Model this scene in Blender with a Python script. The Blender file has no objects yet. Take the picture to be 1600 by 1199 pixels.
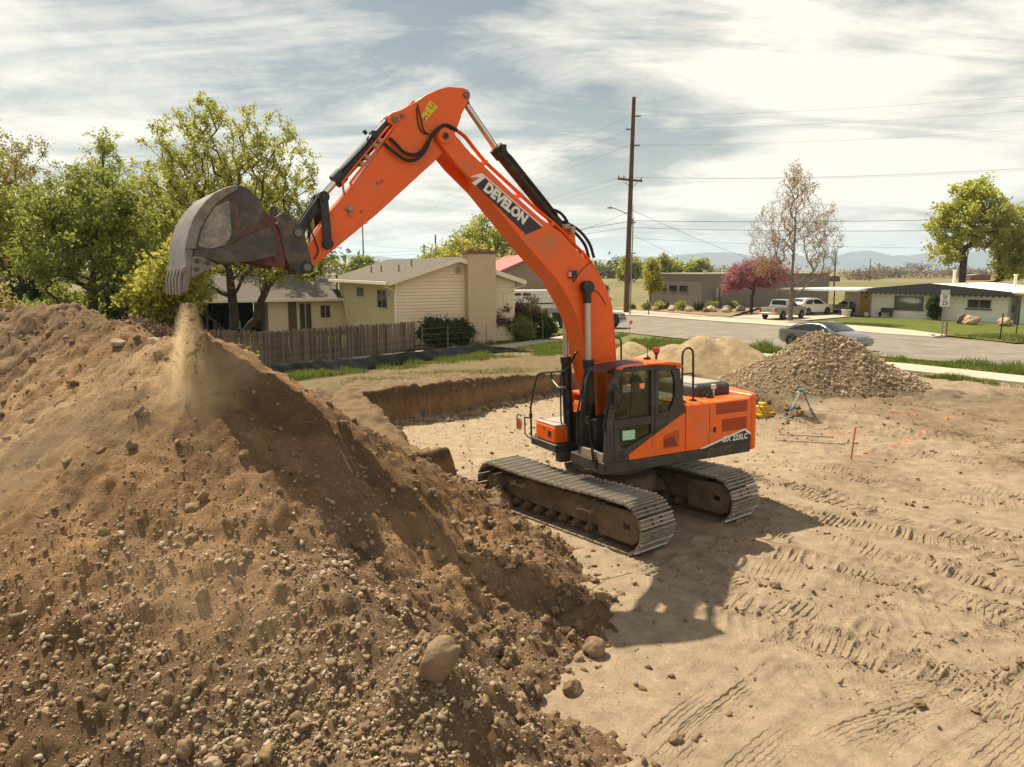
import bpy, math, random
import numpy as np
from mathutils import Vector, Matrix
R = math.radians
S = bpy.context.scene
COL = S.collection
random.seed(7); RNG = np.random.default_rng(7)

# ------------------------------------------------------------------ camera
cam = bpy.data.cameras.new('camera'); camo = bpy.data.objects.new('camera', cam); COL.objects.link(camo)
camo.location = (0, 0, 4.638); camo.rotation_euler = (R(90 - 8.7289), 0, 0)
cam.sensor_width = 36; cam.sensor_fit = 'HORIZONTAL'; cam.lens = 1159.53 / 1600 * 36
cam.clip_start = 0.05; cam.clip_end = 40000
S.camera = camo
# ------------------------------------------------------------------ exposure
S.view_settings.view_transform = 'Standard'; S.view_settings.look = 'None'
S.view_settings.exposure = 0.72; S.view_settings.gamma = 1.0; S.view_settings.use_curve_mapping = False
S.cycles.max_bounces = 8; S.cycles.transparent_max_bounces = 12
S.cycles.volume_bounces = 2; S.cycles.volume_step_rate = 1.5; S.cycles.volume_max_steps = 96
S.cycles.caustics_reflective = False; S.cycles.caustics_refractive = False
S.cycles.use_denoising = True
# ------------------------------------------------------------------ sun
SUN_AZ, SUN_EL = R(133), R(56)          # direction towards the sun, from +X
sl = bpy.data.lights.new('sun', 'SUN'); sl.energy = 5.0; sl.angle = R(0.5); sl.color = (1.0, 0.885, 0.695)
so = bpy.data.objects.new('sun', sl); COL.objects.link(so)
sd = Vector((math.cos(SUN_AZ) * math.cos(SUN_EL), math.sin(SUN_AZ) * math.cos(SUN_EL), math.sin(SUN_EL)))
so.rotation_euler = sd.to_track_quat('Z', 'Y').to_euler(); so.location = (-30, 30, 60)
SKY_OX, SKY_OY = 2.2, 0.9
# ------------------------------------------------------------------ world: Nishita sky under a broken sheet of cirrus
W = bpy.data.worlds.new('World'); S.world = W; W.use_nodes = True
nt = W.node_tree; nt.nodes.clear()
def wn(t, **k):
    n = nt.nodes.new(t)
    for a, b in k.items(): setattr(n, a, b)
    return n
def wl(a, b): nt.links.new(a, b)
def wm(op, a, b=None, c=None):
    n = wn('ShaderNodeMath', operation=op)
    for i, v in enumerate((a, b, c)):
        if v is None: continue
        if isinstance(v, (int, float)): n.inputs[i].default_value = v
        else: wl(v, n.inputs[i])
    return n.outputs[0]
sky = wn('ShaderNodeTexSky', sky_type='NISHITA'); sky.sun_disc = False
sky.sun_elevation = SUN_EL; sky.sun_rotation = math.pi / 2 - SUN_AZ; sky.air_density = 1.0; sky.dust_density = 2.0
tc = wn('ShaderNodeTexCoord'); sep = wn('ShaderNodeSeparateXYZ'); wl(tc.outputs['Generated'], sep.inputs[0])
zz = wm('ADD', wm('MAXIMUM', sep.outputs[2], 0.0), 0.16)
comb = wn('ShaderNodeCombineXYZ'); wl(wm('DIVIDE', sep.outputs[0], zz), comb.inputs[0]); wl(wm('DIVIDE', sep.outputs[1], zz), comb.inputs[1])
def wnoise(scale, rot, sx, sy, detail, rough, dist, off=(0, 0, 0)):
    mp = wn('ShaderNodeMapping'); mp.inputs['Rotation'].default_value = (0, 0, R(rot)); mp.inputs['Scale'].default_value = (sx, sy, 1)
    mp.inputs['Location'].default_value = off
    wl(comb.outputs[0], mp.inputs[0]); n = wn('ShaderNodeTexNoise'); wl(mp.outputs[0], n.inputs['Vector'])
    n.inputs['Scale'].default_value = scale; n.inputs['Detail'].default_value = detail; n.inputs['Roughness'].default_value = rough; n.inputs['Distortion'].default_value = dist
    return n.outputs[0]
big = wnoise(0.62, 20, 1.0, 1.15, 3, .5, .5, (SKY_OX, SKY_OY, 0))
streak = wnoise(0.95, 28, 0.8, 1.7, 9, .66, 1.3, (0.4, 0.2, 0))
fine = wnoise(2.2, 40, 1.0, 1.1, 10, .68, .4)
cov = wm('ADD', wm('ADD', wm('MULTIPLY', big, 1.25), wm('MULTIPLY', streak, .62)), wm('MULTIPLY', fine, .38))
rp = wn('ShaderNodeValToRGB'); rp.color_ramp.elements[0].position = .462; rp.color_ramp.elements[1].position = .578
rp.color_ramp.elements[0].color = (0.10, .10, .10, 1); rp.color_ramp.elements[1].color = (1, 1, 1, 1)
wl(wm('MULTIPLY', cov, .4545), rp.inputs[0])
# the veil is thicker towards the horizon, as the sight line is longer there
hz = wm('POWER', wm('SUBTRACT', 1.0, wm('MINIMUM', wm('MAXIMUM', sep.outputs[2], 0.0), 1.0)), 7.0)
mask = wm('MINIMUM', wm('ADD', rp.outputs[0], wm('MULTIPLY', hz, .55)), .97)
tone = wn('ShaderNodeValToRGB'); tone.color_ramp.elements[0].position = .30; tone.color_ramp.elements[1].position = .50
tone.color_ramp.elements[0].color = (.50, .478, .435, 1); tone.color_ramp.elements[1].color = (.92, .86, .75, 1)
wl(wm('ADD', wm('MULTIPLY', wnoise(.8, 10, 1.0, .7, 6, .6, .7, (5, 2, 0)), .55), wm('MULTIPLY', streak, .45)), tone.inputs[0])
skys = wn('ShaderNodeMixRGB', blend_type='MULTIPLY'); skys.inputs[0].default_value = 1; wl(sky.outputs[0], skys.inputs[1]); skys.inputs[2].default_value = (.045, .049, .045, 1)
mx = wn('ShaderNodeMixRGB'); wl(mask, mx.inputs[0]); wl(skys.outputs[0], mx.inputs[1]); wl(tone.outputs[0], mx.inputs[2])
bg = wn('ShaderNodeBackground'); bg.inputs[1].default_value = 0.74; wl(mx.outputs[0], bg.inputs[0])
wo = wn('ShaderNodeOutputWorld'); wl(bg.outputs[0], wo.inputs[0])

# ------------------------------------------------------------------ helpers: materials
MATS = {}
def M(name, col, rough=.6, metal=0.0, var=0.0, vs=4.0, bump=0.0, bs=40.0, spec=.5, dirt=None, damt=.5, ds=6.0, island=0.0, coat=0.0):
    if name in MATS: return MATS[name]
    m = bpy.data.materials.new(name); m.use_nodes = True; t = m.node_tree; N = t.nodes; L = t.links
    p = N['Principled BSDF']; p.inputs['Roughness'].default_value = rough; p.inputs['Metallic'].default_value = metal
    p.inputs['Specular IOR Level'].default_value = spec; p.inputs['Coat Weight'].default_value = coat
    c = (*col, 1); p.inputs['Base Color'].default_value = c
    tc = N.new('ShaderNodeTexCoord'); out = None
    def noise(s, d=6, r=.6):
        n = N.new('ShaderNodeTexNoise'); n.inputs['Scale'].default_value = s; n.inputs['Detail'].default_value = d; n.inputs['Roughness'].default_value = r
        L.new(tc.outputs['Object'], n.inputs['Vector']); return n
    def mixc(f, a, b):
        n = N.new('ShaderNodeMixRGB')
        for i, v in ((0, f), (1, a), (2, b)):
            if isinstance(v, (tuple, float, int)): n.inputs[i].default_value = v
            else: L.new(v, n.inputs[i])
        return n.outputs[0]
    def ramp(src, a, b):
        n = N.new('ShaderNodeMapRange'); n.inputs[1].default_value = a; n.inputs[2].default_value = b; L.new(src, n.inputs[0]); return n.outputs[0]
    if var:
        n = noise(vs); lo = tuple(v * (1 - var) for v in col) + (1,); hi = tuple(min(1, v * (1 + var)) for v in col) + (1,)
        out = mixc(ramp(n.outputs[0], .3, .7), lo, hi)
    if island:
        g = N.new('ShaderNodeNewGeometry'); h = N.new('ShaderNodeHueSaturation'); L.new(out, h.inputs['Color']) if out else h.inputs['Color'].__setattr__('default_value', c)
        mr = N.new('ShaderNodeMapRange'); mr.inputs[3].default_value = 1 - island; mr.inputs[4].default_value = 1 + island
        L.new(g.outputs['Random Per Island'], mr.inputs[0]); L.new(mr.outputs[0], h.inputs['Value']); out = h.outputs[0]
    if dirt:
        n = noise(ds, 8, .68); out = mixc(ramp(n.outputs[0], .62 - damt * .4, .72), out or c, (*dirt, 1))
        L.new(ramp(n.outputs[0], .35, .65), p.inputs['Roughness']) if False else None
    if out: L.new(out, p.inputs['Base Color'])
    if bump:
        n = noise(bs, 8, .65); b = N.new('ShaderNodeBump'); b.inputs['Strength'].default_value = 1; b.inputs['Distance'].default_value = bump
        L.new(n.outputs[0], b.inputs['Height']); L.new(b.outputs[0], p.inputs['Normal'])
    MATS[name] = m; return m
def glassmat(name, tint, refl=.12, alpha=.8):
    if name in MATS: return MATS[name]
    m = bpy.data.materials.new(name); m.use_nodes = True; t = m.node_tree; N = t.nodes; L = t.links; N.clear()
    o = N.new('ShaderNodeOutputMaterial'); tr = N.new('ShaderNodeBsdfTransparent'); tr.inputs[0].default_value = (*tint, 1)
    gl = N.new('ShaderNodeBsdfGlossy'); gl.inputs['Roughness'].default_value = .03; gl.inputs[0].default_value = (.9, .95, .92, 1)
    lw = N.new('ShaderNodeFresnel'); lw.inputs[0].default_value = 1.5
    ad = N.new('ShaderNodeMath'); ad.operation = 'MULTIPLY_ADD'; ad.inputs[1].default_value = 0.5; ad.inputs[2].default_value = refl; ad.use_clamp = True
    mx = N.new('ShaderNodeMixShader'); L.new(lw.outputs[0], ad.inputs[0]); L.new(ad.outputs[0], mx.inputs[0]); L.new(tr.outputs[0], mx.inputs[1]); L.new(gl.outputs[0], mx.inputs[2]); L.new(mx.outputs[0], o.inputs[0])
    MATS[name] = m; return m
def leafmat(name, a, b, trans=.35):
    if name in MATS: return MATS[name]
    m = bpy.data.materials.new(name); m.use_nodes = True; t = m.node_tree; N = t.nodes; L = t.links; N.clear()
    o = N.new('ShaderNodeOutputMaterial'); g = N.new('ShaderNodeNewGeometry'); r = N.new('ShaderNodeMixRGB')
    r.inputs[1].default_value = (*a, 1); r.inputs[2].default_value = (*b, 1); L.new(g.outputs['Random Per Island'], r.inputs[0])
    d = N.new('ShaderNodeBsdfPrincipled'); d.inputs['Roughness'].default_value = .65; d.inputs['Specular IOR Level'].default_value = .25; L.new(r.outputs[0], d.inputs[0])
    tr = N.new('ShaderNodeBsdfTranslucent'); L.new(r.outputs[0], tr.inputs[0])
    mx = N.new('ShaderNodeMixShader'); mx.inputs[0].default_value = trans; L.new(d.outputs[0], mx.inputs[1]); L.new(tr.outputs[0], mx.inputs[2]); L.new(mx.outputs[0], o.inputs[0])
    MATS[name] = m; return m

# ------------------------------------------------------------------ helpers: meshes
class B:
    """collects shapes; obj() links them as one mesh object"""
    def __init__(s): s.v = []; s.f = []
    def add(s, v, f):
        n = len(s.v); s.v += [tuple(map(float, p)) for p in v]; s.f += [tuple(i + n for i in q) for q in f]; return s
    def box(s, x0, x1, y0, y1, z0, z1, m=None):
        v = [(x, y, z) for x in (x0, x1) for y in (y0, y1) for z in (z0, z1)]
        if m is not None: v = [m @ Vector(p) for p in v]
        return s.add(v, [(0, 1, 3, 2), (4, 6, 7, 5), (0, 4, 5, 1), (2, 3, 7, 6), (0, 2, 6, 4), (1, 5, 7, 3)])
    def prism(s, poly, a, b, ax='y', m=None):
        """polygon given in the plane across axis ax, extruded from a to b"""
        def P(p, t): return {'y': (p[0], t, p[1]), 'z': (p[0], p[1], t), 'x': (t, p[0], p[1])}[ax]
        n = len(poly); v = [P(p, a) for p in poly] + [P(p, b) for p in poly]
        if m is not None: v = [m @ Vector(p) for p in v]
        ar = sum(poly[i][0] * poly[(i + 1) % n][1] - poly[(i + 1) % n][0] * poly[i][1] for i in range(n))
        flip = (ar > 0) != (b > a); flip = flip if ax != 'y' else not flip
        f = [tuple(range(n)), tuple(range(2 * n - 1, n - 1, -1))] + [(i, i + n, (i + 1) % n + n, (i + 1) % n) for i in range(n)]
        if not flip: f = [tuple(reversed(q)) for q in f]
        return s.add(v, f)
    def cyl(s, p, q, r0, r1=None, n=16, caps=True):
        r1 = r0 if r1 is None else r1; p = Vector(p); q = Vector(q); d = (q - p)
        if d.length < 1e-9: return s
        d.normalize(); a = d.orthogonal().normalized(); b = d.cross(a); v = []
        for c, r in ((p, r0), (q, r1)):
            v += [c + (a * math.cos(t) + b * math.sin(t)) * r for t in [2 * math.pi * i / n for i in range(n)]]
        f = [(i, (i + 1) % n, (i + 1) % n + n, i + n) for i in range(n)]
        if caps: f += [tuple(range(n - 1, -1, -1)), tuple(range(n, 2 * n))]
        return s.add(v, f)
    def tube(s, pts, r, n=8, closed=False):
        pts = [Vector(p) for p in pts]; k = len(pts); rr = r if hasattr(r, '__len__') else [r] * k; v = []; a = None
        for i, p in enumerate(pts):
            d = (pts[min(i + 1, k - 1)] - pts[max(i - 1, 0)])
            d = d.normalized() if d.length > 1e-9 else Vector((0, 0, 1))
            a = d.orthogonal() if a is None else a - d * a.dot(d)
            if a.length < 1e-6: a = d.orthogonal()
            a.normalize(); b = d.cross(a)
            v += [p + (a * math.cos(t) + b * math.sin(t)) * rr[i] for t in [2 * math.pi * j / n for j in range(n)]]
        f = [(i * n + j, i * n + (j + 1) % n, (i + 1) * n + (j + 1) % n, (i + 1) * n + j) for i in range(k - 1) for j in range(n)]
        f += [tuple(range(n - 1, -1, -1)), tuple(range((k - 1) * n, k * n))]
        return s.add(v, f)
    def lathe(s, prof, m=None, n=20):
        """profile of (r, z) turned round z"""
        k = len(prof); v = [(r * math.cos(2 * math.pi * j / n), r * math.sin(2 * math.pi * j / n), z) for r, z in prof for j in range(n)]
        if m is not None: v = [m @ Vector(p) for p in v]
        f = [(i * n + j, i * n + (j + 1) % n, (i + 1) * n + (j + 1) % n, (i + 1) * n + j) for i in range(k - 1) for j in range(n)]
        f += [tuple(range(n - 1, -1, -1)), tuple(range((k - 1) * n, k * n))]
        return s.add(v, f)
def meshof(name, v, f, mat, smooth=40):
    me = bpy.data.meshes.new(name); me.from_pydata([tuple(p) for p in v], [], f); me.materials.append(mat)
    if smooth:
        me.polygons.foreach_set('use_smooth', [True] * len(me.polygons)); me.set_sharp_from_angle(angle=R(smooth))
    me.update(); return me
def link(name, me, parent=None):
    o = bpy.data.objects.new(name, me); COL.objects.link(o)
    if parent is not None: o.parent = parent
    return o
def tag(o, label=None, cat=None, group=None, kind=None):
    for k, v in (('label', label), ('category', cat), ('group', group), ('kind', kind)):
        if v: o[k] = v
    return o
def obj(name, b, mat, parent=None, bevel=0, smooth=40, seg=2, m=None):
    o = link(name, meshof(name, b.v, b.f, mat, smooth), parent)
    if bevel:
        md = o.modifiers.new('bevel', 'BEVEL'); md.width = bevel; md.segments = seg; md.limit_method = 'ANGLE'; md.angle_limit = R(35); md.harden_normals = False
    if m is not None: o.matrix_local = m
    return o
def empty(name, loc=(0, 0, 0), rz=0, parent=None):
    o = bpy.data.objects.new(name, None); COL.objects.link(o); o.location = loc; o.rotation_euler = (0, 0, rz); o.empty_display_size = .2
    if parent is not None: o.parent = parent
    return o
def clone(o, parent=None):
    c = o.copy(); COL.objects.link(c)
    if parent is not None: c.parent = parent
    for ch in list(o.children): clone(ch, c)
    return c
def npmesh(name, v, f, mat, smooth=True):
    """numpy verts (n,3) and faces (m,k) with one k"""
    me = bpy.data.meshes.new(name); v = np.ascontiguousarray(v, dtype=np.float32); f = np.ascontiguousarray(f, dtype=np.int32); k = f.shape[1]
    me.vertices.add(len(v)); me.vertices.foreach_set('co', v.ravel()); me.loops.add(f.size); me.loops.foreach_set('vertex_index', f.ravel())
    me.polygons.add(len(f)); me.polygons.foreach_set('loop_start', np.arange(0, f.size, k, dtype=np.int32))
    me.polygons.foreach_set('use_smooth', np.full(len(f), smooth)); me.materials.append(mat); me.update(calc_edges=True); return me
def text_mesh(txt, h, shear=0.0, bold=.0, extrude=.003, space=1.0):
    cu = bpy.data.curves.new('text', 'FONT'); cu.body = txt; cu.size = h / .72; cu.shear = shear; cu.offset = bold; cu.extrude = extrude; cu.resolution_u = 3; cu.space_character = space
    o = bpy.data.objects.new('text', cu); COL.objects.link(o); bpy.context.view_layer.update()
    me = bpy.data.meshes.new_from_object(o.evaluated_get(bpy.context.evaluated_depsgraph_get())); bpy.data.objects.remove(o); return me

# ------------------------------------------------------------------ helpers: noise and heights
_T = np.random.default_rng(3).random(65536)
def vn(x, y, f, seed=0):
    x = x * f + seed * 17.3; y = y * f + seed * 5.7; ix = np.floor(x).astype(np.int64); iy = np.floor(y).astype(np.int64); u = x - ix; v = y - iy
    u = u * u * (3 - 2 * u); v = v * v * (3 - 2 * v)
    def h(a, b): return _T[((a * 73856093) ^ (b * 19349663) ^ (seed * 83492791)) & 65535]
    return ((h(ix, iy) * (1 - u) + h(ix + 1, iy) * u) * (1 - v) + (h(ix, iy + 1) * (1 - u) + h(ix + 1, iy + 1) * u) * v) * 2 - 1
def fbm(x, y, f, o=4, g=.5, seed=0):
    s = 0; a = 1; 
    for i in range(o): s = s + a * vn(x, y, f * 2 ** i, seed + i); a *= g
    return s
def sst(a, b, x):
    t = np.clip((x - a) / (b - a), 0, 1); return t * t * (3 - 2 * t)
TX, TY = 1.935, 13.97
PIT = np.array([(-4.2, 21.4), (-2, 23), (1.7, 27.6), (4.5, 29.2), (7, 28.2), (8.0, 24.8), (9.0, 22.4), (10.5, 20.5), (14, 19), (60, 17), (60, -60), (-60, -60), (-60, 12), (-3, 13.5), (-1.2, 15.5), (-2.2, 17.2)])
def sdpoly(x, y, P):
    n = len(P); d = np.full(x.shape, 1e18); ins = np.zeros(x.shape, bool)
    for i in range(n):
        a = P[i]; b = P[(i + 1) % n]; e = b - a
        t = np.clip(((x - a[0]) * e[0] + (y - a[1]) * e[1]) / (e @ e), 0, 1)
        d = np.minimum(d, (x - a[0] - t * e[0]) ** 2 + (y - a[1] - t * e[1]) ** 2)
        ins ^= ((a[1] > y) != (b[1] > y)) & (x < a[0] + (y - a[1]) / ((b[1] - a[1]) or 1e-9) * e[0])
    return np.where(ins, -1, 1) * np.sqrt(d)
def hbase(x, y, sdn=0):
    L = np.interp(y, [0, 24, 31, 44, 60, 3000], [1.05, 1.08, .45, 0, 0, 0])
    Rr = np.interp(y, [0, 14, 20, 26, 32, 40, 52, 62, 3000], [0, 0, .22, .5, .5, .38, .1, 0, 0])
    up = L + (Rr - L) * sst(4.5, 9, x)
    sdv = sdpoly(x, y, PIT) + sdn; w = sst(-.06, .24, sdv); up = up * (1 - .45 * np.exp(-(np.hypot(x + 2.0, y - 17.0) / 1.6) ** 2)); fl = Rr * sst(8.6, 11.5, x); up = np.maximum(up, fl)
    r = np.hypot(x - TX, y - TY); k = 1 - sst(3.2, 7, r)
    return fl + (up - fl) * w + k * (.0217 * (x - TX) - .0133 * (y - TY)), w, sdv
def gz(x, y): return float(hbase(np.array([float(x)]), np.array([float(y)]))[0][0])
def segd(x, y, a, b):
    ex, ey = b[0] - a[0], b[1] - a[1]; t = np.clip(((x - a[0]) * ex + (y - a[1]) * ey) / (ex * ex + ey * ey), 0, 1)
    return np.hypot(x - a[0] - t * ex, y - a[1] - t * ey), t
def polyd(x, y, P):
    """distance to a polyline, signed side and length along it"""
    D = np.full(x.shape, 1e9); A = np.zeros(x.shape); Sg = np.zeros(x.shape); l = 0
    for a, b in zip(P[:-1], P[1:]):
        d, t = segd(x, y, a, b); n = math.hypot(b[0] - a[0], b[1] - a[1]); sg = np.sign((b[0] - a[0]) * (y - a[1]) - (b[1] - a[1]) * (x - a[0]))
        k = d < D; D = np.where(k, d, D); A = np.where(k, l + t * n, A); Sg = np.where(k, sg, Sg); l += n
    return D, Sg, A
def smoothline(P, n=6):
    P = [np.array(p, float) for p in P]; P = [2 * P[0] - P[1]] + P + [2 * P[-1] - P[-2]]; out = []
    for i in range(1, len(P) - 2):
        for k in range(n):
            t = k / n; a, b, c, d = P[i - 1:i + 3]
            out.append(tuple(.5 * (2 * b + (c - a) * t + (2 * a - 5 * b + 4 * c - d) * t * t + (3 * b - a - 3 * c + d) * t ** 3)))
    out.append(tuple(P[-2])); return out
# ------------------------------------------------------------------ soil materials
def soilmat(name, speck=.25, bump=.02, bs=18.0):
    """soil colour comes from the 'soil' attribute (kind of earth, plus shade painted into the track marks), broken up by grain, pebbles and damp patches"""
    m = bpy.data.materials.new(name); m.use_nodes = True; t = m.node_tree; N = t.nodes; L = t.links; p = N['Principled BSDF']
    p.inputs['Roughness'].default_value = .95; p.inputs['Specular IOR Level'].default_value = .12
    at = N.new('ShaderNodeAttribute'); at.attribute_name = 'soil'; tc = N.new('ShaderNodeTexCoord')
    def noise(s, d, r):
        n = N.new('ShaderNodeTexNoise'); n.inputs['Scale'].default_value = s; n.inputs['Detail'].default_value = d; n.inputs['Roughness'].default_value = r; L.new(tc.outputs['Object'], n.inputs['Vector']); return n.outputs[0]
    def rng(a, lo, hi, o0, o1):
        n = N.new('ShaderNodeMapRange'); L.new(a, n.inputs[0])
        for i, v in enumerate((lo, hi, o0, o1)): n.inputs[i + 1].default_value = v
        return n.outputs[0]
    def mul(a, b):
        n = N.new('ShaderNodeMixRGB'); n.blend_type = 'MULTIPLY'; n.inputs[0].default_value = 1; L.new(a, n.inputs[1]); L.new(b, n.inputs[2]); return n.outputs[0]
    c = mul(at.outputs['Color'], rng(noise(3.0, 8, .7), .3, .7, .72, 1.26))
    c = mul(c, rng(noise(45, 4, .7), .3, .7, .78, 1.2))
    vo = N.new('ShaderNodeTexVoronoi'); vo.inputs['Scale'].default_value = 26; L.new(tc.outputs['Object'], vo.inputs['Vector'])
    ck = N.new('ShaderNodeMath'); ck.operation = 'GREATER_THAN'; ck.inputs[1].default_value = 1 - speck; sp = N.new('ShaderNodeSeparateColor'); L.new(vo.outputs['Color'], sp.inputs[0]); L.new(sp.outputs[0], ck.inputs[0])
    cd = N.new('ShaderNodeMath'); cd.operation = 'LESS_THAN'; cd.inputs[1].default_value = .32; L.new(vo.outputs['Distance'], cd.inputs[0])
    pm = N.new('ShaderNodeMath'); pm.operation = 'MULTIPLY'; L.new(ck.outputs[0], pm.inputs[0]); L.new(cd.outputs[0], pm.inputs[1])
    hs = N.new('ShaderNodeHueSaturation'); hs.inputs['Saturation'].default_value = .8; L.new(c, hs.inputs['Color']); L.new(rng(sp.outputs[1], 0, 1, .75, 1.55), hs.inputs['Value'])
    mx = N.new('ShaderNodeMixRGB'); L.new(pm.outputs[0], mx.inputs[0]); L.new(c, mx.inputs[1]); L.new(hs.outputs[0], mx.inputs[2]); L.new(mx.outputs[0], p.inputs['Base Color'])
    ad = N.new('ShaderNodeMath'); ad.operation = 'MULTIPLY_ADD'; L.new(pm.outputs[0], ad.inputs[0]); ad.inputs[1].default_value = .25; L.new(noise(bs, 10, .72), ad.inputs[2])
    b = N.new('ShaderNodeBump'); b.inputs['Distance'].default_value = bump; b.inputs['Strength'].default_value = 1; L.new(ad.outputs[0], b.inputs['Height']); L.new(b.outputs[0], p.inputs['Normal'])
    MATS[name] = m; return m
GROUND_M = soilmat('soil_ground', .10, .022, 14); MOUND_M = soilmat('soil_mound', .3, .05, 16)
FAR_M = soilmat('soil_far', .1, .05, 4)
def setsoil(me, col):
    a = me.color_attributes.new('soil', 'FLOAT_COLOR', 'POINT'); c = np.ones((len(col), 4), np.float32); c[:, :3] = col; a.data.foreach_set('color', c.ravel())
def gridmesh(name, xs, ys, hfun, mat, keep=None):
    X, Y = np.meshgrid(xs, ys); Z, C = hfun(X, Y); nx, ny = len(xs), len(ys)
    i = np.arange(nx * ny).reshape(ny, nx); f = np.stack([i[:-1, :-1], i[:-1, 1:], i[1:, 1:], i[1:, :-1]], -1).reshape(-1, 4)
    v = np.stack([X, Y, Z], -1).reshape(-1, 3); c = C.reshape(-1, 3)
    if keep is not None:
        k = keep(X, Y, Z).reshape(-1); f = f[k[f].any(1)]
        u = np.zeros(len(v), bool); u[f.ravel()] = True; mp = np.cumsum(u) - 1; f = mp[f]; v = v[u]; c = c[u]
    me = npmesh(name, v, f, mat); setsoil(me, c); return me
def lerp3(a, b, t): return np.asarray(a) + (np.asarray(b) - np.asarray(a)) * t[..., None]
TAN = (.282, .216, .146); GRAV = (.315, .245, .162); DARK = (.165, .112, .066); TOPS = (.10, .068, .042); CLAY = (.20, .12, .06); GRASSY = (.16, .16, .06)

BANDS = [([(2.66, 11.29), (3.26, 10.22), (4.24, 9.23), (5.14, 8.56), (5.83, 7.84), (6.22, 7.4), (7.5, 6.2)], .34, 1.0),
         ([(4.05, 13.28), (4.99, 12.28), (5.82, 11.7), (6.74, 10.91), (7.45, 10.22), (7.99, 9.7), (9.5, 8.4)], .36, 1.0),
         ([(5.2, 16.4), (6.01, 15.31), (7.0, 14.22), (8.01, 13.1), (8.76, 12.13), (9.6, 11)], .34, .8),
         ([(4.2, 9.4), (4.89, 10.11), (6.14, 11.29), (7.49, 11.84), (8.8, 11.9)], .34, .55),
         ([(3.0, 11.3), (3.92, 10.79), (5.07, 10.11), (6.34, 9.6), (7.6, 8.6)], .34, .6),
         ([(4.2, 8.6), (4.63, 8.05), (5.1, 7.28), (5.6, 6.8), (6.2, 6.0)], .3, .5),
         ([(12.3, 24.2), (13.46, 22.86), (13.9, 21.4), (14.2, 19.8), (14.3, 17.0)], .34, .8),
         ([(10.4, 23.2), (11.5, 21.86), (12.1, 20.4), (12.3, 18.8), (12.0, 16.0)], .34, .6),
         ([(2.6, 9.2), (3.6, 8.9), (4.6, 8.2), (5.4, 7.2), (5.8, 6.0)], .32, .8), ([(3.4, 11.9), (4.4, 11.4), (5.6, 10.6), (6.6, 9.4), (7.2, 8.0)], .32, .9), ([(4.6, 14.4), (5.6, 13.4), (6.9, 12.4), (8.4, 11.6), (10, 11)], .34, .9), ([(6.0, 14.9), (6.9, 13.6), (7.6, 12.2), (8.0, 10.6), (8.0, 9.0)], .32, .8), ([(7.0, 16.6), (8.4, 15.2), (9.8, 14.2), (11.4, 13.6)], .34, .8), ([(5.0, 9.4), (6.0, 9.2), (7.2, 9.4), (8.6, 9.9)], .32, .7), ([(9.2, 21.4), (10.6, 20.0), (12.2, 19.2), (14.4, 18.6)], .34, .8), ([(3.2, 7.8), (4.4, 7.9), (5.6, 8.4), (7.0, 9.2)], .30, .5), ([(1.9, 11.6), (2.5, 10.6), (3.2, 9.8), (4.2, 9.3), (5.4, 9.2)], .32, .7),
         ([(6.5, 17.5), (8.0, 16.6), (9.8, 15.3), (11.5, 13.4)], .34, .5), ([(7.6, 19.9), (9.5, 18.6), (11.6, 16.6)], .34, .5)]
TIRES = [[(1.9, 5.4), (3.1, 6.7), (4.6, 7.4), (6.0, 7.9)], [(2.9, 5.5), (4.4, 6.6), (6.2, 7.6)], [(1.0, 5.9), (1.9, 6.9), (3.3, 8.3)], [(.6, 5.4), (1.55, 6.84), (2.88, 8.19), (3.9, 9.1)], [(1.3, 5.4), (2.51, 6.64), (3.78, 7.65), (4.83, 8.4)], [(2.3, 5.6), (3.74, 6.84), (4.84, 7.52), (6.7, 8.64)], [(3.5, 5.6), (5.15, 6.84), (6.5, 7.7)]]
def tracks(x, y):
    h = np.zeros(x.shape); dk = np.zeros(x.shape)
    for P, hw, amp in BANDS:
        P = smoothline(P, 4); k = (x > min(p[0] for p in P) - 1) & (x < max(p[0] for p in P) + 1) & (y > min(p[1] for p in P) - 1) & (y < max(p[1] for p in P) + 1)
        if not k.any(): continue
        D, sg, a = polyd(x[k], y[k], P); D = D + .05 * vn(x[k], y[k], 3., 8); ins = 1 - sst(hw - .05, hw + .03, D)
        wear = np.clip(.72 + .9 * vn(x[k], y[k], 1.3, 5 + int(hw * 1000 + P[0][0] * 10) % 50), 0, 1) * amp
        ph = (a / .19 + .06 * vn(x[k], y[k], 6, 2)) % 1; cle = np.where(ph < .34, sst(0, .16, ph) * (1 - sst(.20, .34, ph)), 0) * np.clip(.55 + .9 * vn(x[k], y[k], 5., 14), 0, 1.2)
        ph2 = (a / .063) % 1
        berm = np.exp(-((D - hw - .05) / .06) ** 2) * (.6 + .6 * np.abs(vn(x[k], y[k], 7, 3)))
        h[k] += wear * (ins * (-.022 + .066 * cle + .008 * np.sin(ph2 * 6.283)) + .05 * berm); dk[k] = np.maximum(dk[k], wear * (.45 * berm + ins * .30 * np.where((ph > .3) & (ph < .62), 1, 0)))  # dk paints shadow into the soil colour beside cleats and along berms
    for P in TIRES:
        P = smoothline(P, 5); D, sg, a = polyd(x, y, P); s = D * sg
        for off in (-.16, -.09, -.02, .05, .12):
            g = np.exp(-((s - off) / .014) ** 2) * (D < .4); z = np.where((a / .09) % 1 < .75, 1, .2); h -= .018 * g * z * np.clip(.7 + vn(x, y, 1.3, 6), 0, 1)
        h += .016 * np.exp(-((D - .2) / .035) ** 2) * np.clip(.5 + vn(x, y, 4, 7), 0, 1)
    return h, dk
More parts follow.
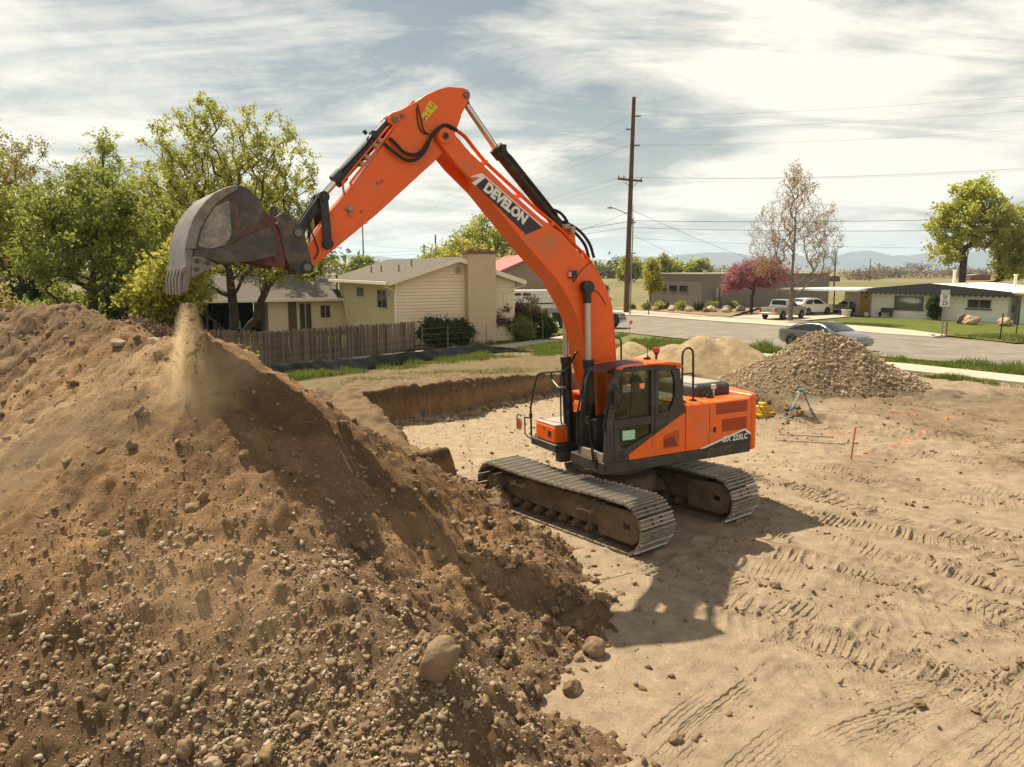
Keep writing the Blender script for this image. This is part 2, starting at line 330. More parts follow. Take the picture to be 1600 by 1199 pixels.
def near_ground(x, y):
    sdn = .16 * fbm(x, y, .9, 3, .6, 11) * 1.1 + .04 * vn(x, y, 5, 12)
    h, w, sd = hbase(x, y, sdn); th, dk = tracks(x, y)
    site = 1 - w
    lumps = np.clip(fbm(x, y, 1.3, 3, .55, 20), -.4, 1)
    rough = sst(5, 9, x) * sst(12.5, 16, y) * (1 - sst(24, 27, y))            # chewed ground beyond the machine
    h = h + site * (.02 * fbm(x, y, .45, 3, .5, 1) + .007 * fbm(x, y, 3.5, 3, .55, 2) + rough * (.055 * lumps + .035 * np.abs(fbm(x, y, 2.6, 3, .6, 22)))) + th * site
    h = h + .0035 * fbm(x, y, 11, 2, .5, 4)
    edge = np.exp(-((sd - .42) / .5) ** 2) * (1 - sst(8.0, 10, x))
    h = h + (1 - site) * (.05 * fbm(x, y, 1.6, 4, .6, 5)) + edge * .10 * np.abs(fbm(x, y, 2.2, 3, .6, 9))
    moist = np.clip(.5 + .9 * fbm(x, y, .55, 4, .6, 31), 0, 1) * rough
    c = lerp3(TAN, DARK, np.clip(moist * .62 + dk * .8, 0, .9))
    pit = sst(15.5, 18.5, y) * (1 - sst(6, 8.5, x)) * site
    c = c + (np.asarray(GRAV) - c) * pit[..., None]
    wall = sst(.02, .12, w) * (1 - sst(.985, 1.0, w)) * (1 - sst(8.4, 10, x)); lay = np.where((h > .72)[..., None], np.asarray(TOPS), np.where((h > .24)[..., None], np.asarray(CLAY), np.asarray((.12, .088, .057))))
    lay = lay * (1 + .18 * vn(x * .25, h * 9 + x * .12, 1.0, 14))[..., None]
    c = c + (lay - c) * wall[..., None]
    up = sst(.97, 1.0, w); g = np.clip(.45 + .8 * fbm(x, y, .5, 3, .6, 41), 0, 1) * (1 - sst(7, 9.5, x)) * sst(21, 23.5, y)
    uc = lerp3((.175, .12, .068), GRASSY, g * .25); uc = lerp3(uc, (.26, .19, .11), sst(7, 10, x)) if False else uc
    c = c + (uc - c) * (up * (1 - sst(6.5, 9, x)))[..., None]
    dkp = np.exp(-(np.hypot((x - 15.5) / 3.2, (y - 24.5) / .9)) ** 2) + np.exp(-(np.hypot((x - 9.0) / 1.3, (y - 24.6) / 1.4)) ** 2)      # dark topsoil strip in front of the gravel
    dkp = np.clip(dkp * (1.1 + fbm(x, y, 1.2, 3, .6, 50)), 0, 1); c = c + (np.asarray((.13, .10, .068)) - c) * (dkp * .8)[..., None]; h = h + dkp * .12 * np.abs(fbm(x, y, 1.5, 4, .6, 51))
    return h, c
xs = np.concatenate([np.arange(-5.2, -.6, .05), np.arange(-.6, 9.5, .037), np.arange(9.5, 20.6, .055)]); ys = np.concatenate([np.arange(5.0, 13.8, .037), np.arange(13.8, 31.2, .055)])
keep = lambda x, y, z: (x < .74 * y + 1.6) & ((y > 14) | (x > -.6)) & (x > -.42 * y - 1)
ground = tag(link('ground', gridmesh('ground', xs, ys, near_ground, GROUND_M, keep)), kind='structure')

def far_ground(x, y):
    h, w, sd = hbase(x, y); h = h - .035 + .03 * fbm(x, y, .3, 2, .5, 3) * sst(31, 40, y)
    c = np.broadcast_to(np.asarray((.22, .17, .10)), x.shape + (3,)).copy()
    g = np.clip(.5 + .7 * fbm(x, y, .16, 4, .6, 61), 0, 1); yard = 1 - sst(8, 12, x - (y - 40) * .1)
    br = np.asarray((.165, .115, .066)) + (np.asarray((.24, .18, .105)) - np.asarray((.165, .115, .066))) * (np.maximum(sst(36, 48, y), sst(7, 10, x)))[..., None]; c = br + (np.asarray((.13, .15, .05)) - br) * (np.clip(g * (.4 + .6 * yard), 0, 1) * (.25 + .75 * sst(38, 50, y)))[..., None]
    far = sst(95, 120, y); st = np.sin(y * .045 + 1.2 * vn(x, y, .004, 5)) * .5 + .5 * vn(x, y, .012, 7)
    fc = lerp3((.145, .15, .06), (.23, .18, .105), np.clip(.5 + .7 * st, 0, 1)); c = c + (fc - c) * far[..., None]
    k = (y < 30.4) & (x > -4.4) & (x < 19.8); h = np.where(k, h - 1.6, h)
    return h, c
def geo(a, b, n, p=2.0): return a + (b - a) * np.linspace(0, 1, n) ** p
fx = np.concatenate([-geo(60, 9000, 26, 3)[::-1], np.arange(-59, 60, 1.0), geo(60, 9000, 26, 3)]); fy = np.concatenate([[-60, -30, -10], np.arange(-2, 100, 1.0), geo(100, 12000, 60, 3)])
terrain = tag(link('terrain', gridmesh('terrain', fx, fy, far_ground, FAR_M)), kind='structure')

# ------------------------------------------------------------------ the excavated mound
RIDGES = [((-4.6, 10.6), (-7.2, 13.4), 3.62, 3.56), ((-7.2, 13.4), (-9.5, 16), 3.56, 3.85), ((-9.5, 16), (-14, 15.5), 3.85, 3.7), ((-14, 15.5), (-24, 13.5), 3.7, 3.6),
          ((-4.6, 10.6), (-5.4, 14.5), 3.62, 2.8), ((-5.4, 14.5), (-5.9, 18.5), 2.8, 1.6), ((-5.9, 18.5), (-5.4, 20.5), 1.6, 1.2),
          ((-4.6, 10.6), (-2.9, 8.5), 3.62, 2.0), ((-2.9, 8.5), (-.84, 6.3), 2.0, .95), ((-.84, 6.3), (-.45, 4.0), .95, .6)]
def mound_h(x, y):
    z = np.zeros(x.shape)
    for a, b, za, zb in RIDGES:
        d, t = segd(x, y, a, b); d = np.sqrt(d * d + .06) - .24
        z = z + np.exp(5.5 * np.clip(za + (zb - za) * t - np.where(d < 12, .84 * d - .030 * d * d, 5.76 + (d - 12) * .1), -3, 6))
    z = np.log(z + np.exp(5.5 * -1.5)) / 5.5
    dB = np.hypot(x + 10, y - 16); rough = np.exp(-(dB / 4.5) ** 2) + .6 * sst(-2.6, -.6, x - .0)
    z = z + .13 * fbm(x, y, .55, 3, .5, 71) + (.05 + .10 * rough) * fbm(x, y, 1.7, 3, .6, 74) + .05 * rough * fbm(x, y, 6.5, 3, .65, 84) + .055 * fbm(x, y, 2.6, 3, .6, 75) + .068 * np.abs(fbm(x, y, 5, 3, .6, 77)) + .019 * fbm(x, y, 13, 2, .6, 79)
    # gullies run down the fall line of the left flank
    u = (x + 4.6) * .707 + (y - 10.6) * .707; s = -(x + 4.6) * .707 + (y - 10.6) * .707
    fl = sst(-.2, -1.2, u) * sst(-1.5, .5, s); z = z + fl * .055 * vn(s * 1.0, u * .16, 2.2, 81) + fl * .03 * vn(s, u * .2, 6., 82)
    return z
def mz(x, y): return float(mound_h(np.array([float(x)]), np.array([float(y)]))[0])
def mound_col(x, y, z):
    dA = np.hypot(x + 4.6, y - 10.6); u = (x + 4.6) * .707 + (y - 10.6) * .707
    c = np.broadcast_to(np.asarray((.250, .149, .076)), x.shape + (3,)).copy()
    n = np.clip(.5 + .8 * fbm(x, y, .7, 4, .6, 91), 0, 1); c = c * (.56 + .70 * n)[..., None]
    dk = np.clip(np.exp(-((u + 1.6 + .5 * vn(x, y, .9, 93)) / .55) ** 2) * sst(-9.5, -5.4, x) * (x < -4.9) * 1.0, 0, 1)        # band of darker topsoil
    c = c + (np.asarray((.125, .085, .052)) - c) * (dk * .75)[..., None]
    sn = -(x + 4.6) * .707 + (y - 10.6) * .707; fl = sst(-.1, -.9, u) * sst(-1.8, .2, sn); bands = np.clip(.5 + .95 * vn(sn * 1.0, u * .14 + 3, 1.5, 97) + .5 * vn(sn, u * .3, 4.2, 98), 0, 1)
    bc = np.where((bands > .5)[..., None], np.asarray((.31, .215, .12)), np.asarray((.165, .105, .058))); c = c + (bc - c) * (fl * .75 * np.abs(bands - .5) * 2)[..., None]
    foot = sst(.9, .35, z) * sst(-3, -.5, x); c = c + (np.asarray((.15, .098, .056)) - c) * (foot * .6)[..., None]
    st = np.exp(-(np.hypot(x + 1.7, y - 6.2) / 2.2) ** 2); c = c + (np.asarray((.20, .142, .088)) - c) * (st * .6)[..., None]
    fresh = np.exp(-((np.hypot(x + 4.75, y - 10.1)) / .9) ** 2) + .8 * np.exp(-((u + .45 + .25 * vn(x, y, 1.2, 96)) / .38) ** 2) * sst(-7.8, -5, x) * (x < -4.2)
    c = c + (np.asarray((.39, .275, .155)) - c) * (np.clip(fresh, 0, 1) * .65)[..., None]
    back = sst(12.5, 15, y) * .75; c = c + (np.asarray((.20, .142, .088)) - c) * back[..., None]
    return c
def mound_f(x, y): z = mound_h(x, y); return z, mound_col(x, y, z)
mx_ = np.arange(-15.5, 2.6, .045); my_ = np.arange(2.2, 22.4, .045)
def mkeep(x, y, z): return (z > np.where(y > 15, .35, -.06)) & (x > -.86 * y - 2.2) & (y > 3.2)
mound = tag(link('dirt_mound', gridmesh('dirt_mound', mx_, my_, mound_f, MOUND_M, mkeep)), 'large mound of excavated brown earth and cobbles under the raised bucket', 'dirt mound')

# ------------------------------------------------------------------ stones and clods
def ico(n):
    b = bpy.data.meshes.new('i'); import bmesh
    m = bmesh.new(); bmesh.ops.create_icosphere(m, subdivisions=n, radius=1); m.to_mesh(b); m.free()
    v = np.array([p.co[:] for p in b.vertices]); f = np.array([p.vertices[:] for p in b.polygons]); bpy.data.meshes.remove(b); return v, f
ICO = {1: ico(2), 2: ico(3), 3: ico(4)}; ICO_0 = ico(1)
def stone_shapes(n, lvl, rough, rng, round_=1.0):
    v, f = ICO[lvl]; out = []
    for k in range(n):
        s = np.array([1, rng.uniform(.52, .9), rng.uniform(.36, .66)]) if round_ < 1.05 else np.array([1, rng.uniform(.6, .95), rng.uniform(.5, .8)]); p = v.copy()
        for _ in range(int(rng.integers(6, 12))):                       # knock flats off the ball
            d = rng.normal(size=3); d /= np.linalg.norm(d); c = rng.uniform(.52, .88) * round_; t = p @ d; p = p - np.outer(np.clip(t - c, 0, None) * .85, d)
        p = p + rough * (vn(p[:, 0] * 1.7 + k * 9, p[:, 1] * 1.7 + p[:, 2] * 1.3, 1.6, 3))[:, None] * v
        out.append((p * s, f))
    return out
def scatter_mesh(name, shapes, P, size, mat, rng, tilt=.5, stretch=None):
    """one joined mesh of many stones set at points P"""
    V, F, o = [], [], 0; n = len(P); which = rng.integers(0, len(shapes), n)
    for k, (sv, sf) in enumerate(shapes):
        idx = np.nonzero(which == k)[0]; q = len(idx)
        if not q: continue
        a = rng.uniform(0, 6.283, q); b = rng.normal(0, tilt, q); c = rng.normal(0, tilt, q); ca, sa, cb, sb, cc, sc = np.cos(a), np.sin(a), np.cos(b), np.sin(b), np.cos(c), np.sin(c)
        Rm = np.stack([np.stack([ca * cb, ca * sb * sc - sa * cc, ca * sb * cc + sa * sc], -1), np.stack([sa * cb, sa * sb * sc + ca * cc, sa * sb * cc - ca * sc], -1), np.stack([-sb, cb * sc, cb * cc], -1)], 1)
        v = np.einsum('nij,kj->nki', Rm, sv) * size[idx][:, None, None] + P[idx][:, None, :]
        V.append(v.reshape(-1, 3)); F.append((sf[None] + (np.arange(q) * len(sv))[:, None, None]).reshape(-1, 3) + o); o += q * len(sv)
    return npmesh(name, np.concatenate(V), np.concatenate(F), mat)
def stonemat(name, cols):
    m = bpy.data.materials.new(name); m.use_nodes = True; t = m.node_tree; N = t.nodes; L = t.links; p = N['Principled BSDF']; p.inputs['Roughness'].default_value = .85; p.inputs['Specular IOR Level'].default_value = .2
    g = N.new('ShaderNodeNewGeometry'); oi = N.new('ShaderNodeObjectInfo'); ad = N.new('ShaderNodeMath'); ad.operation = 'ADD'; fr = N.new('ShaderNodeMath'); fr.operation = 'FRACT'
    L.new(g.outputs['Random Per Island'], ad.inputs[0]); L.new(oi.outputs['Random'], ad.inputs[1]); L.new(ad.outputs[0], fr.inputs[0])
    r = N.new('ShaderNodeValToRGB'); e = r.color_ramp.elements
    while len(e) < len(cols): e.new(.5)
    for i, c in enumerate(cols): e[i].position = i / (len(cols) - 1); e[i].color = (*c, 1)
    L.new(fr.outputs[0], r.inputs[0]); tc = N.new('ShaderNodeTexCoord'); n = N.new('ShaderNodeTexNoise'); n.inputs['Scale'].default_value = 30; n.inputs['Detail'].default_value = 6; L.new(tc.outputs['Object'], n.inputs['Vector'])
    mr = N.new('ShaderNodeMapRange'); mr.inputs[1].default_value = .3; mr.inputs[2].default_value = .7; mr.inputs[3].default_value = .75; mr.inputs[4].default_value = 1.15; L.new(n.outputs[0], mr.inputs[0])
    x = N.new('ShaderNodeMixRGB'); x.blend_type = 'MULTIPLY'; x.inputs[0].default_value = 1; L.new(r.outputs[0], x.inputs[1]); L.new(mr.outputs[0], x.inputs[2]); L.new(x.outputs[0], p.inputs['Base Color'])
    b = N.new('ShaderNodeBump'); b.inputs['Distance'].default_value = .006; L.new(n.outputs[0], b.inputs['Height']); L.new(b.outputs[0], p.inputs['Normal']); MATS[name] = m; return m
STONE_M = stonemat('stone', [(.19, .125, .07), (.33, .235, .14), (.27, .185, .11), (.40, .31, .20), (.23, .17, .115), (.36, .27, .17), (.46, .385, .275), (.28, .20, .125)])
CLOD_M = stonemat('clod', [(.17, .112, .064), (.225, .152, .088), (.195, .13, .075), (.255, .175, .10)])
GRAVEL_M = stonemat('gravel_stone', [(.22, .155, .095), (.36, .275, .18), (.28, .20, .125), (.46, .37, .25), (.25, .18, .115), (.40, .305, .20)])
rs = np.random.default_rng(11)
def clodshape(s, k):
    v, f = s; r = np.linalg.norm(v, axis=1)[:, None]; q = vn(v[:, 0] * 3 + k * 7, v[:, 1] * 3 + v[:, 2] * 2.3, 1.0, 5) * .22 + vn(v[:, 0] * 6 + v[:, 2] * 5, v[:, 1] * 6 + k, 1.0, 6) * .16; return v * (1 + q)[:, None] * np.array([1, 1, 1.1]), f
SH1 = stone_shapes(14, 1, .10, rs); SH2 = stone_shapes(14, 2, .12, rs); CL1 = [clodshape(s, k) for k, s in enumerate(stone_shapes(10, 1, .3, rs, 1.1))]; CL2 = [clodshape(s, k + 30) for k, s in enumerate(stone_shapes(10, 2, .32, rs, 1.15))]
def samples(n, dens, x0, x1, y0, y1):
    out = np.zeros((0, 2))
    while len(out) < n:
        p = np.stack([rs.uniform(x0, x1, 6000), rs.uniform(y0, y1, 6000)], 1); out = np.concatenate([out, p[rs.random(6000) < dens(p[:, 0], p[:, 1])]])
    return out[:n]
def dens(x, y):
    z = mound_h(x, y); vis = (z > .05) & (x > -.8 * y - .5) & (y > 4.2)
    near = np.exp(-(np.hypot((x + 1.9) / 1.25, y - 5.6) / 1.75) ** 2); patch = np.clip(.38 + 1.5 * fbm(x, y, 1.1, 3, .6, 101), .02, 1)
    return vis * np.clip(1.0 * near * (.45 + .55 * patch) + .20 * patch * np.exp(-((y - 6.0) / 2.4) ** 2) + .05 * patch * (1 - .7 * sst(1.6, 2.4, z)), 0, 1)
P = samples(24000, dens, -13, 1.4, 4.2, 19); size = .0065 + .0088 * rs.pareto(2.1, len(P)).clip(0, 4.5) * (1 - .45 * sst(1.6, 2.6, mound_h(P[:, 0], P[:, 1]))); size *= np.where(P[:, 0] < -4.5, .9, 1.0)
Z = mound_h(P[:, 0], P[:, 1]) + size * rs.uniform(-.12, .42, len(P)); P3 = np.column_stack([P, Z])
dist = np.hypot(P[:, 0], P[:, 1]); app = size / dist; order = np.argsort(-app)
big, rest = order[:280], order[280:]; s1 = rest[app[rest] > .0026]; s0 = rest[app[rest] <= .0026]
ICO0 = [(v, f) for v, f in stone_shapes(8, 1, .1, rs)]
v0, f0 = ICO_0; SH0 = [(v0 * np.array([1.1, rs.uniform(.5, .95), rs.uniform(.38, .7)]) * (1 + .25 * rs.normal(size=(12, 1))).clip(.6, 1.4), f0) for _ in range(12)]
for part, sh in ((rest[:3600], SH1), (rest[3600:], SH0)): o = link('cobbles', scatter_mesh('cobbles', sh, P3[part], size[part], STONE_M, rs), mound); o['kind'] = 'stuff'
SHM = [npmesh('stone', v, f, STONE_M) for v, f in SH2]
for i in big:
    o = link('stone', SHM[rs.integers(0, len(SHM))], mound); o.location = P3[i]; o.scale = (size[i],) * 3; o.rotation_euler = (rs.normal(0, .45), rs.normal(0, .45), rs.uniform(0, 6.28))
def densc(x, y):
    z = mound_h(x, y); foot = np.exp(-((z - .45) / .5) ** 2) * sst(-4.5, -1.5, x); ridge = np.exp(-((z - 2.0) / 1.2) ** 2) * sst(-5.4, -3.2, x) * .14
    return (z > -.02) * (y < 19) * np.clip(foot * 1.0 + ridge + .22 * np.exp(-(np.hypot(x + 9, y - 14.6) / 3.2) ** 2) + .10 * (.4 + fbm(x, y, 1.2, 2, .5, 105)), 0, 1)
P = samples(7000, densc, -12, 1.9, 4.2, 18.5); size = .009 + .015 * rs.pareto(2.0, len(P)).clip(0, 5); Z = np.maximum(mound_h(P[:, 0], P[:, 1]), -.0) + size * .2
kb = np.argsort(-size / np.hypot(P[:, 0], P[:, 1]))
SH0D = [(v * (1 + .3 * rs.normal(size=(12, 1))).clip(.6, 1.5), f) for v, f in SH0]
for part, sh in ((kb[:380], CL2), (kb[380:1700], CL1), (kb[1700:], SH0D)): o = link('clods', scatter_mesh('clods', sh, np.column_stack([P, Z])[part], size[part], CLOD_M, rs), mound); o['kind'] = 'stuff'
SH0C = [(v * (1 + .3 * rs.normal(size=(12, 1))).clip(.6, 1.5), f) for v, f in SH0]
# loose clods thrown out over the flat ground
P = samples(3800, lambda x, y: (mound_h(x, y) < 0) * (np.exp(-((x - .9 - .03 * (y - 8)) / .8) ** 2) + .05 * (1 + 1.5 * vn(x, y, .9, 33)).clip(0, 3) + .14 * ((y > 14) & (x > 4))), -1.5, 14, 5.2, 24); size = .006 + .009 * rs.pareto(2.0, len(P)).clip(0, 5)
Z = hbase(P[:, 0], P[:, 1])[0] + size * .25; o = link('loose_clods', scatter_mesh('loose_clods', SH0C, np.column_stack([P, Z]), size, CLOD_M, rs)); o['kind'] = 'stuff'
def resample_(P, st):
    P = np.array(P, float); d = np.concatenate([[0], np.cumsum(np.hypot(*np.diff(P, axis=0).T))]); t = np.arange(0, d[-1], st); return np.column_stack([np.interp(t, d, P[:, 0]), np.interp(t, d, P[:, 1])])
# crisp grouser prints: broken ridges pressed up across each track band, and crumbs along its edges
V, F, K = [], [], 0; EP = []
for bi, (bp, hw, amp) in enumerate(BANDS):
    L = np.array(smoothline(bp, 8)); d = np.concatenate([[0], np.cumsum(np.hypot(*np.diff(L, axis=0).T))]); a = .05
    while a < d[-1] - .05:
        q = np.array([np.interp(a, d, L[:, 0]), np.interp(a, d, L[:, 1])]); q2 = np.array([np.interp(a + .03, d, L[:, 0]), np.interp(a + .03, d, L[:, 1])]); t = (q2 - q) / max(1e-6, np.hypot(*(q2 - q))); n = np.array([-t[1], t[0]]); a += .095 * rs.uniform(.9, 1.12)
        EP += [q + n * hw * rs.normal(1.06, .09) * sd_ for sd_ in (-1, 1)]
        M_ = 15; u = np.linspace(-hw, hw, M_); c = q[None] + n[None] * (u + rs.normal(0, .006, M_))[:, None] + t[None] * rs.normal(0, .004, (M_, 1))
        hgt = .026 * amp * np.clip(.15 + 1.5 * vn(c[:, 0], c[:, 1], 2.3, 60 + bi) + .5 * vn(c[:, 0], c[:, 1], 9., 61), -.15, 1) * (1 - (np.abs(u) / hw) ** 8)
        for off, zf in ((-.026, -.4), (-.004, 1.0), (.006, 1.0), (.022, -.4)): V.append(np.column_stack([c + t * off, np.where(zf > 0, hgt, -.012)]))
        i0 = K + np.arange(M_ - 1)
        for r_ in range(3): F.append(np.stack([i0 + r_ * M_, i0 + 1 + r_ * M_, i0 + 1 + (r_ + 1) * M_, i0 + (r_ + 1) * M_], -1))
        K += 4 * M_
for bi, tp_ in enumerate(TIRES + [[(3.4, 5.4), (5.0, 6.2), (6.6, 6.6)], [(2.2, 6.0), (3.6, 7.4), (5.4, 8.0)], [(4.0, 5.6), (5.4, 6.6), (7.2, 7.2)]]):
    L = resample_(smoothline(tp_, 8), .03); t = np.gradient(L, axis=0); t /= np.hypot(t[:, 0], t[:, 1])[:, None]; n = np.column_stack([-t[:, 1], t[:, 0]]); M_ = len(L)
    c0 = L
    for off in (-.17, -.10, -.035, .03, .095, .165):
        c = L + n * (off + .006 * np.sin(np.arange(M_) * 1.1 + off * 40) + .012 * vn(c0[:, 0] + off * 9, c0[:, 1], 1.5, 72))[:, None]; hgt = .014 * np.clip(.1 + 1.3 * vn(c[:, 0], c[:, 1], 1.1, 70 + bi) + .4 * vn(c[:, 0], c[:, 1], 8., 71), -.2, 1)
        for o_, zf in ((-.017, -.4), (-.003, 1.0), (.004, 1.0), (.014, -.4)): V.append(np.column_stack([c + n * o_, np.where(zf > 0, hgt, -.012)]))
        i0 = K + np.arange(M_ - 1)
        for r_ in range(3): F.append(np.stack([i0 + r_ * M_, i0 + 1 + r_ * M_, i0 + 1 + (r_ + 1) * M_, i0 + (r_ + 1) * M_], -1))
        K += 4 * M_
V = np.concatenate(V); zg, cg = near_ground(V[:, 0], V[:, 1]); V[:, 2] += zg; kv = (mound_h(V[:, 0], V[:, 1]) < 0)
me = npmesh('track_prints', V, np.concatenate(F), GROUND_M, True); setsoil(me, cg * np.where(V[:, 2] > zg, 1.0, .9)[:, None]); me.flip_normals(); o = link('track_prints', me, ground); o['kind'] = 'stuff'
EP = np.array(EP); EP = np.repeat(EP, 3, 0) + rs.normal(0, .035, (len(EP) * 3, 2)); EP = EP[rs.random(len(EP)) < np.clip(.35 + 1.2 * vn(EP[:, 0], EP[:, 1], 1.6, 66), 0, 1)]; size = .006 + .008 * rs.pareto(2.2, len(EP)).clip(0, 4)
o = link('crumbs', scatter_mesh('crumbs', SH0C, np.column_stack([EP, near_ground(EP[:, 0], EP[:, 1])[0] + size * .3]), size, CLOD_M, rs)); o['kind'] = 'stuff'
def wallfoot(x, y): sd = sdpoly(x, y, PIT); return (sd > -.9) * (sd < .15) * (y > 16.5) * (x < 9) * (mound_h(x, y) < .2) * np.clip(1 + sd, 0, 1) ** 2
P = samples(1700, wallfoot, -4.5, 9, 16.5, 29.5); size = .015 + .022 * rs.pareto(2.2, len(P)).clip(0, 4)
o = link('slumped_clods', scatter_mesh('slumped_clods', SH0C, np.column_stack([P, near_ground(P[:, 0], P[:, 1])[0] + size * .2]), size, CLOD_M, rs)); o['kind'] = 'stuff'
P = samples(1500, lambda x, y: (sdpoly(x, y, PIT) < -.3) & (mound_h(x, y) < .0), -3, 7.5, 17, 29); size = .008 + .010 * rs.pareto(2.6, len(P)).clip(0, 3)
o = link('pit_gravel', scatter_mesh('pit_gravel', SH0, np.column_stack([P, hbase(P[:, 0], P[:, 1])[0] + size * .2]), size, GRAVEL_M, rs)); o['kind'] = 'stuff'
def boulder(label, x, y, r, seed, squash=(1, .8, .65), rot=(0, 0, 0), mat=STONE_M, name='boulder', cat='boulder', lift=.3, on=None, group=None, flat=1.15):
    g = np.random.default_rng(seed); v, f = stone_shapes(1, 3, .12, g, flat)[0]; v = v / np.abs(v).max(0) * np.array(squash) * r
    o = link(name, npmesh(name, v, f, mat)); z = on if on is not None else (max(mz(x, y), gz(x, y)) if x < 1.2 and y < 20 else gz(x, y)); o.location = (x, y, z + r * lift); o.rotation_euler = rot
    return tag(o, label, cat, group)
boulder('large smooth tan boulder lying low on the near slope of the dirt mound', -.64, 5.98, .235, 5, (1.0, .62, .66), (.15, -.9, .25), M('boulder_tan', (.225, .152, .088), .95, 0, .28, 5, .02, 22), lift=.45, flat=1.12)
boulder('flat pale oval stone at the bottom of the dirt mound slope', -2.5, 5.68, .10, 6, (1, .8, .6), (.2, .1, .3), lift=.3)
boulder('square dusty boulder at the foot of the mound nearest the smooth flat ground', 1.0, 8.4, .2, 7, (.75, .7, .8), (.1, 0, .2), M('boulder_tan', (.225, .152, .088), .95, 0, .28, 5, .02, 22), lift=.35)
boulder('blocky earth lump below the square boulder at the mound foot', .66, 7.6, .17, 17, (.8, .7, .6), (.1, 0, .7), CLOD_M, 'earth_clod', 'clod', .3)
boulder('big crumbly clod at the mound foot near the excavator track end', -.36, 13.3, .26, 18, (1, .8, .6), (.1, 0, .7), CLOD_M, 'earth_clod', 'clod', .3)
boulder('dark clod on the open ground below the mound foot', 1.63, 6.74, .085, 19, (1, .8, .7), (.1, 0, .7), CLOD_M, 'earth_clod', 'clod', .3)
boulder('pale stone on the crest of the mound, right of the pair left of the dust', -5.5, 11.45, .15, 8, (1, .6, .5), (0, .1, .2), lift=.2)
boulder('pale flat stone on the crest of the mound, left of the pair', -6.44, 12.1, .15, 9, (1, .6, .5), (0, .1, -.2), lift=.2)
boulder('small pale rock on the churned ground below the excavator tail shadow', 3.82, 10.21, .085, 10, (1, .9, .9), lift=.3)
boulder('small dark clod on the bare ground at the lower right', 4.39, 7.37, .07, 11, (1, .8, .5), mat=CLOD_M, name='earth_clod', cat='clod', lift=.3)

# ------------------------------------------------------------------ gravel heap and sand heaps beyond the machine
def heap(name, label, cat, cx, cy, zb, H, rx, ry, rot, col, seed, peaks=((0, 0, 1),), rough=.04):
    ca, sa = math.cos(rot), math.sin(rot); g = np.arange(-1.5, 1.5001, .022)
    def f(u, v):
        d = np.full(u.shape, -9.)
        for px, py, s in peaks: d = np.maximum(d, s * (1.02 - np.sqrt(((u - px)) ** 2 + (v - py) ** 2 + .02)))
        z = zb - .3 + (H + .3) * np.where(d > -.3, np.where(d > 0.02, d, .02 + (d - .02) * .4), -.3); X = u * rx; Y = v * ry
        z = z + rough * (fbm(X, Y, 1.5, 4, .6, seed) + .5 * np.abs(fbm(X, Y, 6, 2, .6, seed + 5)))
        return z, np.broadcast_to(np.asarray(col), u.shape + (3,)) * (1 + .14 * fbm(X, Y, 1.2, 3, .6, seed + 9))[..., None]
    me = gridmesh(name, g, g, f, MOUND_M, lambda u, v, z: z > zb - .12); v = np.empty(len(me.vertices) * 3, np.float32); me.vertices.foreach_get('co', v); v = v.reshape(-1, 3)
    x, y = v[:, 0] * rx, v[:, 1] * ry; w = np.column_stack([cx + x * ca - y * sa, cy + x * sa + y * ca, v[:, 2]]); me.vertices.foreach_set('co', w.ravel().astype(np.float32)); me.update()
    return tag(link(name, me), label, cat), w
gh, gw = heap('gravel_heap', 'grey brown heap of crushed gravel beside the pavement and parked grey sedan', 'gravel heap', 11.0, 26.6, .42, 2.35, 3.05, 2.6, .1, (.215, .155, .098), 121, ((0, 0, 1), (.25, -.1, .9), (.55, 0, .62), (-.4, .1, .62)))
k = gw[(gw[:, 2] > .5) & (rs.random(len(gw)) < .5)]; k = k[rs.permutation(len(k))[:5200]]; size = .028 + .03 * rs.pareto(2.6, len(k)).clip(0, 2.5)
o = link('gravel', scatter_mesh('gravel', SH0, k + np.array([0, 0, .01]), size, GRAVEL_M, rs, .9), gh); o['kind'] = 'stuff'
heap('sand_heap', 'smooth tan sand heap behind the cab, the taller of two', 'sand heap', 8.0, 31.0, .5, 1.62, 3.2, 2.3, .1, (.40, .30, .175), 131, ((0, 0, 1), (.3, 0, .97), (-.35, .1, .8)), .03)
heap('sand_heap', 'lower tan sand heap beside the boom foot', 'sand heap', 5.2, 32.0, .48, 1.25, 2.2, 1.8, .1, (.38, .285, .165), 141, ((0, 0, 1), (-.3, 0, .7)), .03)

UA_ = R(207.2581)
# ------------------------------------------------------------------ dust falling from the bucket
def dustmat(name, dens, fun):
    m = bpy.data.materials.new(name); m.use_nodes = True; t = m.node_tree; N = t.nodes; L = t.links; N.clear(); o = N.new('ShaderNodeOutputMaterial'); v = N.new('ShaderNodeVolumePrincipled')
    v.inputs['Color'].default_value = (.86, .70, .46, 1); v.inputs['Anisotropy'].default_value = .25; L.new(v.outputs[0], o.inputs['Volume'])
    tc = N.new('ShaderNodeTexCoord')
    def math_(op, a, b=None):
        n = N.new('ShaderNodeMath'); n.operation = op
        for i, q in enumerate((a, b)):
            if q is None: continue
            if isinstance(q, (int, float)): n.inputs[i].default_value = q
            else: L.new(q, n.inputs[i])
        return n.outputs[0]
    def noise(s, d, sc=(1, 1, 1)):
        mp = N.new('ShaderNodeMapping'); mp.inputs['Scale'].default_value = sc; L.new(tc.outputs['Object'], mp.inputs[0]); n = N.new('ShaderNodeTexNoise'); n.inputs['Scale'].default_value = s; n.inputs['Detail'].default_value = d; L.new(mp.outputs[0], n.inputs['Vector']); return n.outputs[0]
    sp = N.new('ShaderNodeSeparateXYZ'); L.new(tc.outputs['Object'], sp.inputs[0]); L.new(math_('MULTIPLY', fun(sp, math_, noise), dens), v.inputs['Density']); MATS[name] = m; return m
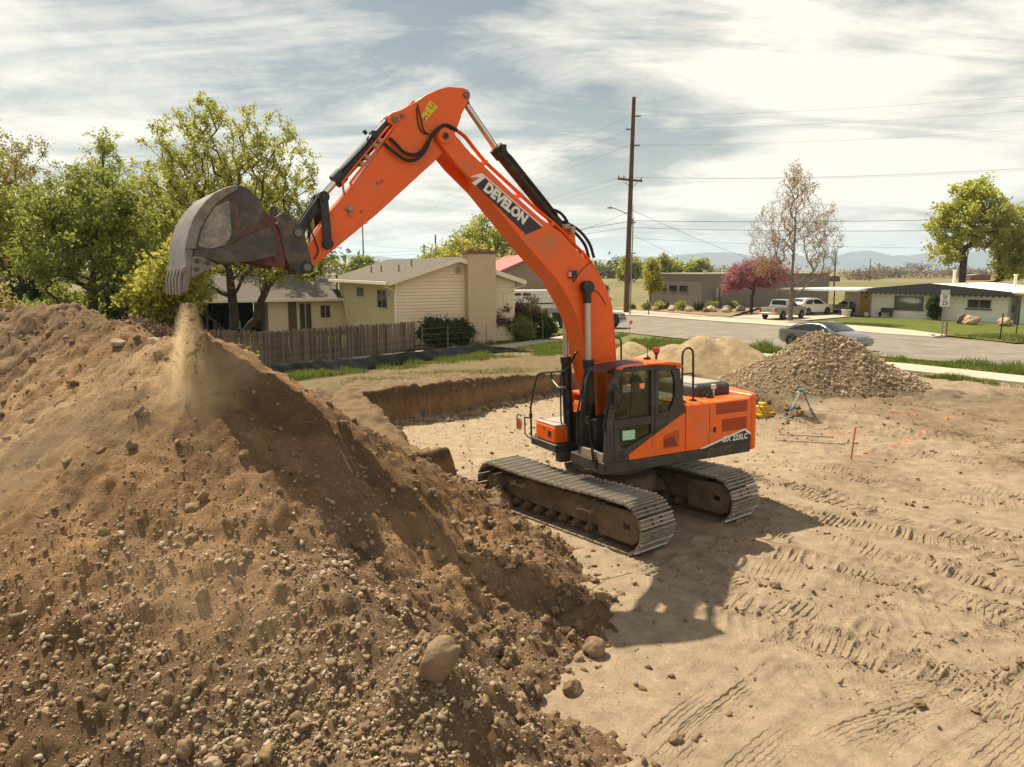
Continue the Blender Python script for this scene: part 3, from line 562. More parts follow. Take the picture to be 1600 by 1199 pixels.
def plume(sp, mt, noise):
    # radius grows as the dust drops away from the lip of the bucket (object z runs from 0 at the lip downwards)
    rad = mt('ADD', .11, mt('MULTIPLY', sp.outputs[2], -.22)); r = mt('SQRT', mt('ADD', mt('POWER', sp.outputs[0], 2), mt('POWER', sp.outputs[1], 2)))
    f = mt('MAXIMUM', mt('SUBTRACT', 1, mt('DIVIDE', r, rad)), 0); n = mt('MAXIMUM', mt('SUBTRACT', noise(4.2, 5, (1.7, 1.7, .45)), .42), 0)
    return mt('MULTIPLY', mt('MULTIPLY', f, f), mt('MULTIPLY', n, 20))
dx, dy = -4.33, 9.98
b = B(); b.lathe([(.02, -2.2), (.62, -2.15), (.46, -1.4), (.30, -.7), (.14, 0), (.02, .02)], n=20)
o = obj('falling_dust', b, dustmat('dust_plume', 8.0, plume)); o.location = (dx, dy, 4.18); o.rotation_euler = (.10, -.05, UA_); o.scale = (1.25, 2.0, 1); tag(o, kind='stuff')
def drift(sp, mt, noise):
    r = mt('SQRT', mt('ADD', mt('ADD', mt('POWER', mt('DIVIDE', sp.outputs[0], 1.5), 2), mt('POWER', mt('DIVIDE', sp.outputs[1], .7), 2)), mt('POWER', mt('DIVIDE', sp.outputs[2], .55), 2)))
    f = mt('MAXIMUM', mt('SUBTRACT', 1, r), 0); return mt('MULTIPLY', f, mt('MAXIMUM', mt('SUBTRACT', noise(1.6, 4), .38), 0))
for nm, (x, y, z), rz, ry in (('drifting_dust', (-4.05, 9.45, 2.95), 1.1, -.5), ('drifting_dust', (-5.6, 8.6, 2.5), .9, -.6), ('drifting_dust', (-5.9, 8.2, 2.3), .8, -.55), ('drifting_dust', (-3.1, 6.9, 1.55), -.2, .3)):
    b = B(); b.lathe([(.02, -.56), (.8, -.4), (1.5, 0), (.8, .4), (.02, .56)], n=20); o = obj(nm, b, dustmat('dust_drift', 3.6, drift) if -4.6 < x < -4 else dustmat('thin_dust', 1.3, drift)); o.location = (x, y, z); o.rotation_euler = (0, ry, rz); tag(o, kind='stuff')
n = 1800; t = rs.random(n) ** .7; rr = (.06 + .26 * t) * np.sqrt(rs.random(n)); a = rs.uniform(0, 6.283, n)
rx_ = rr * np.cos(a); ry_ = rr * np.sin(a) * 2.0; PP = np.column_stack([dx + rx_ * math.cos(UA_) - ry_ * math.sin(UA_), dy + rx_ * math.sin(UA_) + ry_ * math.cos(UA_), 4.2 - 1.5 * t]); o = link('falling_crumbs', scatter_mesh('falling_crumbs', SH0C, PP, .004 + .006 * rs.pareto(2.0, n).clip(0, 5), CLOD_M, rs)); tag(o, kind='stuff')
# ================================================================== EXCAVATOR (machine frame: x forward, y to the cab side, z up)
ORANGE = M('orange_paint', (.80, .128, .008), .38, 0, .10, 1.6, dirt=(.44, .235, .12), damt=.24, ds=2.6, spec=.45, bump=.0015, bs=3)
ORANGE_B = M('orange_boom', (.80, .118, .007), .36, 0, .08, 1.2, dirt=(.46, .17, .07), damt=.14, ds=1.7, spec=.45, bump=.002, bs=2)
CHAR = M('charcoal_paint', (.030, .028, .026), .55, 0, .2, 2, dirt=(.10, .08, .06), damt=.35, ds=5)
BLACK = M('black_paint', (.014, .014, .014), .42, 0, .2, 3, dirt=(.06, .05, .04), damt=.2, ds=6)
RUBBER = M('rubber', (.014, .013, .012), .7)
STEEL = M('track_steel', (.22, .18, .14), .55, .35, .25, 6, dirt=(.27, .20, .125), damt=.6, ds=3, bump=.004, bs=25)
_t = STEEL.node_tree; _p = _t.nodes['Principled BSDF']; _s = _p.inputs['Base Color'].links[0].from_socket; _o = _t.nodes.new('ShaderNodeObjectInfo'); _h = _t.nodes.new('ShaderNodeHueSaturation'); _r = _t.nodes.new('ShaderNodeMapRange'); _r.inputs[3].default_value = .62; _r.inputs[4].default_value = 1.3
_t.links.new(_o.outputs['Random'], _r.inputs[0]); _t.links.new(_r.outputs[0], _h.inputs['Value']); _t.links.new(_s, _h.inputs['Color']); _t.links.new(_h.outputs[0], _p.inputs['Base Color'])
FRAME_M = M('dusty_frame', (.085, .062, .042), .8, 0, .25, 3, dirt=(.20, .14, .085), damt=.7, ds=4, bump=.006, bs=18)
CHROME = M('chrome_rod', (.62, .60, .56), .18, 1.0)
RODL = M('pale_rod', (.50, .43, .37), .35, .6)
WORN = M('worn_steel', (.20, .182, .16), .5, .45, .25, 4, dirt=(.15, .10, .07), damt=.35, ds=7, bump=.003, bs=30)
BUCK = M('bucket_paint', (.060, .056, .054), .55, .25, .4, 3, dirt=(.19, .135, .095), damt=.38, ds=4, bump=.004, bs=22)
REDP = M('faded_red', (.16, .028, .022), .6, 0, .4, 4, dirt=(.10, .06, .045), damt=.6, ds=6, bump=.003, bs=24)
WHITE = M('white_print', (.75, .73, .70), .5); DECAL = M('decal_black', (.018, .018, .018), .4)
GLASS = glassmat('cab_glass', (.68, .74, .67), .0); GREEN = M('pale_green_card', (.42, .66, .50), .6); YEL = M('yellow_sticker', (.72, .50, .03), .5)
GREYTOP = M('grey_tread', (.36, .32, .28), .7, 0, .15, 8, dirt=(.42, .34, .23), damt=.5, ds=7, bump=.004, bs=90)
HOODG = M('grey_plastic', (.052, .051, .050), .55, 0, .1, 4, dirt=(.33, .28, .22), damt=.22, ds=2.5)
EX = empty('excavator'); UA, TA = R(207.2581), R(-51.7804)
EX.matrix_world = Matrix.Translation((TX, TY, 0.0)) @ Matrix.Rotation(-.0133, 4, 'X') @ Matrix.Rotation(-.0217, 4, 'Y') @ Matrix.Rotation(UA, 4, 'Z')
tag(EX, 'large orange crawler excavator dumping earth on the mound with its boom raised', 'excavator')
TM = Matrix.Rotation(TA - UA, 4, 'Z')
# --- undercarriage
L_, RA, HW = 1.80, .405, .405           # axle offset, radius of the shoe line, half width of a shoe
def track_pt(s):
    a = 2 * L_; c = math.pi * RA; P = 2 * a + 2 * c; s %= P; zc = .445
    if s < a:
        x = -L_ + s; return x, zc + RA - .035 * math.sin(math.pi * s / a) ** 2 - .012 * math.sin(2 * math.pi * s / a), 0.0
    s -= a
    if s < c: t = s / RA; return L_ + RA * math.sin(t), zc + RA * math.cos(t), -t
    s -= c
    if s < a: return L_ - s, zc - RA, -math.pi
    s -= a; t = s / RA; return -L_ - RA * math.sin(t), zc - RA * math.cos(t), -math.pi - t
PER = 4 * L_ + 2 * math.pi * RA; NS = 50; PIT_ = PER / NS
b = B(); b.box(-PIT_ / 2 + .010, PIT_ / 2 - .010, -HW, HW, -.014, .010)
for gx, gh_ in ((-.072, .052), (0, .040), (.066, .040)): b.prism([(gx - .013, .010), (gx + .013, .010), (gx + .007, gh_), (gx - .007, gh_)], -HW + .004, HW - .004)
for gx in (-.036, .034):
    for gy in (-.11, .11): b.box(gx - .014, gx + .014, gy - .03, gy + .03, .0101, .0125)
SHOE = meshof('track_shoe', b.v, b.f, STEEL, 30); SHOE.materials.append(M('polished_rib', (.46, .42, .36), .38, .55, .2, 8, dirt=(.30, .23, .15), damt=.3, ds=4)); SHOE.materials.append(M('shoe_slot', (.02, .017, .014), .8)); SHOE.polygons.foreach_set('material_index', [0] * 6 + [1] * 18 + [2] * 24)
for side in (-1, 1):
    yc = side * 1.195
    b = B()
    for k in range(NS):                                     # the link chain under the shoes
        x, z, t = track_pt(k * PIT_); m = Matrix.Translation((x, yc, z)) @ Matrix.Rotation(-t, 4, 'Y')
        for q in (-.10, .10): b.box(-PIT_ / 2 - .01, PIT_ / 2 + .01, q - .025, q + .025, -.09, -.013, m)
        b.cyl(m @ Vector((-PIT_ / 2, -.13, -.05)), m @ Vector((-PIT_ / 2, .13, -.05)), .022, n=6)
    tr = obj('crawler_track', b, FRAME_M, EX, m=TM)
    for k in range(NS):
        x, z, t = track_pt(k * PIT_); o = link('track_shoe', SHOE, tr); o.matrix_local = Matrix.Translation((x, yc, z)) @ Matrix.Rotation(-t + random.gauss(0, .012), 4, 'Y')
    b = B(); o_ = side * 1.0
    b.prism([(-1.38, .30), (-1.30, .60), (-1.0, .69), (1.05, .69), (1.32, .62), (1.34, .30), (1.0, .25), (-1.1, .25)], yc - .2, yc + .2)
    f1 = obj('track_frame', b, FRAME_M, EX, .02, m=TM)
    b = B(); b.prism([(1.12, .16), (1.10, .62), (1.22, .70), (1.85, .72), (2.0, .66), (2.09, .45), (2.03, .22), (1.88, .15)], yc - .27, yc - .23); b.prism([(1.12, .16), (1.10, .62), (1.22, .70), (1.85, .72), (2.0, .66), (2.09, .45), (2.03, .22), (1.88, .15)], yc + .23, yc + .27)
    obj('idler_guard', b, FRAME_M, f1, .012)
    b = B()
    for s2 in (-1, 1): b.box(1.72, 1.86, yc + s2 * .272 - .004, yc + s2 * .272 + .004, .40, .49)
    obj('guard_slot', b, BLACK, f1)
    b = B(); b.cyl((L_, yc - .12, .445), (L_, yc + .12, .445), .30, n=28); obj('idler_wheel', b, FRAME_M, f1, .02)
    b = B(); b.cyl((-L_, yc - .06, .445), (-L_, yc + .06, .445), .28, n=26)
    for k in range(13): t = k * 2 * math.pi / 13; b.prism([(-.05, .26), (.05, .26), (.025, .345), (-.025, .345)], -.055, .055, m=Matrix.Translation((-L_, yc, .445)) @ Matrix.Rotation(t, 4, 'Y'))
    obj('drive_sprocket', b, FRAME_M, f1, .006)
    b = B(); b.cyl((-L_, yc - .32, .445), (-L_, yc + .32, .445), .20, n=26); b.cyl((-L_, yc - .36, .445), (-L_, yc + .36, .445), .13, n=20)
    for k in range(12):
        for s2 in (-1, 1): t = k * .5236; b.cyl((-L_ + .165 * math.cos(t), yc + s2 * .32, .445 + .165 * math.sin(t)), (-L_ + .165 * math.cos(t), yc + s2 * .335, .445 + .165 * math.sin(t)), .014, n=6)
    b.prism([(-1.62, .28), (-1.62, .62), (-1.3, .62), (-1.3, .28)], yc - .15, yc + .15); obj('final_drive', b, FRAME_M, f1, .01)
    b = B(); b.cyl((0, -.2, 0), (0, .2, 0), .085, n=14); b.cyl((0, -.26, 0), (0, -.2, 0), .05, n=10); b.cyl((0, .2, 0), (0, .26, 0), .05, n=10); RO = meshof('track_roller', b.v, b.f, FRAME_M)
    for k in range(8): o = link('track_roller', RO, f1); o.location = (-1.25 + k * .345, yc, .17)
    for k in (-.65, .65): o = link('carrier_roller', RO, f1); o.location = (k, yc, .74); o.scale = (.75, .5, .75)
    for x0, zc in ((-1.05, .58), (.82, .52)):               # the welded steps on the outer face
        b = B(); y1 = yc + side * .2; y2 = yc + side * .34; b.box(x0 - .16, x0 + .16, min(y1 + side * .11, y2), max(y1 + side * .11, y2), zc - .012, zc + .012)
        for xx in (x0 - .16, x0 + .14): b.box(xx, xx + .02, min(y1, y2), max(y1, y2), zc - .05, zc + .03)
        obj('track_step', b, M('pale_dusty_steel', (.34, .28, .21), .6, .2), f1, .004)
    b = B(); b.box(-.22, -.12, yc - .205, yc + .205, .40, .48); obj('frame_hole', b, BLACK, f1) if False else None
b = B(); b.lathe([(.5, .42), (.86, .46), (.9, .62), (.84, .80), (.70, .86)], n=32)
for sx in (-1, 1):
    for sy in (-1, 1):
        b.prism([(0, .44), (0, .80), (.55, .78), (.98, .60), (1.05, .40), (.5, .38)], -.24, .24, m=Matrix.Rotation(math.atan2(sy * 1.05, sx * .62), 4, 'Z'))
obj('carbody', b, FRAME_M, EX, .03, m=TM)
b = B(); b.cyl((0, 0, .84), (0, 0, 1.10), .66, n=40); b.cyl((0, 0, .88), (0, 0, .96), .72, n=48); obj('swing_bearing', b, FRAME_M, EX, .01)
# --- upper structure
b = B(); b.prism([(.78, .2), (1.06, .24), (1.06, 1.33), (1.0, 1.36), (-2.27, 1.36), (-2.27, -1.30), (-.2, -1.30), (-.2, .2)], 1.14, 1.345, 'z'); obj('turntable_deck', b, CHAR, EX, .02)
b = B(); b.box(-.3, .6, -.34, .34, 1.0, 1.3); b.prism([(.75, 1.3), (.62, 1.95), (.2, 2.05), (-.25, 1.85), (-.3, 1.3)], .31, .37); b.prism([(.75, 1.3), (.62, 1.95), (.2, 2.05), (-.25, 1.85), (-.3, 1.3)], -.37, -.31); obj('boom_bracket', b, CHAR, EX, .01)
# engine bay behind the cab
b = B(); b.box(-2.27, -.72, -1.28, 1.30, 1.346, 2.13); obj('engine_bay', b, CHAR, EX, .03)
b = B(); b.prism([(1.30, 1.347), (1.36, 1.347), (1.36, 2.10), (1.335, 2.17), (1.27, 2.205), (.62, 2.205), (.62, 2.15), (1.30, 2.15)], -1.24, -.70, 'x'); pd = obj('side_door', b, ORANGE, EX, .006)
b = B(); b.prism([(1.30, 1.347), (1.36, 1.347), (1.36, 2.10), (1.335, 2.17), (1.27, 2.205), (.62, 2.205), (.62, 2.15), (1.30, 2.15)], -2.272, -1.252, 'x'); rd = obj('side_door', b, ORANGE, EX, .006)
b = B(); b.prism([(-1.30, 1.347), (-1.36, 1.347), (-1.36, 2.10), (-1.335, 2.17), (-1.27, 2.205), (-.5, 2.205), (-.5, 2.15), (-1.30, 2.15)], -2.272, .1, 'x'); obj('far_side_door', b, ORANGE, EX, .006)
MESH_M = M('grille_mesh', (.30, .045, .012), .6, 0, .1, 200)
for nm, x0, x1, z0, z1 in (('grille', -2.17, -1.40, 1.945, 2.15), ('grille', -2.16, -1.545, 1.61, 1.84)):
    b = B(); b.box(x0, x1, 1.357, 1.362, z0, z1); g = obj(nm, b, MESH_M, rd)
    b = B(); n = int((x1 - x0) / .035)
    for k in range(n): xx = x0 + (k + .5) * (x1 - x0) / n; b.box(xx - .006, xx + .006, 1.3621, 1.365, z0, z1)
    o = obj('grille_bars', b, M('grille_bar', (.46, .065, .012), .5), g); o['kind'] = 'stuff'
b = B(); b.box(-1.40, -1.34, 1.36, 1.372, 1.62, 1.72); obj('latch', b, BLACK, rd, .004); b = B(); b.box(-1.32, -1.29, 1.36, 1.374, 1.63, 1.71); obj('latch', b, ORANGE, rd, .004)
b = B(); b.prism([(-1.03, 1.347), (-2.10, 1.60), (-2.27, 1.49), (-2.27, 1.347)], 1.3605, 1.3635); dc = obj('model_decal', b, DECAL, rd)
b = B(); b.prism([(-1.00, 1.352), (-2.11, 1.615), (-2.272, 1.515), (-2.272, 1.47), (-2.105, 1.575), (-1.13, 1.347)], 1.364, 1.3665); obj('decal_stripe', b, WHITE, dc)
def text_on(txt, h, p, xdir, ydir, mat, parent, name, shear=0, bold=0, sx=1.0, space=1.0):
    me = text_mesh(txt, h, shear, bold, .002, space); me.materials.clear(); me.materials.append(mat); X = Vector(xdir).normalized() * sx; Y = Vector(ydir).normalized(); Z = Vector(xdir).normalized().cross(Y)
    o = link(name, me, parent); o.matrix_local = Matrix(((X.x, Y.x, Z.x, p[0]), (X.y, Y.y, Z.y, p[1]), (X.z, Y.z, Z.z, p[2]), (0, 0, 0, 1))); return o
text_on('DX 225LC', .105, (-1.56, 1.3675, 1.415), (-1, 0, 0), (0, 0, 1), WHITE, dc, 'model_number', .22, .005, .90, 1.08)
# counterweight
pl = [(-2.285, 1.355), (-2.40, 1.345), (-2.49, 1.28), (-2.58, 1.0), (-2.68, .6), (-2.72, .2), (-2.72, -.2), (-2.68, -.6), (-2.58, -1.0), (-2.49, -1.28), (-2.40, -1.345), (-2.285, -1.355)]
b = B(); b.prism(pl, 1.16, 2.25, 'z'); obj('counterweight', b, ORANGE, EX, .07, seg=4)
# engine hood of grey plastic with slots
def hood_z(x): return 2.42
b = B(); b.box(-2.24, -1.36, -.45, .86, 2.135, 2.43); hd = obj('engine_hood', b, HOODG, EX, .09, seg=5)
b = B()
for k in range(14): xx = -2.14 + k * .05; b.box(xx, xx + .022, .855, .8645, 2.30, 2.36); b.box(xx, xx + .022, .855, .8645, 2.19, 2.27)
for k in range(14): xx = -2.16 + k * .053; b.box(xx, xx + .02, .70, .80, 2.4215, 2.4325)
o = obj('hood_slots', b, BLACK, hd); o['kind'] = 'stuff'
b = B(); b.box(-2.14, -1.46, -.35, .68, 2.4305, 2.436); obj('hood_lid', b, M('dusty_lid', (.34, .305, .25), .75, 0, .12, 3), hd, .004)
b = B(); b.box(-1.34, -.75, -.2, .6, 2.135, 2.20); obj('walk_plate', b, GREYTOP, EX, .01)
b = B(); b.cyl((-1.55, 1.02, 2.20), (-1.55, 1.02, 2.27), .07, n=16); b.cyl((-1.55, 1.02, 2.27), (-1.55, 1.02, 2.31), .035, n=12); obj('filler_cap', b, BLACK, EX, .006)
b = B(); b.cyl((-1.66, 1.0, 2.2), (-1.66, 1.0, 2.40), .018, n=8); b.box(-1.70, -1.62, .97, 1.03, 2.36, 2.45); obj('camera_post', b, M('pale_plastic', (.6, .56, .48), .5), EX, .006)
b = B(); b.tube([(-1.35, 1.0, 2.2), (-1.42, 1.02, 2.32), (-1.55, 1.0, 2.34), (-1.64, .98, 2.3), (-1.64, .98, 2.2)], .012, 6); obj('cable', b, RUBBER, EX)
b = B(); b.box(-1.25, -.13, -1.22, -.36, 1.347, 2.22); obj('hydraulic_tank', b, CHAR, EX, .04, seg=3)
# grab rail behind the cab
b = B(); y = 1.12; b.tube([(-.80, y, 2.2), (-.80, y, 3.06), (-.82, y, 3.14), (-.88, y, 3.19), (-.97, y, 3.19), (-1.03, y, 3.14), (-1.05, y, 3.06), (-1.06, y, 2.2)], .02, 10); b.tube([(-.80, y, 2.72), (-1.05, y, 2.72)], .016, 8)
for xx in (-.8, -1.06): b.box(xx - .05, xx + .05, y - .05, y + .05, 2.2, 2.235)
obj('grab_rail', b, BLACK, EX)
b = B(); b.tube([(-1.07, -1.15, 2.2), (-1.07, -1.15, 3.16), (-1.04, -1.15, 3.22), (-.96, -1.15, 3.25), (-.55, -1.15, 3.25), (-.47, -1.15, 3.22), (-.44, -1.15, 3.16), (-.44, -1.15, 2.2)], .02, 10); obj('grab_rail', b, BLACK, EX)
# --- right front toolbox platform, handrail and mirror
b = B(); b.prism([(1.10, -.24), (1.10, -1.20), (.95, -1.28), (-.2, -1.28), (-.2, -.24)], 1.22, 1.37, 'z'); b.box(.25, 1.0, -.42, -.24, 1.02, 1.22); obj('front_platform', b, CHAR, EX, .02)
b = B(); b.box(.12, 1.06, -1.07, -.32, 1.371, 1.70); tb = obj('toolbox', b, ORANGE, EX, .035, seg=3)
b = B(); b.box(.16, 1.05, -1.05, -.33, 1.70, 1.735); obj('tread_plate', b, GREYTOP, tb, .012)
b = B(); b.box(1.0605, 1.066, -.58, -.46, 1.49, 1.60); b.cyl((1.06, -.72, 1.62), (1.07, -.72, 1.62), .02, n=10); obj('latch', b, BLACK, tb, .003)
b = B(); b.box(-.1, .10, -1.2, -.36, 1.371, 2.0); obj('fuel_tank', b, ORANGE, EX, .04, seg=3); b = B(); b.box(-.09, .09, -1.15, -.36, 2.0, 2.02); obj('tank_top', b, GREYTOP, EX, .006)
b = B(); b.tube([(1.0, -1.36, 1.34), (1.0, -1.37, 1.92), (1.0, -1.2, 2.35), (1.0, -1.06, 2.62), (.98, -1.0, 2.66), (.9, -.62, 2.72), (.84, -.30, 2.76), (.80, -.20, 2.84), (.78, 0, 3.12), (.6, .0, 3.22)], .02, 10)
b.tube([(.98, -.55, 2.72), (.98, -.54, 2.59), (.98, -.30, 2.46), (.98, -.02, 2.49)], .018, 8); b.tube([(1.0, -1.36, 1.35), (1.02, -1.30, 1.30), (1.04, -1.18, 1.29)], .02, 8); obj('handrail', b, BLACK, EX)
b = B(); b.tube([(1.02, -1.20, 1.28), (1.08, -1.34, 1.33), (1.1, -1.44, 1.38), (1.1, -1.45, 1.72), (1.1, -1.50, 1.75), (1.1, -1.74, 1.74), (1.1, -1.79, 1.70), (1.1, -1.79, 1.42)], .014, 8); b.tube([(1.1, -1.45, 1.72), (1.0, -1.36, 1.72)], .02, 8); b.cyl((1.0, -1.37, 1.72), (1.0, -1.37, 1.80), .035, n=10); obj('mirror_bracket', b, BLACK, EX)
m = Matrix.Translation((1.12, -1.62, 1.57)) @ Matrix.Rotation(R(90), 4, 'Y') @ Matrix.Scale(1.5, 4, (1, 0, 0))
b = B(); b.lathe([(.02, -.03), (.07, -.02), (.095, .012), (.085, .02), (.02, .022)], m, 24); mi = obj('mirror', b, M('mirror_rim', (.55, .50, .42), .4), EX)
b = B(); b.lathe([(.01, .0225), (.075, .0225), (.078, .026), (.01, .028)], m, 20); obj('reflector', b, M('red_orange_lens', (.5, .075, .02), .4), mi)
# --- cab
CAB = empty('cab', parent=EX); y0, y1 = 1.295, 1.355
FR = M('cab_frame', (.034, .031, .029), .5, 0, .15, 2, dirt=(.085, .07, .055), damt=.3, ds=4)
def panel(name, polys, ya=y0, yb=y1, mat=FR, bev=.008, parent=CAB):
    b = B()
    for p in polys: b.prism(p, ya, yb)
    return obj(name, b, mat, parent, bev)
Apil = [(1.05, 1.346), (1.015, 2.05), (.905, 2.7), (.80, 2.88), (.66, 2.955), (.62, 2.885), (.70, 2.865), (.78, 2.72), (.87, 2.07), (.86, 1.346)]
panel('front_pillar', [Apil], 1.27)
panel('roof_rail', [[(.66, 2.955), (-.03, 2.965), (-.45, 2.92), (-.5, 2.86), (-.36, 2.84), (-.08, 2.86), (.08, 2.88), (.62, 2.885)]])
panel('centre_pillar', [[(.08, 2.879), (.006, 2.87), (.006, 1.72), (.08, 1.685)], [(-.004, 2.868), (-.08, 2.86), (-.08, 1.765), (-.004, 1.725)]])
panel('rear_pillar', [[(-.5, 2.86), (-.56, 2.8), (-.62, 2.4), (-.675, 2.06), (-.08, 1.765), (-.08, 2.11), (-.32, 2.13), (-.42, 2.3), (-.45, 2.5), (-.42, 2.75), (-.36, 2.84)]])
panel('door_rail', [[(.868, 2.07), (.08, 2.08), (.08, 1.94), (.86, 1.93)]])
panel('door_panel', [[(.86, 1.93), (.79, 1.93), (.73, 1.54), (.08, 1.765), (.08, 1.69), (.56, 1.45), (.55, 1.346), (.86, 1.346)]])
panel('cab_side_panel', [[(.55, 1.347), (.56, 1.445), (.002, 1.735), (.002, 1.347)], [(-.004, 1.347), (-.004, 1.738), (-.68, 2.068), (-.69, 1.347)]], 1.296, 1.358, ORANGE, .006)
ws = panel('side_window', [[(.865, 2.065), (.78, 2.725), (.70, 2.872), (.07, 2.885), (.07, 2.07)]], 1.315, 1.322, GLASS, 0)
panel('window_bar', [[(.50, 2.08), (.515, 2.08), (.46, 2.88), (.445, 2.88)]], 1.312, 1.33, BLACK, 0, ws)
panel('rear_side_window', [[(-.07, 2.87), (-.38, 2.85), (-.44, 2.75), (-.46, 2.5), (-.43, 2.29), (-.33, 2.12), (-.07, 2.10)]], 1.315, 1.322, GLASS, 0)
panel('lower_window', [[(.80, 1.94), (.07, 1.95), (.07, 1.75), (.735, 1.53)]], 1.315, 1.322, GLASS, 0)
panel('notice_card', [[(.675, 1.87), (.41, 1.865), (.41, 1.70), (.67, 1.70)]], 1.324, 1.327, GREEN, 0)
b = B(); b.cyl((.70, 1.35, 1.46), (.70, 1.358, 1.46), .075, n=20); b.cyl((.62, 1.352, 1.41), (.62, 1.362, 1.41), .014, n=10); obj('door_lock', b, BLACK, CAB, .003)
vg = panel('cab_vent', [[(-.18, 1.455), (-.18, 1.66), (-.22, 1.70), (-.50, 1.765), (-.545, 1.74), (-.545, 1.455)]], 1.357, 1.3595, M('vent_orange', (.50, .065, .01), .5), 0)
b = B()
for k in range(11):
    xx = -.50 + k * .03
    b.prism([(xx, 1.48), (xx + .014, 1.48), (xx + .014 + .09, 1.66 - (k * .006)), (xx + .09, 1.66 - k * .006)], 1.3596, 1.363) if xx < -.27 else b.prism([(xx, 1.48), (xx + .014, 1.48), (-.205, 1.48 + (-.205 - xx) * 1.7), (-.205, 1.48 + (-.219 - xx) * 1.7)], 1.3596, 1.363) if xx < -.225 else None
o = obj('vent_slots', b, BLACK, vg); o['kind'] = 'stuff'
b = B(); b.box(.045, .065, 1.357, 1.361, 1.50, 1.66); b.box(-.64, -.625, 1.358, 1.368, 1.42, 1.44); obj('door_hinge', b, M('vent_orange', (.50, .065, .01), .5), CAB)
# far wall, back wall, floor, front frame
b = B(); b.prism([(1.05, 1.346), (1.015, 2.05), (.905, 2.7), (.80, 2.88), (.72, 2.86), (.83, 2.65), (.93, 2.05), (.95, 1.346)], .485, .55); b.prism([(.95, 1.346), (.93, 1.95), (-.66, 1.95), (-.68, 1.346)], .49, .53); b.prism([(.72, 2.955), (.72, 2.86), (-.6, 2.80), (-.56, 2.9)], .49, .53); b.prism([(-.52, 1.95), (-.66, 1.95), (-.6, 2.8), (-.47, 2.8)], .49, .53); b.box(.1, .16, .49, .53, 1.95, 2.85); obj('far_side_frame', b, FR, CAB, .006)
b = B(); b.prism([(.92, 1.95), (.82, 2.66), (.72, 2.86), (-.48, 2.82), (-.52, 1.95)], .505, .511); obj('far_side_window', b, glassmat('clear_glass', (.92, .95, .92), .0), CAB)
b = B(); b.box(-.69, -.62, .49, 1.295, 1.346, 2.05); b.prism([(-.62, 2.05), (-.69, 2.05), (-.60, 2.86), (-.52, 2.86)], .49, .57); b.prism([(-.62, 2.05), (-.69, 2.05), (-.60, 2.86), (-.52, 2.86)], 1.22, 1.295); obj('rear_frame', b, FR, CAB, .006)
b = B(); b.prism([(-.65, 2.05), (-.655, 2.05), (-.575, 2.86), (-.57, 2.86)], .57, 1.22); obj('rear_window', b, GLASS, CAB)
b = B(); b.box(-.62, 1.0, .54, 1.295, 1.346, 1.40); b.box(-.62, .1, .54, .70, 1.40, 1.85); b.box(-.3, .35, 1.10, 1.28, 1.40, 1.80); b.box(.55, .80, .55, .68, 1.40, 1.98); obj('cab_floor', b, CHAR, CAB, .02)
b = B(); b.prism([(1.05, 1.346), (1.04, 1.50), (.98, 1.50), (.97, 1.346)], .53, 1.27); obj('front_sill', b, M('dusty_sill', (.25, .19, .13), .7, 0, .2, 4), CAB, .01)
b = B(); b.prism([(.80, 2.88), (.72, 2.93), (.66, 2.93), (.74, 2.84)], .53, 1.27); obj('front_header', b, FR, CAB, .006)
# roof
b = B(); b.prism([(.20, 2.965), (.20, 3.0), (-.35, 3.0), (-.56, 2.97), (-.63, 2.90), (-.61, 2.86), (-.45, 2.925), (-.03, 2.967)], .50, 1.352); obj('cab_roof', b, ORANGE, CAB, .018, seg=3)
b = B(); b.prism([(.72, 2.925), (.70, 2.965), (.55, 2.995), (.2, 3.0), (.2, 2.965), (.64, 2.958)], 1.17, 1.352); b.prism([(.72, 2.925), (.70, 2.965), (.55, 2.995), (.2, 3.0), (.2, 2.965), (.64, 2.958)], .50, .58); obj('roof_edge', b, ORANGE, CAB, .014, seg=3)
b = B(); b.prism([(.92, 2.88), (.86, 2.935), (.60, 2.985), (.10, 3.003), (.10, 2.975), (.60, 2.95), (.80, 2.90)], .58, 1.17); obj('roof_hatch', b, M('smoked_hatch', (.055, .022, .016), .5, 0, .2, 3), CAB, .012, seg=3)
b = B()
for xx in (-.05, -.3): b.box(xx, xx + .008, .6, 1.34, 3.0, 3.003)
obj('roof_seam', b, CHAR, CAB)
b = B(); b.cyl((-.26, .80, 3.0), (-.26, .80, 3.26), .007, n=6); b.box(-.31, -.2, .76, .83, 3.0, 3.04); b.cyl((-.29, .77, 3.0), (-.29, .77, 3.06), .02, n=8); obj('antenna', b, BLACK, CAB)
b = B(); b.cyl((-.60, .62, 2.96), (-.60, .62, 3.10), .022, n=10); b.cyl((-.60, .62, 3.05), (-.60, .62, 3.10), .03, .055, n=12); bs_ = obj('beacon', b, BLACK, CAB)
b = B(); b.lathe([(.062, 3.10), (.068, 3.13), (.06, 3.18), (.052, 3.185)], Matrix.Translation((-.60, .62, 0)), 16); obj('beacon_lens', b, M('red_lens', (.50, .03, .02), .3), bs_)
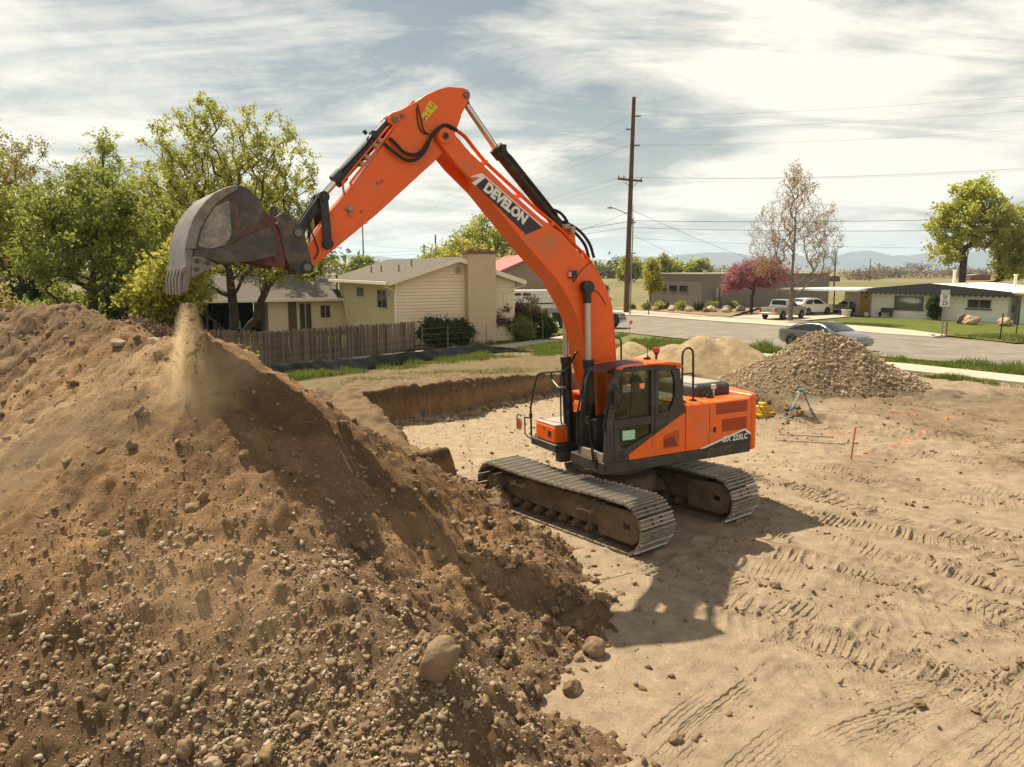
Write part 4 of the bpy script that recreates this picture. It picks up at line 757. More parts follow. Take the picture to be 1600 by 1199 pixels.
# side mirror, wiper, levers, seat
b = B(); b.box(.80, .93, 1.40, 1.46, 2.36, 2.64); b.tube([(.92, 1.355, 2.70), (.90, 1.44, 2.72), (.87, 1.45, 2.62)], .012, 8); b.tube([(.96, 1.355, 2.30), (.92, 1.44, 2.3), (.88, 1.45, 2.38)], .012, 8); obj('side_mirror', b, BLACK, CAB, .012)
b = B(); b.tube([(1.08, 1.02, 1.30), (1.075, .95, 1.62), (1.065, .86, 1.98)], .014, 6); b.tube([(1.085, 1.12, 1.22), (1.075, .98, 1.60)], .02, 6); b.box(1.04, 1.09, .78, .92, 1.96, 2.02); b.cyl((1.06, .83, 2.02), (1.06, .83, 2.09), .03, n=10); obj('wiper', b, BLACK, CAB)
b = B(); b.tube([(1.05, 1.29, 1.9), (1.03, 1.31, 2.1), (.93, 1.32, 2.6)], .022, 8); b.cyl((1.02, 1.3, 2.2), (.99, 1.3, 2.34), .035, n=8); b.tube([(1.06, .48, 1.5), (1.045, .47, 2.1), (.93, .48, 2.6), (.86, .49, 2.8)], .018, 8); obj('grab_bar', b, BLACK, CAB)
b = B(); b.box(-.2, .33, .62, 1.08, 1.70, 1.84); b.prism([(-.13, 1.80), (-.03, 1.84), (-.19, 2.46), (-.29, 2.44)], .62, 1.08); b.box(-.2, .05, .72, .98, 1.40, 1.70); b.prism([(-.21, 2.45), (-.29, 2.45), (-.31, 2.66), (-.25, 2.66)], .74, .96); obj('seat', b, M('seat_fabric', (.03, .03, .032), .85), CAB, .03)
b = B()
for yy in (.66, 1.12): b.box(-.1, .32, yy - .06, yy + .06, 1.86, 1.96); b.cyl((.26, yy, 1.96), (.29, yy, 2.1), .022, n=8)
b.tube([(.62, .74, 1.40), (.68, .74, 1.8)], .014, 6); b.tube([(.62, .94, 1.40), (.68, .94, 1.8)], .014, 6); obj('control_console', b, BLACK, CAB, .01)
# --- boom, arm, bucket (outlines in the machine's x-z plane)
BY = .285
top = [(2.92, 6.55), (2.78, 6.44), (2.22, 5.97), (1.63, 5.53), (1.22, 5.29), (.9, 4.99), (.6, 4.74), (.35, 4.39), (.22, 4.13), (.15, 3.81), (.10, 3.06), (.06, 2.2), (.06, 1.75)]
bot = [(.34, 1.72), (.50, 2.2), (.72, 3.05), (.77, 3.37), (.87, 3.68), (1.04, 4.03), (1.33, 4.47), (1.84, 4.97), (2.30, 5.47), (2.75, 5.97)]
b = B(); b.prism(top + bot, -BY, BY)
for s in (-1, 1): b.prism([(2.93, 6.56), (3.12, 6.74), (3.22, 6.87), (3.33, 6.92), (3.44, 6.90), (3.51, 6.82), (3.50, 6.72), (3.44, 6.64), (3.16, 6.33), (2.74, 5.96), (2.6, 6.1)], s * .205, s * (BY + .002))
b.cyl((.2, -.31, 1.74), (.2, .31, 1.74), .16, n=20); bm = obj('boom', b, ORANGE_B, EX, .02, seg=3)
for s in (-1, 1):
    b = B(); b.cyl((3.37, s * .28, 6.77), (3.37, s * .325, 6.77), .115, n=24); b.cyl((3.37, s * .32, 6.77), (3.37, s * .345, 6.77), .06, n=16); obj('pivot_cap', b, ORANGE_B, bm, .01)
b = B(); b.cyl((3.37, -.36, 6.77), (3.37, .36, 6.77), .05, n=14); obj('pivot_pin', b, BLACK, bm)
b = B(); b.prism([(2.90, 6.08), (2.74, 6.20), (1.61, 5.37), (1.93, 5.25)], BY + .001, BY + .004); dc = obj('boom_decal', b, DECAL, bm)
b = B(); b.prism([(2.945, 6.165), (2.73, 6.235), (2.655, 6.175), (2.855, 6.025), (2.915, 6.07), (2.77, 6.16)], BY + .0045, BY + .006); b.prism([(2.66, 6.185), (1.60, 5.40), (1.595, 5.375), (2.66, 6.160)], BY + .0045, BY + .006); obj('decal_stripe', b, WHITE, dc)
d = Vector((1.80 - 2.69, 0, 5.43 - 6.09)).normalized(); up_ = Vector((-d.z, 0, d.x)); up_ = up_ if up_.z > 0 else -up_
text_on('DEVELON', .165, (2.715, BY + .0065, 5.972), d, up_, WHITE, dc, 'lettering', 0.0, .013, .90, 1.02)
def pipes(name, runs, r, mat, parent, n=8):
    b = B()
    for P in runs: b.tube(smoothline(P, 4), r, n)
    return obj(name, b, mat, parent)
tp = [(3.11, 6.90), (2.96, 6.80), (2.8, 6.62), (2.58, 6.40), (2.13, 6.05), (1.94, 5.90), (1.63, 5.66), (1.25, 5.40), (.93, 5.11), (.62, 4.84), (.36, 4.46), (.2, 4.15), (.11, 3.81), (.05, 3.06), (.02, 2.4)]
pipes('boom_pipe', [[(x, y, z) for x, z in tp] for y in (.16, .22)], .02, ORANGE_B, bm); pipes('boom_pipe', [[(x - .02, y, z + .02) for x, z in tp] for y in (-.16, -.22)], .02, ORANGE_B, bm)
b = B()
for x, z in ((2.62, 6.42), (1.98, 5.91), (1.36, 5.44), (.75, 4.95), (.3, 4.35), (.13, 3.75), (.07, 3.2), (.05, 2.8)): b.box(x - .03, x + .03, -.25, .25, z - .035, z + .03)
obj('pipe_clamps', b, ORANGE_B, bm, .004)['kind'] = 'stuff'
pipes('hose', [[(1.35, .08, 5.72), (1.14, .1, 5.65), (1.0, .1, 5.51), (.99, .1, 5.40)], [(1.05, .05, 5.50), (.93, .05, 5.46), (.70, .05, 5.34), (.5, .06, 5.12), (.40, .06, 4.86)], [(1.05, -.05, 5.50), (.93, -.05, 5.44), (.72, -.05, 5.30), (.52, -.06, 5.10), (.43, -.06, 4.86)]], .028, RUBBER, bm)
b = B(); b.box(.93, 1.02, .2, .29, 5.28, 5.40); b.box(1.02, 1.14, .18, .27, 5.36, 5.44); obj('hose_block', b, M('pale_dusty_steel', (.34, .28, .21), .6, .2), bm, .008)
b = B(); b.box(.97, 1.09, .287, .40, 4.50, 4.63); wl_ = obj('work_light', b, BLACK, bm, .012); b = B(); b.prism([(1.09, 4.52), (1.094, 4.52), (1.094, 4.61), (1.09, 4.61)], .30, .39); obj('lamp_glass', b, WHITE, wl_)
pipes('cable', [[(1.0, .30, 4.5), (.98, .29, 4.43), (.85, .288, 4.60), (.7, .288, 4.72), (.58, .288, 4.80)], [(.72, .288, 4.30), (.5, .288, 4.25), (.38, .288, 4.12), (.3, .288, 4.0)]], .008, RUBBER, bm, 5)
for s in (-1, 1):                                             # boom cylinders
    b = B(); b.cyl((.70, s * .385, 1.32), (.745, s * .385, 2.96), .098, n=24); b.cyl((.745, s * .385, 2.90), (.748, s * .385, 3.03), .112, n=24); b.cyl((.70, s * .30, 1.32), (.70, s * .46, 1.32), .12, n=16); b.tube([(.80, s * .385, 1.5), (.88, s * .385, 1.8), (.88, s * .385, 2.6), (.83, s * .385, 2.85)], .018, 6); bc = obj('boom_cylinder', b, BLACK, EX, .008)
    b = B(); b.cyl((.748, s * .385, 3.03), (.76, s * .385, 4.30), .056, n=20); obj('cylinder_rod', b, RODL, bc)
    b = B(); b.cyl((.76, s * .31, 4.33), (.76, s * .46, 4.33), .115, n=20); b.cyl((.757, s * .385, 4.05), (.76, s * .385, 4.26), .075, n=16); obj('rod_eye', b, BLACK, bc, .012)
b = B(); b.cyl((.76, -.47, 4.33), (.76, .47, 4.33), .05, n=12); obj('cylinder_pin', b, BLACK, bm)
# arm cylinder on the boom back
b = B(); b.cyl((1.0, 0, 5.32), (2.26, 0, 6.64), .105, n=24); b.cyl((2.20, 0, 6.575), (2.33, 0, 6.71), .125, n=24); b.cyl((.98, -.12, 5.30), (.98, .12, 5.30), .13, n=18); b.tube([(2.18, .12, 6.62), (2.1, .13, 6.55), (1.4, .12, 5.82), (1.2, .12, 5.6)], .022, 6); b.box(2.2, 2.3, .08, .17, 6.62, 6.74); ac = obj('arm_cylinder', b, BLACK, EX, .008)
b = B(); b.cyl((2.33, 0, 6.71), (2.90, 0, 7.43), .055, n=20); obj('cylinder_rod', b, CHROME, ac)
b = B(); b.cyl((2.93, -.12, 7.46), (2.93, .12, 7.46), .085, n=16); b.cyl((2.84, 0, 7.35), (2.90, 0, 7.43), .07, n=16); obj('rod_eye', b, BLACK, ac, .008)
b = B(); b.prism([(.84, 5.02), (1.18, 5.30), (1.10, 5.40), (.98, 5.42), (.88, 5.33)], .13, .17); b.prism([(.84, 5.02), (1.18, 5.30), (1.10, 5.40), (.98, 5.42), (.88, 5.33)], -.17, -.13); obj('cylinder_bracket', b, ORANGE_B, bm, .008)
# arm
AY = .195
b = B(); b.prism([(3.03, 7.10), (2.99, 7.30), (3.06, 7.44), (3.13, 7.53), (3.24, 7.565), (3.40, 7.51), (3.62, 7.405), (3.76, 7.31), (4.02, 7.10), (4.17, 6.86), (4.39, 6.56), (4.84, 5.99), (5.28, 5.50), (5.62, 5.02), (5.71, 4.86), (5.73, 4.76), (5.68, 4.67), (5.60, 4.67), (5.54, 4.755), (5.08, 5.10), (4.5, 5.55), (3.53, 6.38), (3.30, 6.58), (3.16, 6.80)], -AY, AY)
for s in (-1, 1):
    b.prism([(3.02, 7.15), (2.86, 7.42), (2.85, 7.49), (2.89, 7.55), (2.97, 7.57), (3.24, 7.565), (3.2, 7.2)], s * .13, s * (AY + .002)); b.prism([(3.70, 7.34), (4.05, 7.14), (4.2, 7.09), (4.27, 7.02), (4.25, 6.93), (4.12, 6.88), (3.9, 6.9)], s * .13, s * (AY + .002))
am = obj('arm', b, ORANGE_B, EX, .016, seg=3)
for px, pz, pr_ in ((2.93, 7.46, .05), (4.03, 7.05, .035), (4.15, 6.99, .05), (3.37, 6.77, .10)): b = B(); b.cyl((px, -.23, pz), (px, .23, pz), pr_, n=16); obj('arm_pin', b, M('pin_steel', (.16, .135, .11), .4, .6), am)
b = B(); b.prism([(3.65, 6.99), (3.72, 7.07), (3.56, 7.325), (3.43, 7.24)], AY + .001, AY + .003); ys_ = obj('warning_sticker', b, YEL, am)
b = B(); b.tube([(3.60, AY + .004, 7.24), (3.53, AY + .004, 7.20), (3.50, AY + .004, 7.25), (3.54, AY + .004, 7.28)], .006, 5); b.tube([(3.61, AY + .004, 7.08), (3.67, AY + .004, 7.06), (3.66, AY + .004, 7.01)], .008, 5); b.tube([(3.555, AY + .004, 7.11), (3.665, AY + .004, 7.165)], .004, 4); obj('sticker_symbol', b, DECAL, ys_)
pipes('hose', [[(4.27, .24, 6.70), (4.17, .26, 6.61), (4.06, .27, 6.50), (3.9, .27, 6.46), (3.76, .27, 6.52), (3.65, .28, 6.67), (3.56, .28, 6.80), (3.4, .25, 6.92), (3.24, .2, 6.93), (3.11, .2, 6.90)], [(4.35, .24, 6.61), (4.22, .28, 6.49), (4.09, .29, 6.40), (3.96, .29, 6.37), (3.82, .29, 6.42), (3.69, .3, 6.56), (3.62, .3, 6.71), (3.5, .3, 6.86), (3.32, .24, 6.96), (3.15, .2, 6.92)]], .027, RUBBER, am)
pipes('cable', [[(3.77, .2, 7.25), (3.73, .215, 7.05), (3.70, .215, 6.9), (3.65, .215, 6.82), (3.56, .22, 6.79)], [(3.79, .2, 7.2), (3.78, .215, 7.0), (3.74, .215, 6.86), (3.66, .215, 6.80)]], .010, RUBBER, am, 5)
pipes('arm_pipe', [[(3.74, .17, 7.31), (4.16, .2, 6.90), (4.38, .2, 6.62), (4.86, .2, 6.06), (4.89, .2, 5.98), (4.87, .19, 5.88)], [(3.80, .12, 7.31), (4.22, .12, 6.90), (4.44, .12, 6.66), (4.95, .1, 6.08), (4.99, .1, 6.0), (4.98, .1, 5.84)]], .018, ORANGE_B, am)
b = B()
for x, z in ((4.38, 6.66), (4.45, 6.58), (4.60, 6.40), (4.68, 6.30)): b.box(x - .04, x + .04, .05, .21, z - .03, z + .03)
obj('pipe_fittings', b, M('pale_dusty_steel', (.34, .28, .21), .6, .2), am, .006)
b = B(); b.box(4.89, 4.97, AY, .26, 5.58, 5.66); b.cyl((4.93, .22, 5.50), (4.93, .22, 5.58), .022, n=8); b.box(4.97, 5.02, .2, .24, 5.61, 5.64); obj('valve', b, M('pale_dusty_steel', (.34, .28, .21), .6, .2), am, .006)
b = B()
for x, z in ((4.40, 6.05), (4.47, 6.02), (4.75, 5.58)): b.cyl((x, AY, z), (x, AY + .012, z), .026, n=8)
obj('weld_boss', b, M('orange_dark', (.42, .06, .012), .5), am)
# bucket cylinder and linkage
b = B(); b.cyl((4.19, 0, 6.955), (5.02, 0, 6.10), .098, n=24); b.cyl((4.96, 0, 6.16), (5.09, 0, 6.03), .115, n=24); b.cyl((4.15, -.12, 6.99), (4.15, .12, 6.99), .11, n=18); b.box(4.40, 4.50, -.06, .12, 6.70, 6.82); b.cyl((4.55, 0, 6.78), (4.60, 0, 6.83), .03, n=8); b.tube([(4.50, .1, 6.74), (4.62, .11, 6.58), (4.9, .11, 6.30), (5.0, .11, 6.2)], .02, 6); kc = obj('bucket_cylinder', b, BLACK, EX, .008)
b = B(); b.cyl((5.09, 0, 6.03), (5.27, 0, 5.84), .052, n=20); obj('cylinder_rod', b, CHROME, kc)
def barlink(name, p, q, ys, w, th, mat, parent):
    b = B(); p = Vector((p[0], 0, p[1])); q = Vector((q[0], 0, q[1])); d = (q - p).normalized(); n = Vector((-d.z, 0, d.x))
    for y in ys:
        pl = [(c + n * w * k) for c, k in ((p, 1), (q, 1), (q, -1), (p, -1))]; b.prism([(v.x, v.z) for v in pl], y - th, y + th)
        for c in (p, q): b.cyl((c.x, y - th - .012, c.z), (c.x, y + th + .012, c.z), w * 1.35, n=18)
    return obj(name, b, mat, parent, .008)
barlink('guide_link', (5.33, 5.78), (5.31, 5.09), (.25, -.25), .062, .03, BLACK, EX)
barlink('push_link', (5.33, 5.78), (5.70, 5.28), (.13, -.13), .065, .045, BLACK, EX)
for px, pz in ((5.33, 5.78), (5.31, 5.09)): b = B(); b.cyl((px, -.31, pz), (px, .31, pz), .05, n=14); obj('link_pin', b, BLACK, EX)
pipes('hose', [[(5.52, .2, 5.62), (5.56, .24, 5.35), (5.50, .25, 5.15), (5.46, .25, 4.98), (5.52, .23, 4.86)], [(5.60, .15, 5.5), (5.55, .2, 5.3), (5.58, .2, 5.1)]], .012, RUBBER, EX, 6)
cp = []
b = B()
for s in (-1, 1): b.prism([(6.06, 5.46), (5.97, 5.53), (5.88, 5.51), (5.74, 5.41), (5.66, 5.28), (5.57, 4.82), (5.58, 4.72), (5.64, 4.66), (5.74, 4.65), (5.88, 4.72), (5.95, 4.86)], s * .24, s * .29)
b.box(5.80, 5.95, -.24, .24, 4.80, 5.42); b.prism([(6.0, 5.5), (5.98, 5.60), (6.02, 5.65), (6.08, 5.64), (6.10, 5.58), (6.08, 5.48)], .06, .12); cq = obj('quick_coupler', b, BUCK, EX, .012)
for px, pz in ((5.75, 5.24), (5.65, 4.74)): b = B(); b.cyl((px, -.34, pz), (px, .34, pz), .058, n=16); obj('coupler_pin', b, M('pin_steel', (.16, .135, .11), .4, .6), cq, .006)
b = B(); b.cyl((5.65, -.31, 4.74), (5.65, .31, 4.74), .095, n=18); obj('pin_boss', b, BLACK, cq, .006)
# bucket
BK = empty('bucket', parent=EX); BK.matrix_local = Matrix.Translation((6.08, 0, 0)) @ Matrix.Rotation(.12, 4, 'Z') @ Matrix.Translation((-6.0, 0, 0)); BW = .60
outer = [(6.20, 5.47), (6.27, 5.56), (6.33, 5.69), (6.43, 5.80), (6.52, 5.845), (6.62, 5.855), (6.76, 5.815), (6.90, 5.74), (7.02, 5.63), (7.12, 5.51), (7.20, 5.38), (7.26, 5.24), (7.30, 5.11), (7.325, 4.98), (7.345, 4.78), (7.36, 4.62)]
inner = [(x - .035 * nx, z - .035 * nz) for (x, z), (nx, nz) in zip(outer, [(lambda a, c: ((c[1] - a[1]) / (math.hypot(c[0] - a[0], c[1] - a[1])) * -1, (c[0] - a[0]) / math.hypot(c[0] - a[0], c[1] - a[1])))(outer[max(i - 1, 0)], outer[min(i + 1, len(outer) - 1)]) for i in range(len(outer))])]
b = B(); b.prism(outer + inner[::-1], -BW + .02, BW - .02); obj('bucket_shell', b, WORN, BK, .006)
for s in (-1, 1):
    ya, yb = s * (BW - .035), s * BW
    b = B(); b.prism([(6.20, 5.47), (6.27, 5.56), (6.33, 5.69), (6.43, 5.80), (6.52, 5.845), (6.62, 5.855), (6.76, 5.815), (6.90, 5.74), (7.02, 5.63), (7.12, 5.51), (7.20, 5.38), (7.26, 5.24), (7.30, 5.11), (7.325, 4.98), (7.32, 4.90), (7.02, 4.86), (6.9, 4.82), (6.48, 4.83), (6.15, 4.92), (6.14, 5.2)], ya, yb); sp_ = obj('side_plate', b, BUCK, BK, .006)
    b = B(); ri = [(6.60, 5.85), (6.76, 5.81), (6.90, 5.735), (7.02, 5.625), (7.12, 5.505), (7.20, 5.375), (7.26, 5.235), (7.30, 5.105), (7.32, 4.99), (7.20, 4.99), (7.18, 5.09), (7.12, 5.26), (7.03, 5.41), (6.9, 5.585), (6.76, 5.70), (6.6, 5.79)]; b.prism(ri, yb, yb + s * .022); obj('wear_rim', b, WORN, sp_, .006)
    b = B(); b.prism([(6.68, 5.62), (6.62, 5.62), (6.60, 5.40), (6.61, 5.20), (6.68, 5.20), (6.67, 5.42)], yb, yb + s * .006); obj('rust_scar', b, M('rust', (.11, .062, .04), .8, 0, .4, 12), sp_)
    b = B(); b.prism([(6.72, 5.64), (6.90, 5.56), (7.02, 5.40), (7.10, 5.24), (7.16, 5.04), (7.02, 4.99), (6.80, 5.05), (6.72, 5.2)], yb, yb + s * .003); obj('bare_patch', b, M('bare_steel_patch', (.30, .275, .245), .55, .35, .3, 5, dirt=(.09, .075, .065), damt=.5, ds=14), sp_)
    b = B(); b.prism([(7.22, 4.97), (6.8, 5.03), (6.39, 5.24), (6.20, 5.30), (6.10, 5.04), (6.13, 4.90), (6.48, 4.82), (6.9, 4.80), (7.02, 4.85), (7.24, 4.90)], yb, yb + s * .025); obj('lower_strake', b, BUCK, sp_, .008); b = B(); b.prism([(6.80, 5.035), (6.39, 5.245), (6.20, 5.31), (6.18, 5.44), (6.26, 5.50), (6.36, 5.34), (6.55, 5.26), (6.80, 5.09)], yb, yb + s * .004); obj('red_smear', b, M('worn_red_smear', (.10, .028, .022), .7, .1, .4, 6, dirt=(.09, .075, .065), damt=.75, ds=12), sp_)
    b = B(); b.prism([(7.315, 4.99), (7.40, 4.42), (7.34, 4.42), (7.29, 4.60), (7.235, 4.98)], ya - s * .03, yb + s * .03); obj('corner_tooth', b, WORN, sp_, .012)
    b = B(); b.prism([(7.25, 4.90), (7.12, 4.89), (6.93, 4.78), (7.29, 4.60)], ya, yb + s * .03); sc_ = obj('side_cutter', b, WORN, sp_, .01)
    b = B()
    for x, z in ((7.20, 4.83), (7.06, 4.81), (7.21, 4.72)): b.cyl((x, yb + s * .03, z), (x, yb + s * .05, z), .035, n=8)
    obj('cutter_bolts', b, BUCK, sc_)
b = B()
for k in range(5): yy = -.5 + .25 * k; b.prism([(7.36, 4.72), (7.33, 4.58), (7.40, 4.38), (7.425, 4.38), (7.42, 4.60), (7.40, 4.72)], yy - .055, yy + .055)
TT = None
for k in range(5):
    yy = -.48 + .24 * k; b = B(); b.prism([(7.375, 4.74), (7.32, 4.74), (7.33, 4.58), (7.405, 4.38), (7.425, 4.38), (7.42, 4.60)], yy - .040, yy + .040); obj('tooth', b, WORN, BK, .01)
b = B(); b.box(7.30, 7.37, -BW, BW, 4.66, 4.76); obj('cutting_edge', b, WORN, BK, .006)
for s in (-1, 1):
    b = B(); b.prism([(6.36, 5.62), (6.23, 5.54), (6.06, 5.48), (5.98, 5.2), (5.93, 4.86), (5.93, 4.74), (6.06, 4.74), (6.43, 4.84), (6.5, 5.1)], s * .30, s * .35); obj('bucket_ear', b, REDP, BK, .008)
for px, pz in ((6.06, 4.87), (5.98, 5.35)): b = B(); b.cyl((px, -.38, pz), (px, .38, pz), .048, n=14); obj('bucket_pin', b, BUCK, BK)
b = B(); b.prism([(6.44, 4.86), (6.2, 4.86), (6.14, 5.2), (6.2, 5.47), (6.24, 5.46), (6.19, 5.2), (6.24, 4.90)], -BW + .035, BW - .035); obj('bucket_back', b, REDP, BK, .004)
# ------------------------------------------------------------------ operator seated in the cab
def person_body(name, joints, bones, mat, root, lvl=2):
    me = bpy.data.meshes.new(name); me.from_pydata([j[0] for j in joints], bones, []); o = bpy.data.objects.new(name, me); COL.objects.link(o)
    sk = o.modifiers.new('skin', 'SKIN'); sk.use_smooth_shade = True
    for i, j in enumerate(joints): me.skin_vertices[0].data[i].radius = j[1]; me.skin_vertices[0].data[i].use_root = (i == root)
    ss = o.modifiers.new('sub', 'SUBSURF'); ss.levels = lvl; ss.render_levels = lvl; me.materials.append(mat); return o
J = [((0, 0, 0), (.15, .13)), ((-.06, 0, .22), (.13, .15)), ((-.08, 0, .42), (.11, .17)), ((-.07, 0, .52), (.055, .055)), ((-.05, 0, .60), (.075, .07)), ((-.035, 0, .70), (.095, .08)), ((-.04, 0, .77), (.06, .055)),
     ((-.07, .19, .44), (.065, .065)), ((.04, .25, .20), (.05, .05)), ((.26, .23, .19), (.036, .036)), ((.33, .22, .20), (.042, .026)), ((-.07, -.19, .44), (.065, .065)), ((.04, -.25, .20), (.05, .05)), ((.26, -.23, .19), (.036, .036)), ((.33, -.22, .20), (.042, .026)),
     ((.06, .10, -.02), (.09, .09)), ((.44, .11, .03), (.065, .065)), ((.50, .11, -.36), (.05, .05)), ((.60, .11, -.40), (.04, .04)), ((.06, -.10, -.02), (.09, .09)), ((.44, -.11, .03), (.065, .065)), ((.50, -.11, -.36), (.05, .05)), ((.60, -.11, -.40), (.04, .04))]
BN = [(0, 1), (1, 2), (2, 3), (3, 4), (4, 5), (5, 6), (2, 7), (7, 8), (8, 9), (9, 10), (2, 11), (11, 12), (12, 13), (13, 14), (0, 15), (15, 16), (16, 17), (17, 18), (0, 19), (19, 20), (20, 21), (21, 22)]
def operatormat():
    m = bpy.data.materials.new('operator_skin_and_clothes'); m.use_nodes = True; t = m.node_tree; N = t.nodes; L = t.links; p = N['Principled BSDF']; p.inputs['Roughness'].default_value = .8
    tc = N.new('ShaderNodeTexCoord'); s = N.new('ShaderNodeSeparateXYZ'); L.new(tc.outputs['Object'], s.inputs[0]); r = N.new('ShaderNodeValToRGB'); r.color_ramp.interpolation = 'CONSTANT'
    e = r.color_ramp.elements; e[0].position = 0; e[0].color = (.05, .055, .07, 1); e[1].position = .50; e[1].color = (.16, .13, .08, 1); n = e.new(.80); n.color = (.42, .24, .16, 1)
    mr = N.new('ShaderNodeMapRange'); mr.inputs[1].default_value = -.45; mr.inputs[2].default_value = .77; L.new(s.outputs[2], mr.inputs[0]); L.new(mr.outputs[0], r.inputs[0]); L.new(r.outputs[0], p.inputs['Base Color']); return m
op = person_body('person', J, BN, operatormat(), 0)
op.matrix_world = EX.matrix_world @ Matrix.Translation((.08, .85, 1.90)) @ Matrix.Rotation(.22, 4, 'Z')
tag(op, 'operator in a dark cap seated inside the excavator cab', 'person')
b = B(); b.lathe([(.102, .72), (.105, .76), (.085, .81), (.03, .835)], Matrix.Translation((-.04, 0, 0)), 20); b.prism([(.03, -.075), (.14, -.05), (.165, 0), (.14, .05), (.03, .075)], .725, .737, 'z'); obj('cap', b, M('dark_cap', (.02, .02, .022), .8), op)
b = B(); b.prism([(.05, .66), (.088, .655), (.055, .70)], -.014, .014); obj('nose', b, M('skin', (.42, .24, .16), .6), op, .006)
for s in (-1, 1): b = B(); b.lathe([(.001, -.008), (.009, 0), (.001, .008)], Matrix.Translation((.055, s * .033, .695)), 8); obj('eye', b, M('eye', (.03, .02, .015), .3), op)
for s in (-1, 1):
    b = B()
    for k, ln in enumerate((.055, .065, .062, .048)):
        yy = s * .22 + (k - 1.5) * .019; b.tube([(.345, yy, .215), (.385, yy, .215), (.345 + ln, yy, .195), (.385, yy, .165)], .0088, 6)
    b.tube([(.31, s * .22 - s * .035, .20), (.345, s * .22 - s * .05, .195), (.375, s * .22 - s * .045, .18)], .0095, 6); obj('fingers', b, M('skin', (.42, .24, .16), .6), op)
# ================================================================== STREET, PAVEMENTS, LAWNS
def hz_(x, y): return hbase(np.asarray(x, float), np.asarray(y, float))[0]
def resample(P, n):
    P = np.array(P, float); d = np.concatenate([[0], np.cumsum(np.hypot(*np.diff(P, axis=0).T))]); t = np.linspace(0, d[-1], n); return np.column_stack([np.interp(t, d, P[:, 0]), np.interp(t, d, P[:, 1])])
def sheet(name, A, Bp, n, m, off, mat, thick=0.0, jitter=0, kind='structure', zfun=hz_):
    """ruled ground sheet between two polylines"""
    a = resample(A, n); c = resample(Bp, n); t = np.linspace(0, 1, m)[None, :, None]; p = a[:, None] * (1 - t) + c[:, None] * t
    if jitter: p[:, 0] += np.random.default_rng(n).normal(0, jitter, (n, 2)); p[:, -1] += np.random.default_rng(n + 1).normal(0, jitter, (n, 2))
    z = zfun(p[..., 0], p[..., 1]) + off; v = np.concatenate([p, z[..., None]], -1).reshape(-1, 3); i = np.arange(n * m).reshape(n, m)
    f = np.stack([i[:-1, :-1], i[1:, :-1], i[1:, 1:], i[:-1, 1:]], -1).reshape(-1, 4)
    if thick:
        nb = len(v); v = np.concatenate([v, v - np.array([0, 0, thick])]); rim = np.concatenate([i[:, 0], i[-1, 1:], i[::-1, -1][1:], i[0, ::-1][1:]])
        q = np.roll(rim, -1); f = np.concatenate([f, np.stack([rim, rim + nb, q + nb, q], -1)])
    o = link(name, npmesh(name, v, f, mat, smooth=not thick))
    a_, b_, c_ = v[f[0][0]], v[f[0][1]], v[f[0][2]]
    if np.cross(b_ - a_, c_ - a_)[2] < 0: o.data.flip_normals()
    return tag(o, kind=kind)
ASPH = M('asphalt', (.205, .178, .145), .9, 0, .20, .5, .006, 60, .2, dirt=(.27, .235, .185), damt=.4, ds=.8)
CONC = M('concrete', (.46, .40, .31), .9, 0, .10, 1.2, .004, 40, .2, dirt=(.36, .30, .22), damt=.3, ds=.9)
LAWN = M('lawn_turf', (.105, .128, .026), .95, 0, .30, 1.6, .05, 12, .1, dirt=(.15, .14, .04), damt=.3, ds=.7)
YARD = M('yard_grass', (.085, .10, .030), .95, 0, .35, 1.2, .05, 9, .1, dirt=(.19, .14, .07), damt=.45, ds=.6)
BED = M('rock_bed', (.30, .215, .135), .95, 0, .25, 2.0, .05, 12, .1, dirt=(.20, .14, .085), damt=.5, ds=1.2)
NEAR = [(-20, 70), (-6, 66.5), (4.5, 60.0), (8.57, 53.64), (13.27, 42.58), (18.15, 35.38), (21.67, 31.15), (30, 21.5), (46, 4)]
FARE = [(-18, 86), (0, 81), (13.02, 74.15), (18.11, 66.32), (22.7, 59.81), (25.55, 53.61), (27.55, 48.5), (29.49, 42.58), (34.5, 30), (50, 6)]
sheet('road', NEAR, FARE, 90, 16, .03, ASPH)
FARS = [(-18, 93), (2, 90), (14.61, 83.29), (19.96, 73.15), (25.33, 66.81), (28.6, 60.5), (29.9, 55.5), (29.7, 50.5)]
sheet('far_pavement', FARE[0:7], FARS, 60, 5, .12, CONC, .15)
sheet('near_pavement', [(12.4, 37.2), (14.9, 34.2), (17.04, 32.74), (19.87, 28.51), (27, 19.5)], [(11.3, 35.4), (13.8, 32.0), (16.39, 29.9), (18.66, 26.72), (25.5, 18)], 50, 4, .07, CONC, .12)
sheet('near_pavement', [(-11.2, 29.6), (-10.0, 32.9), (-8.6, 35.9), (-5.9, 40.6), (-.8, 45.4), (3.0, 51.0), (5.4, 55)], [(-10.2, 29.3), (-9.0, 32.4), (-7.6, 35.3), (-4.9, 39.7), (.2, 44.4), (4.2, 50.2), (6.4, 54.3)], 50, 4, .06, CONC, .10)
sheet('driveway', [(21.2, 72), (24.5, 67.3), (26.2, 66.6)], [(34, 84), (34.2, 76), (33, 72.5)], 16, 10, .135, CONC)
sheet('lawn', [(25.9, 66.8), (28.7, 60.6), (30.0, 55.6), (29.8, 50.6), (29.9, 44)], [(33, 72.6), (38.5, 69.0), (42.2, 65.5), (46, 60), (50, 50)], 50, 26, .05, LAWN)
sheet('house_lawn', [(-2, 46.2), (2.0, 50.2), (4.4, 55.0), (3.5, 59.5)], [(1, 54), (2.5, 56), (2.6, 58), (2.2, 60.5)], 30, 14, .05, LAWN)
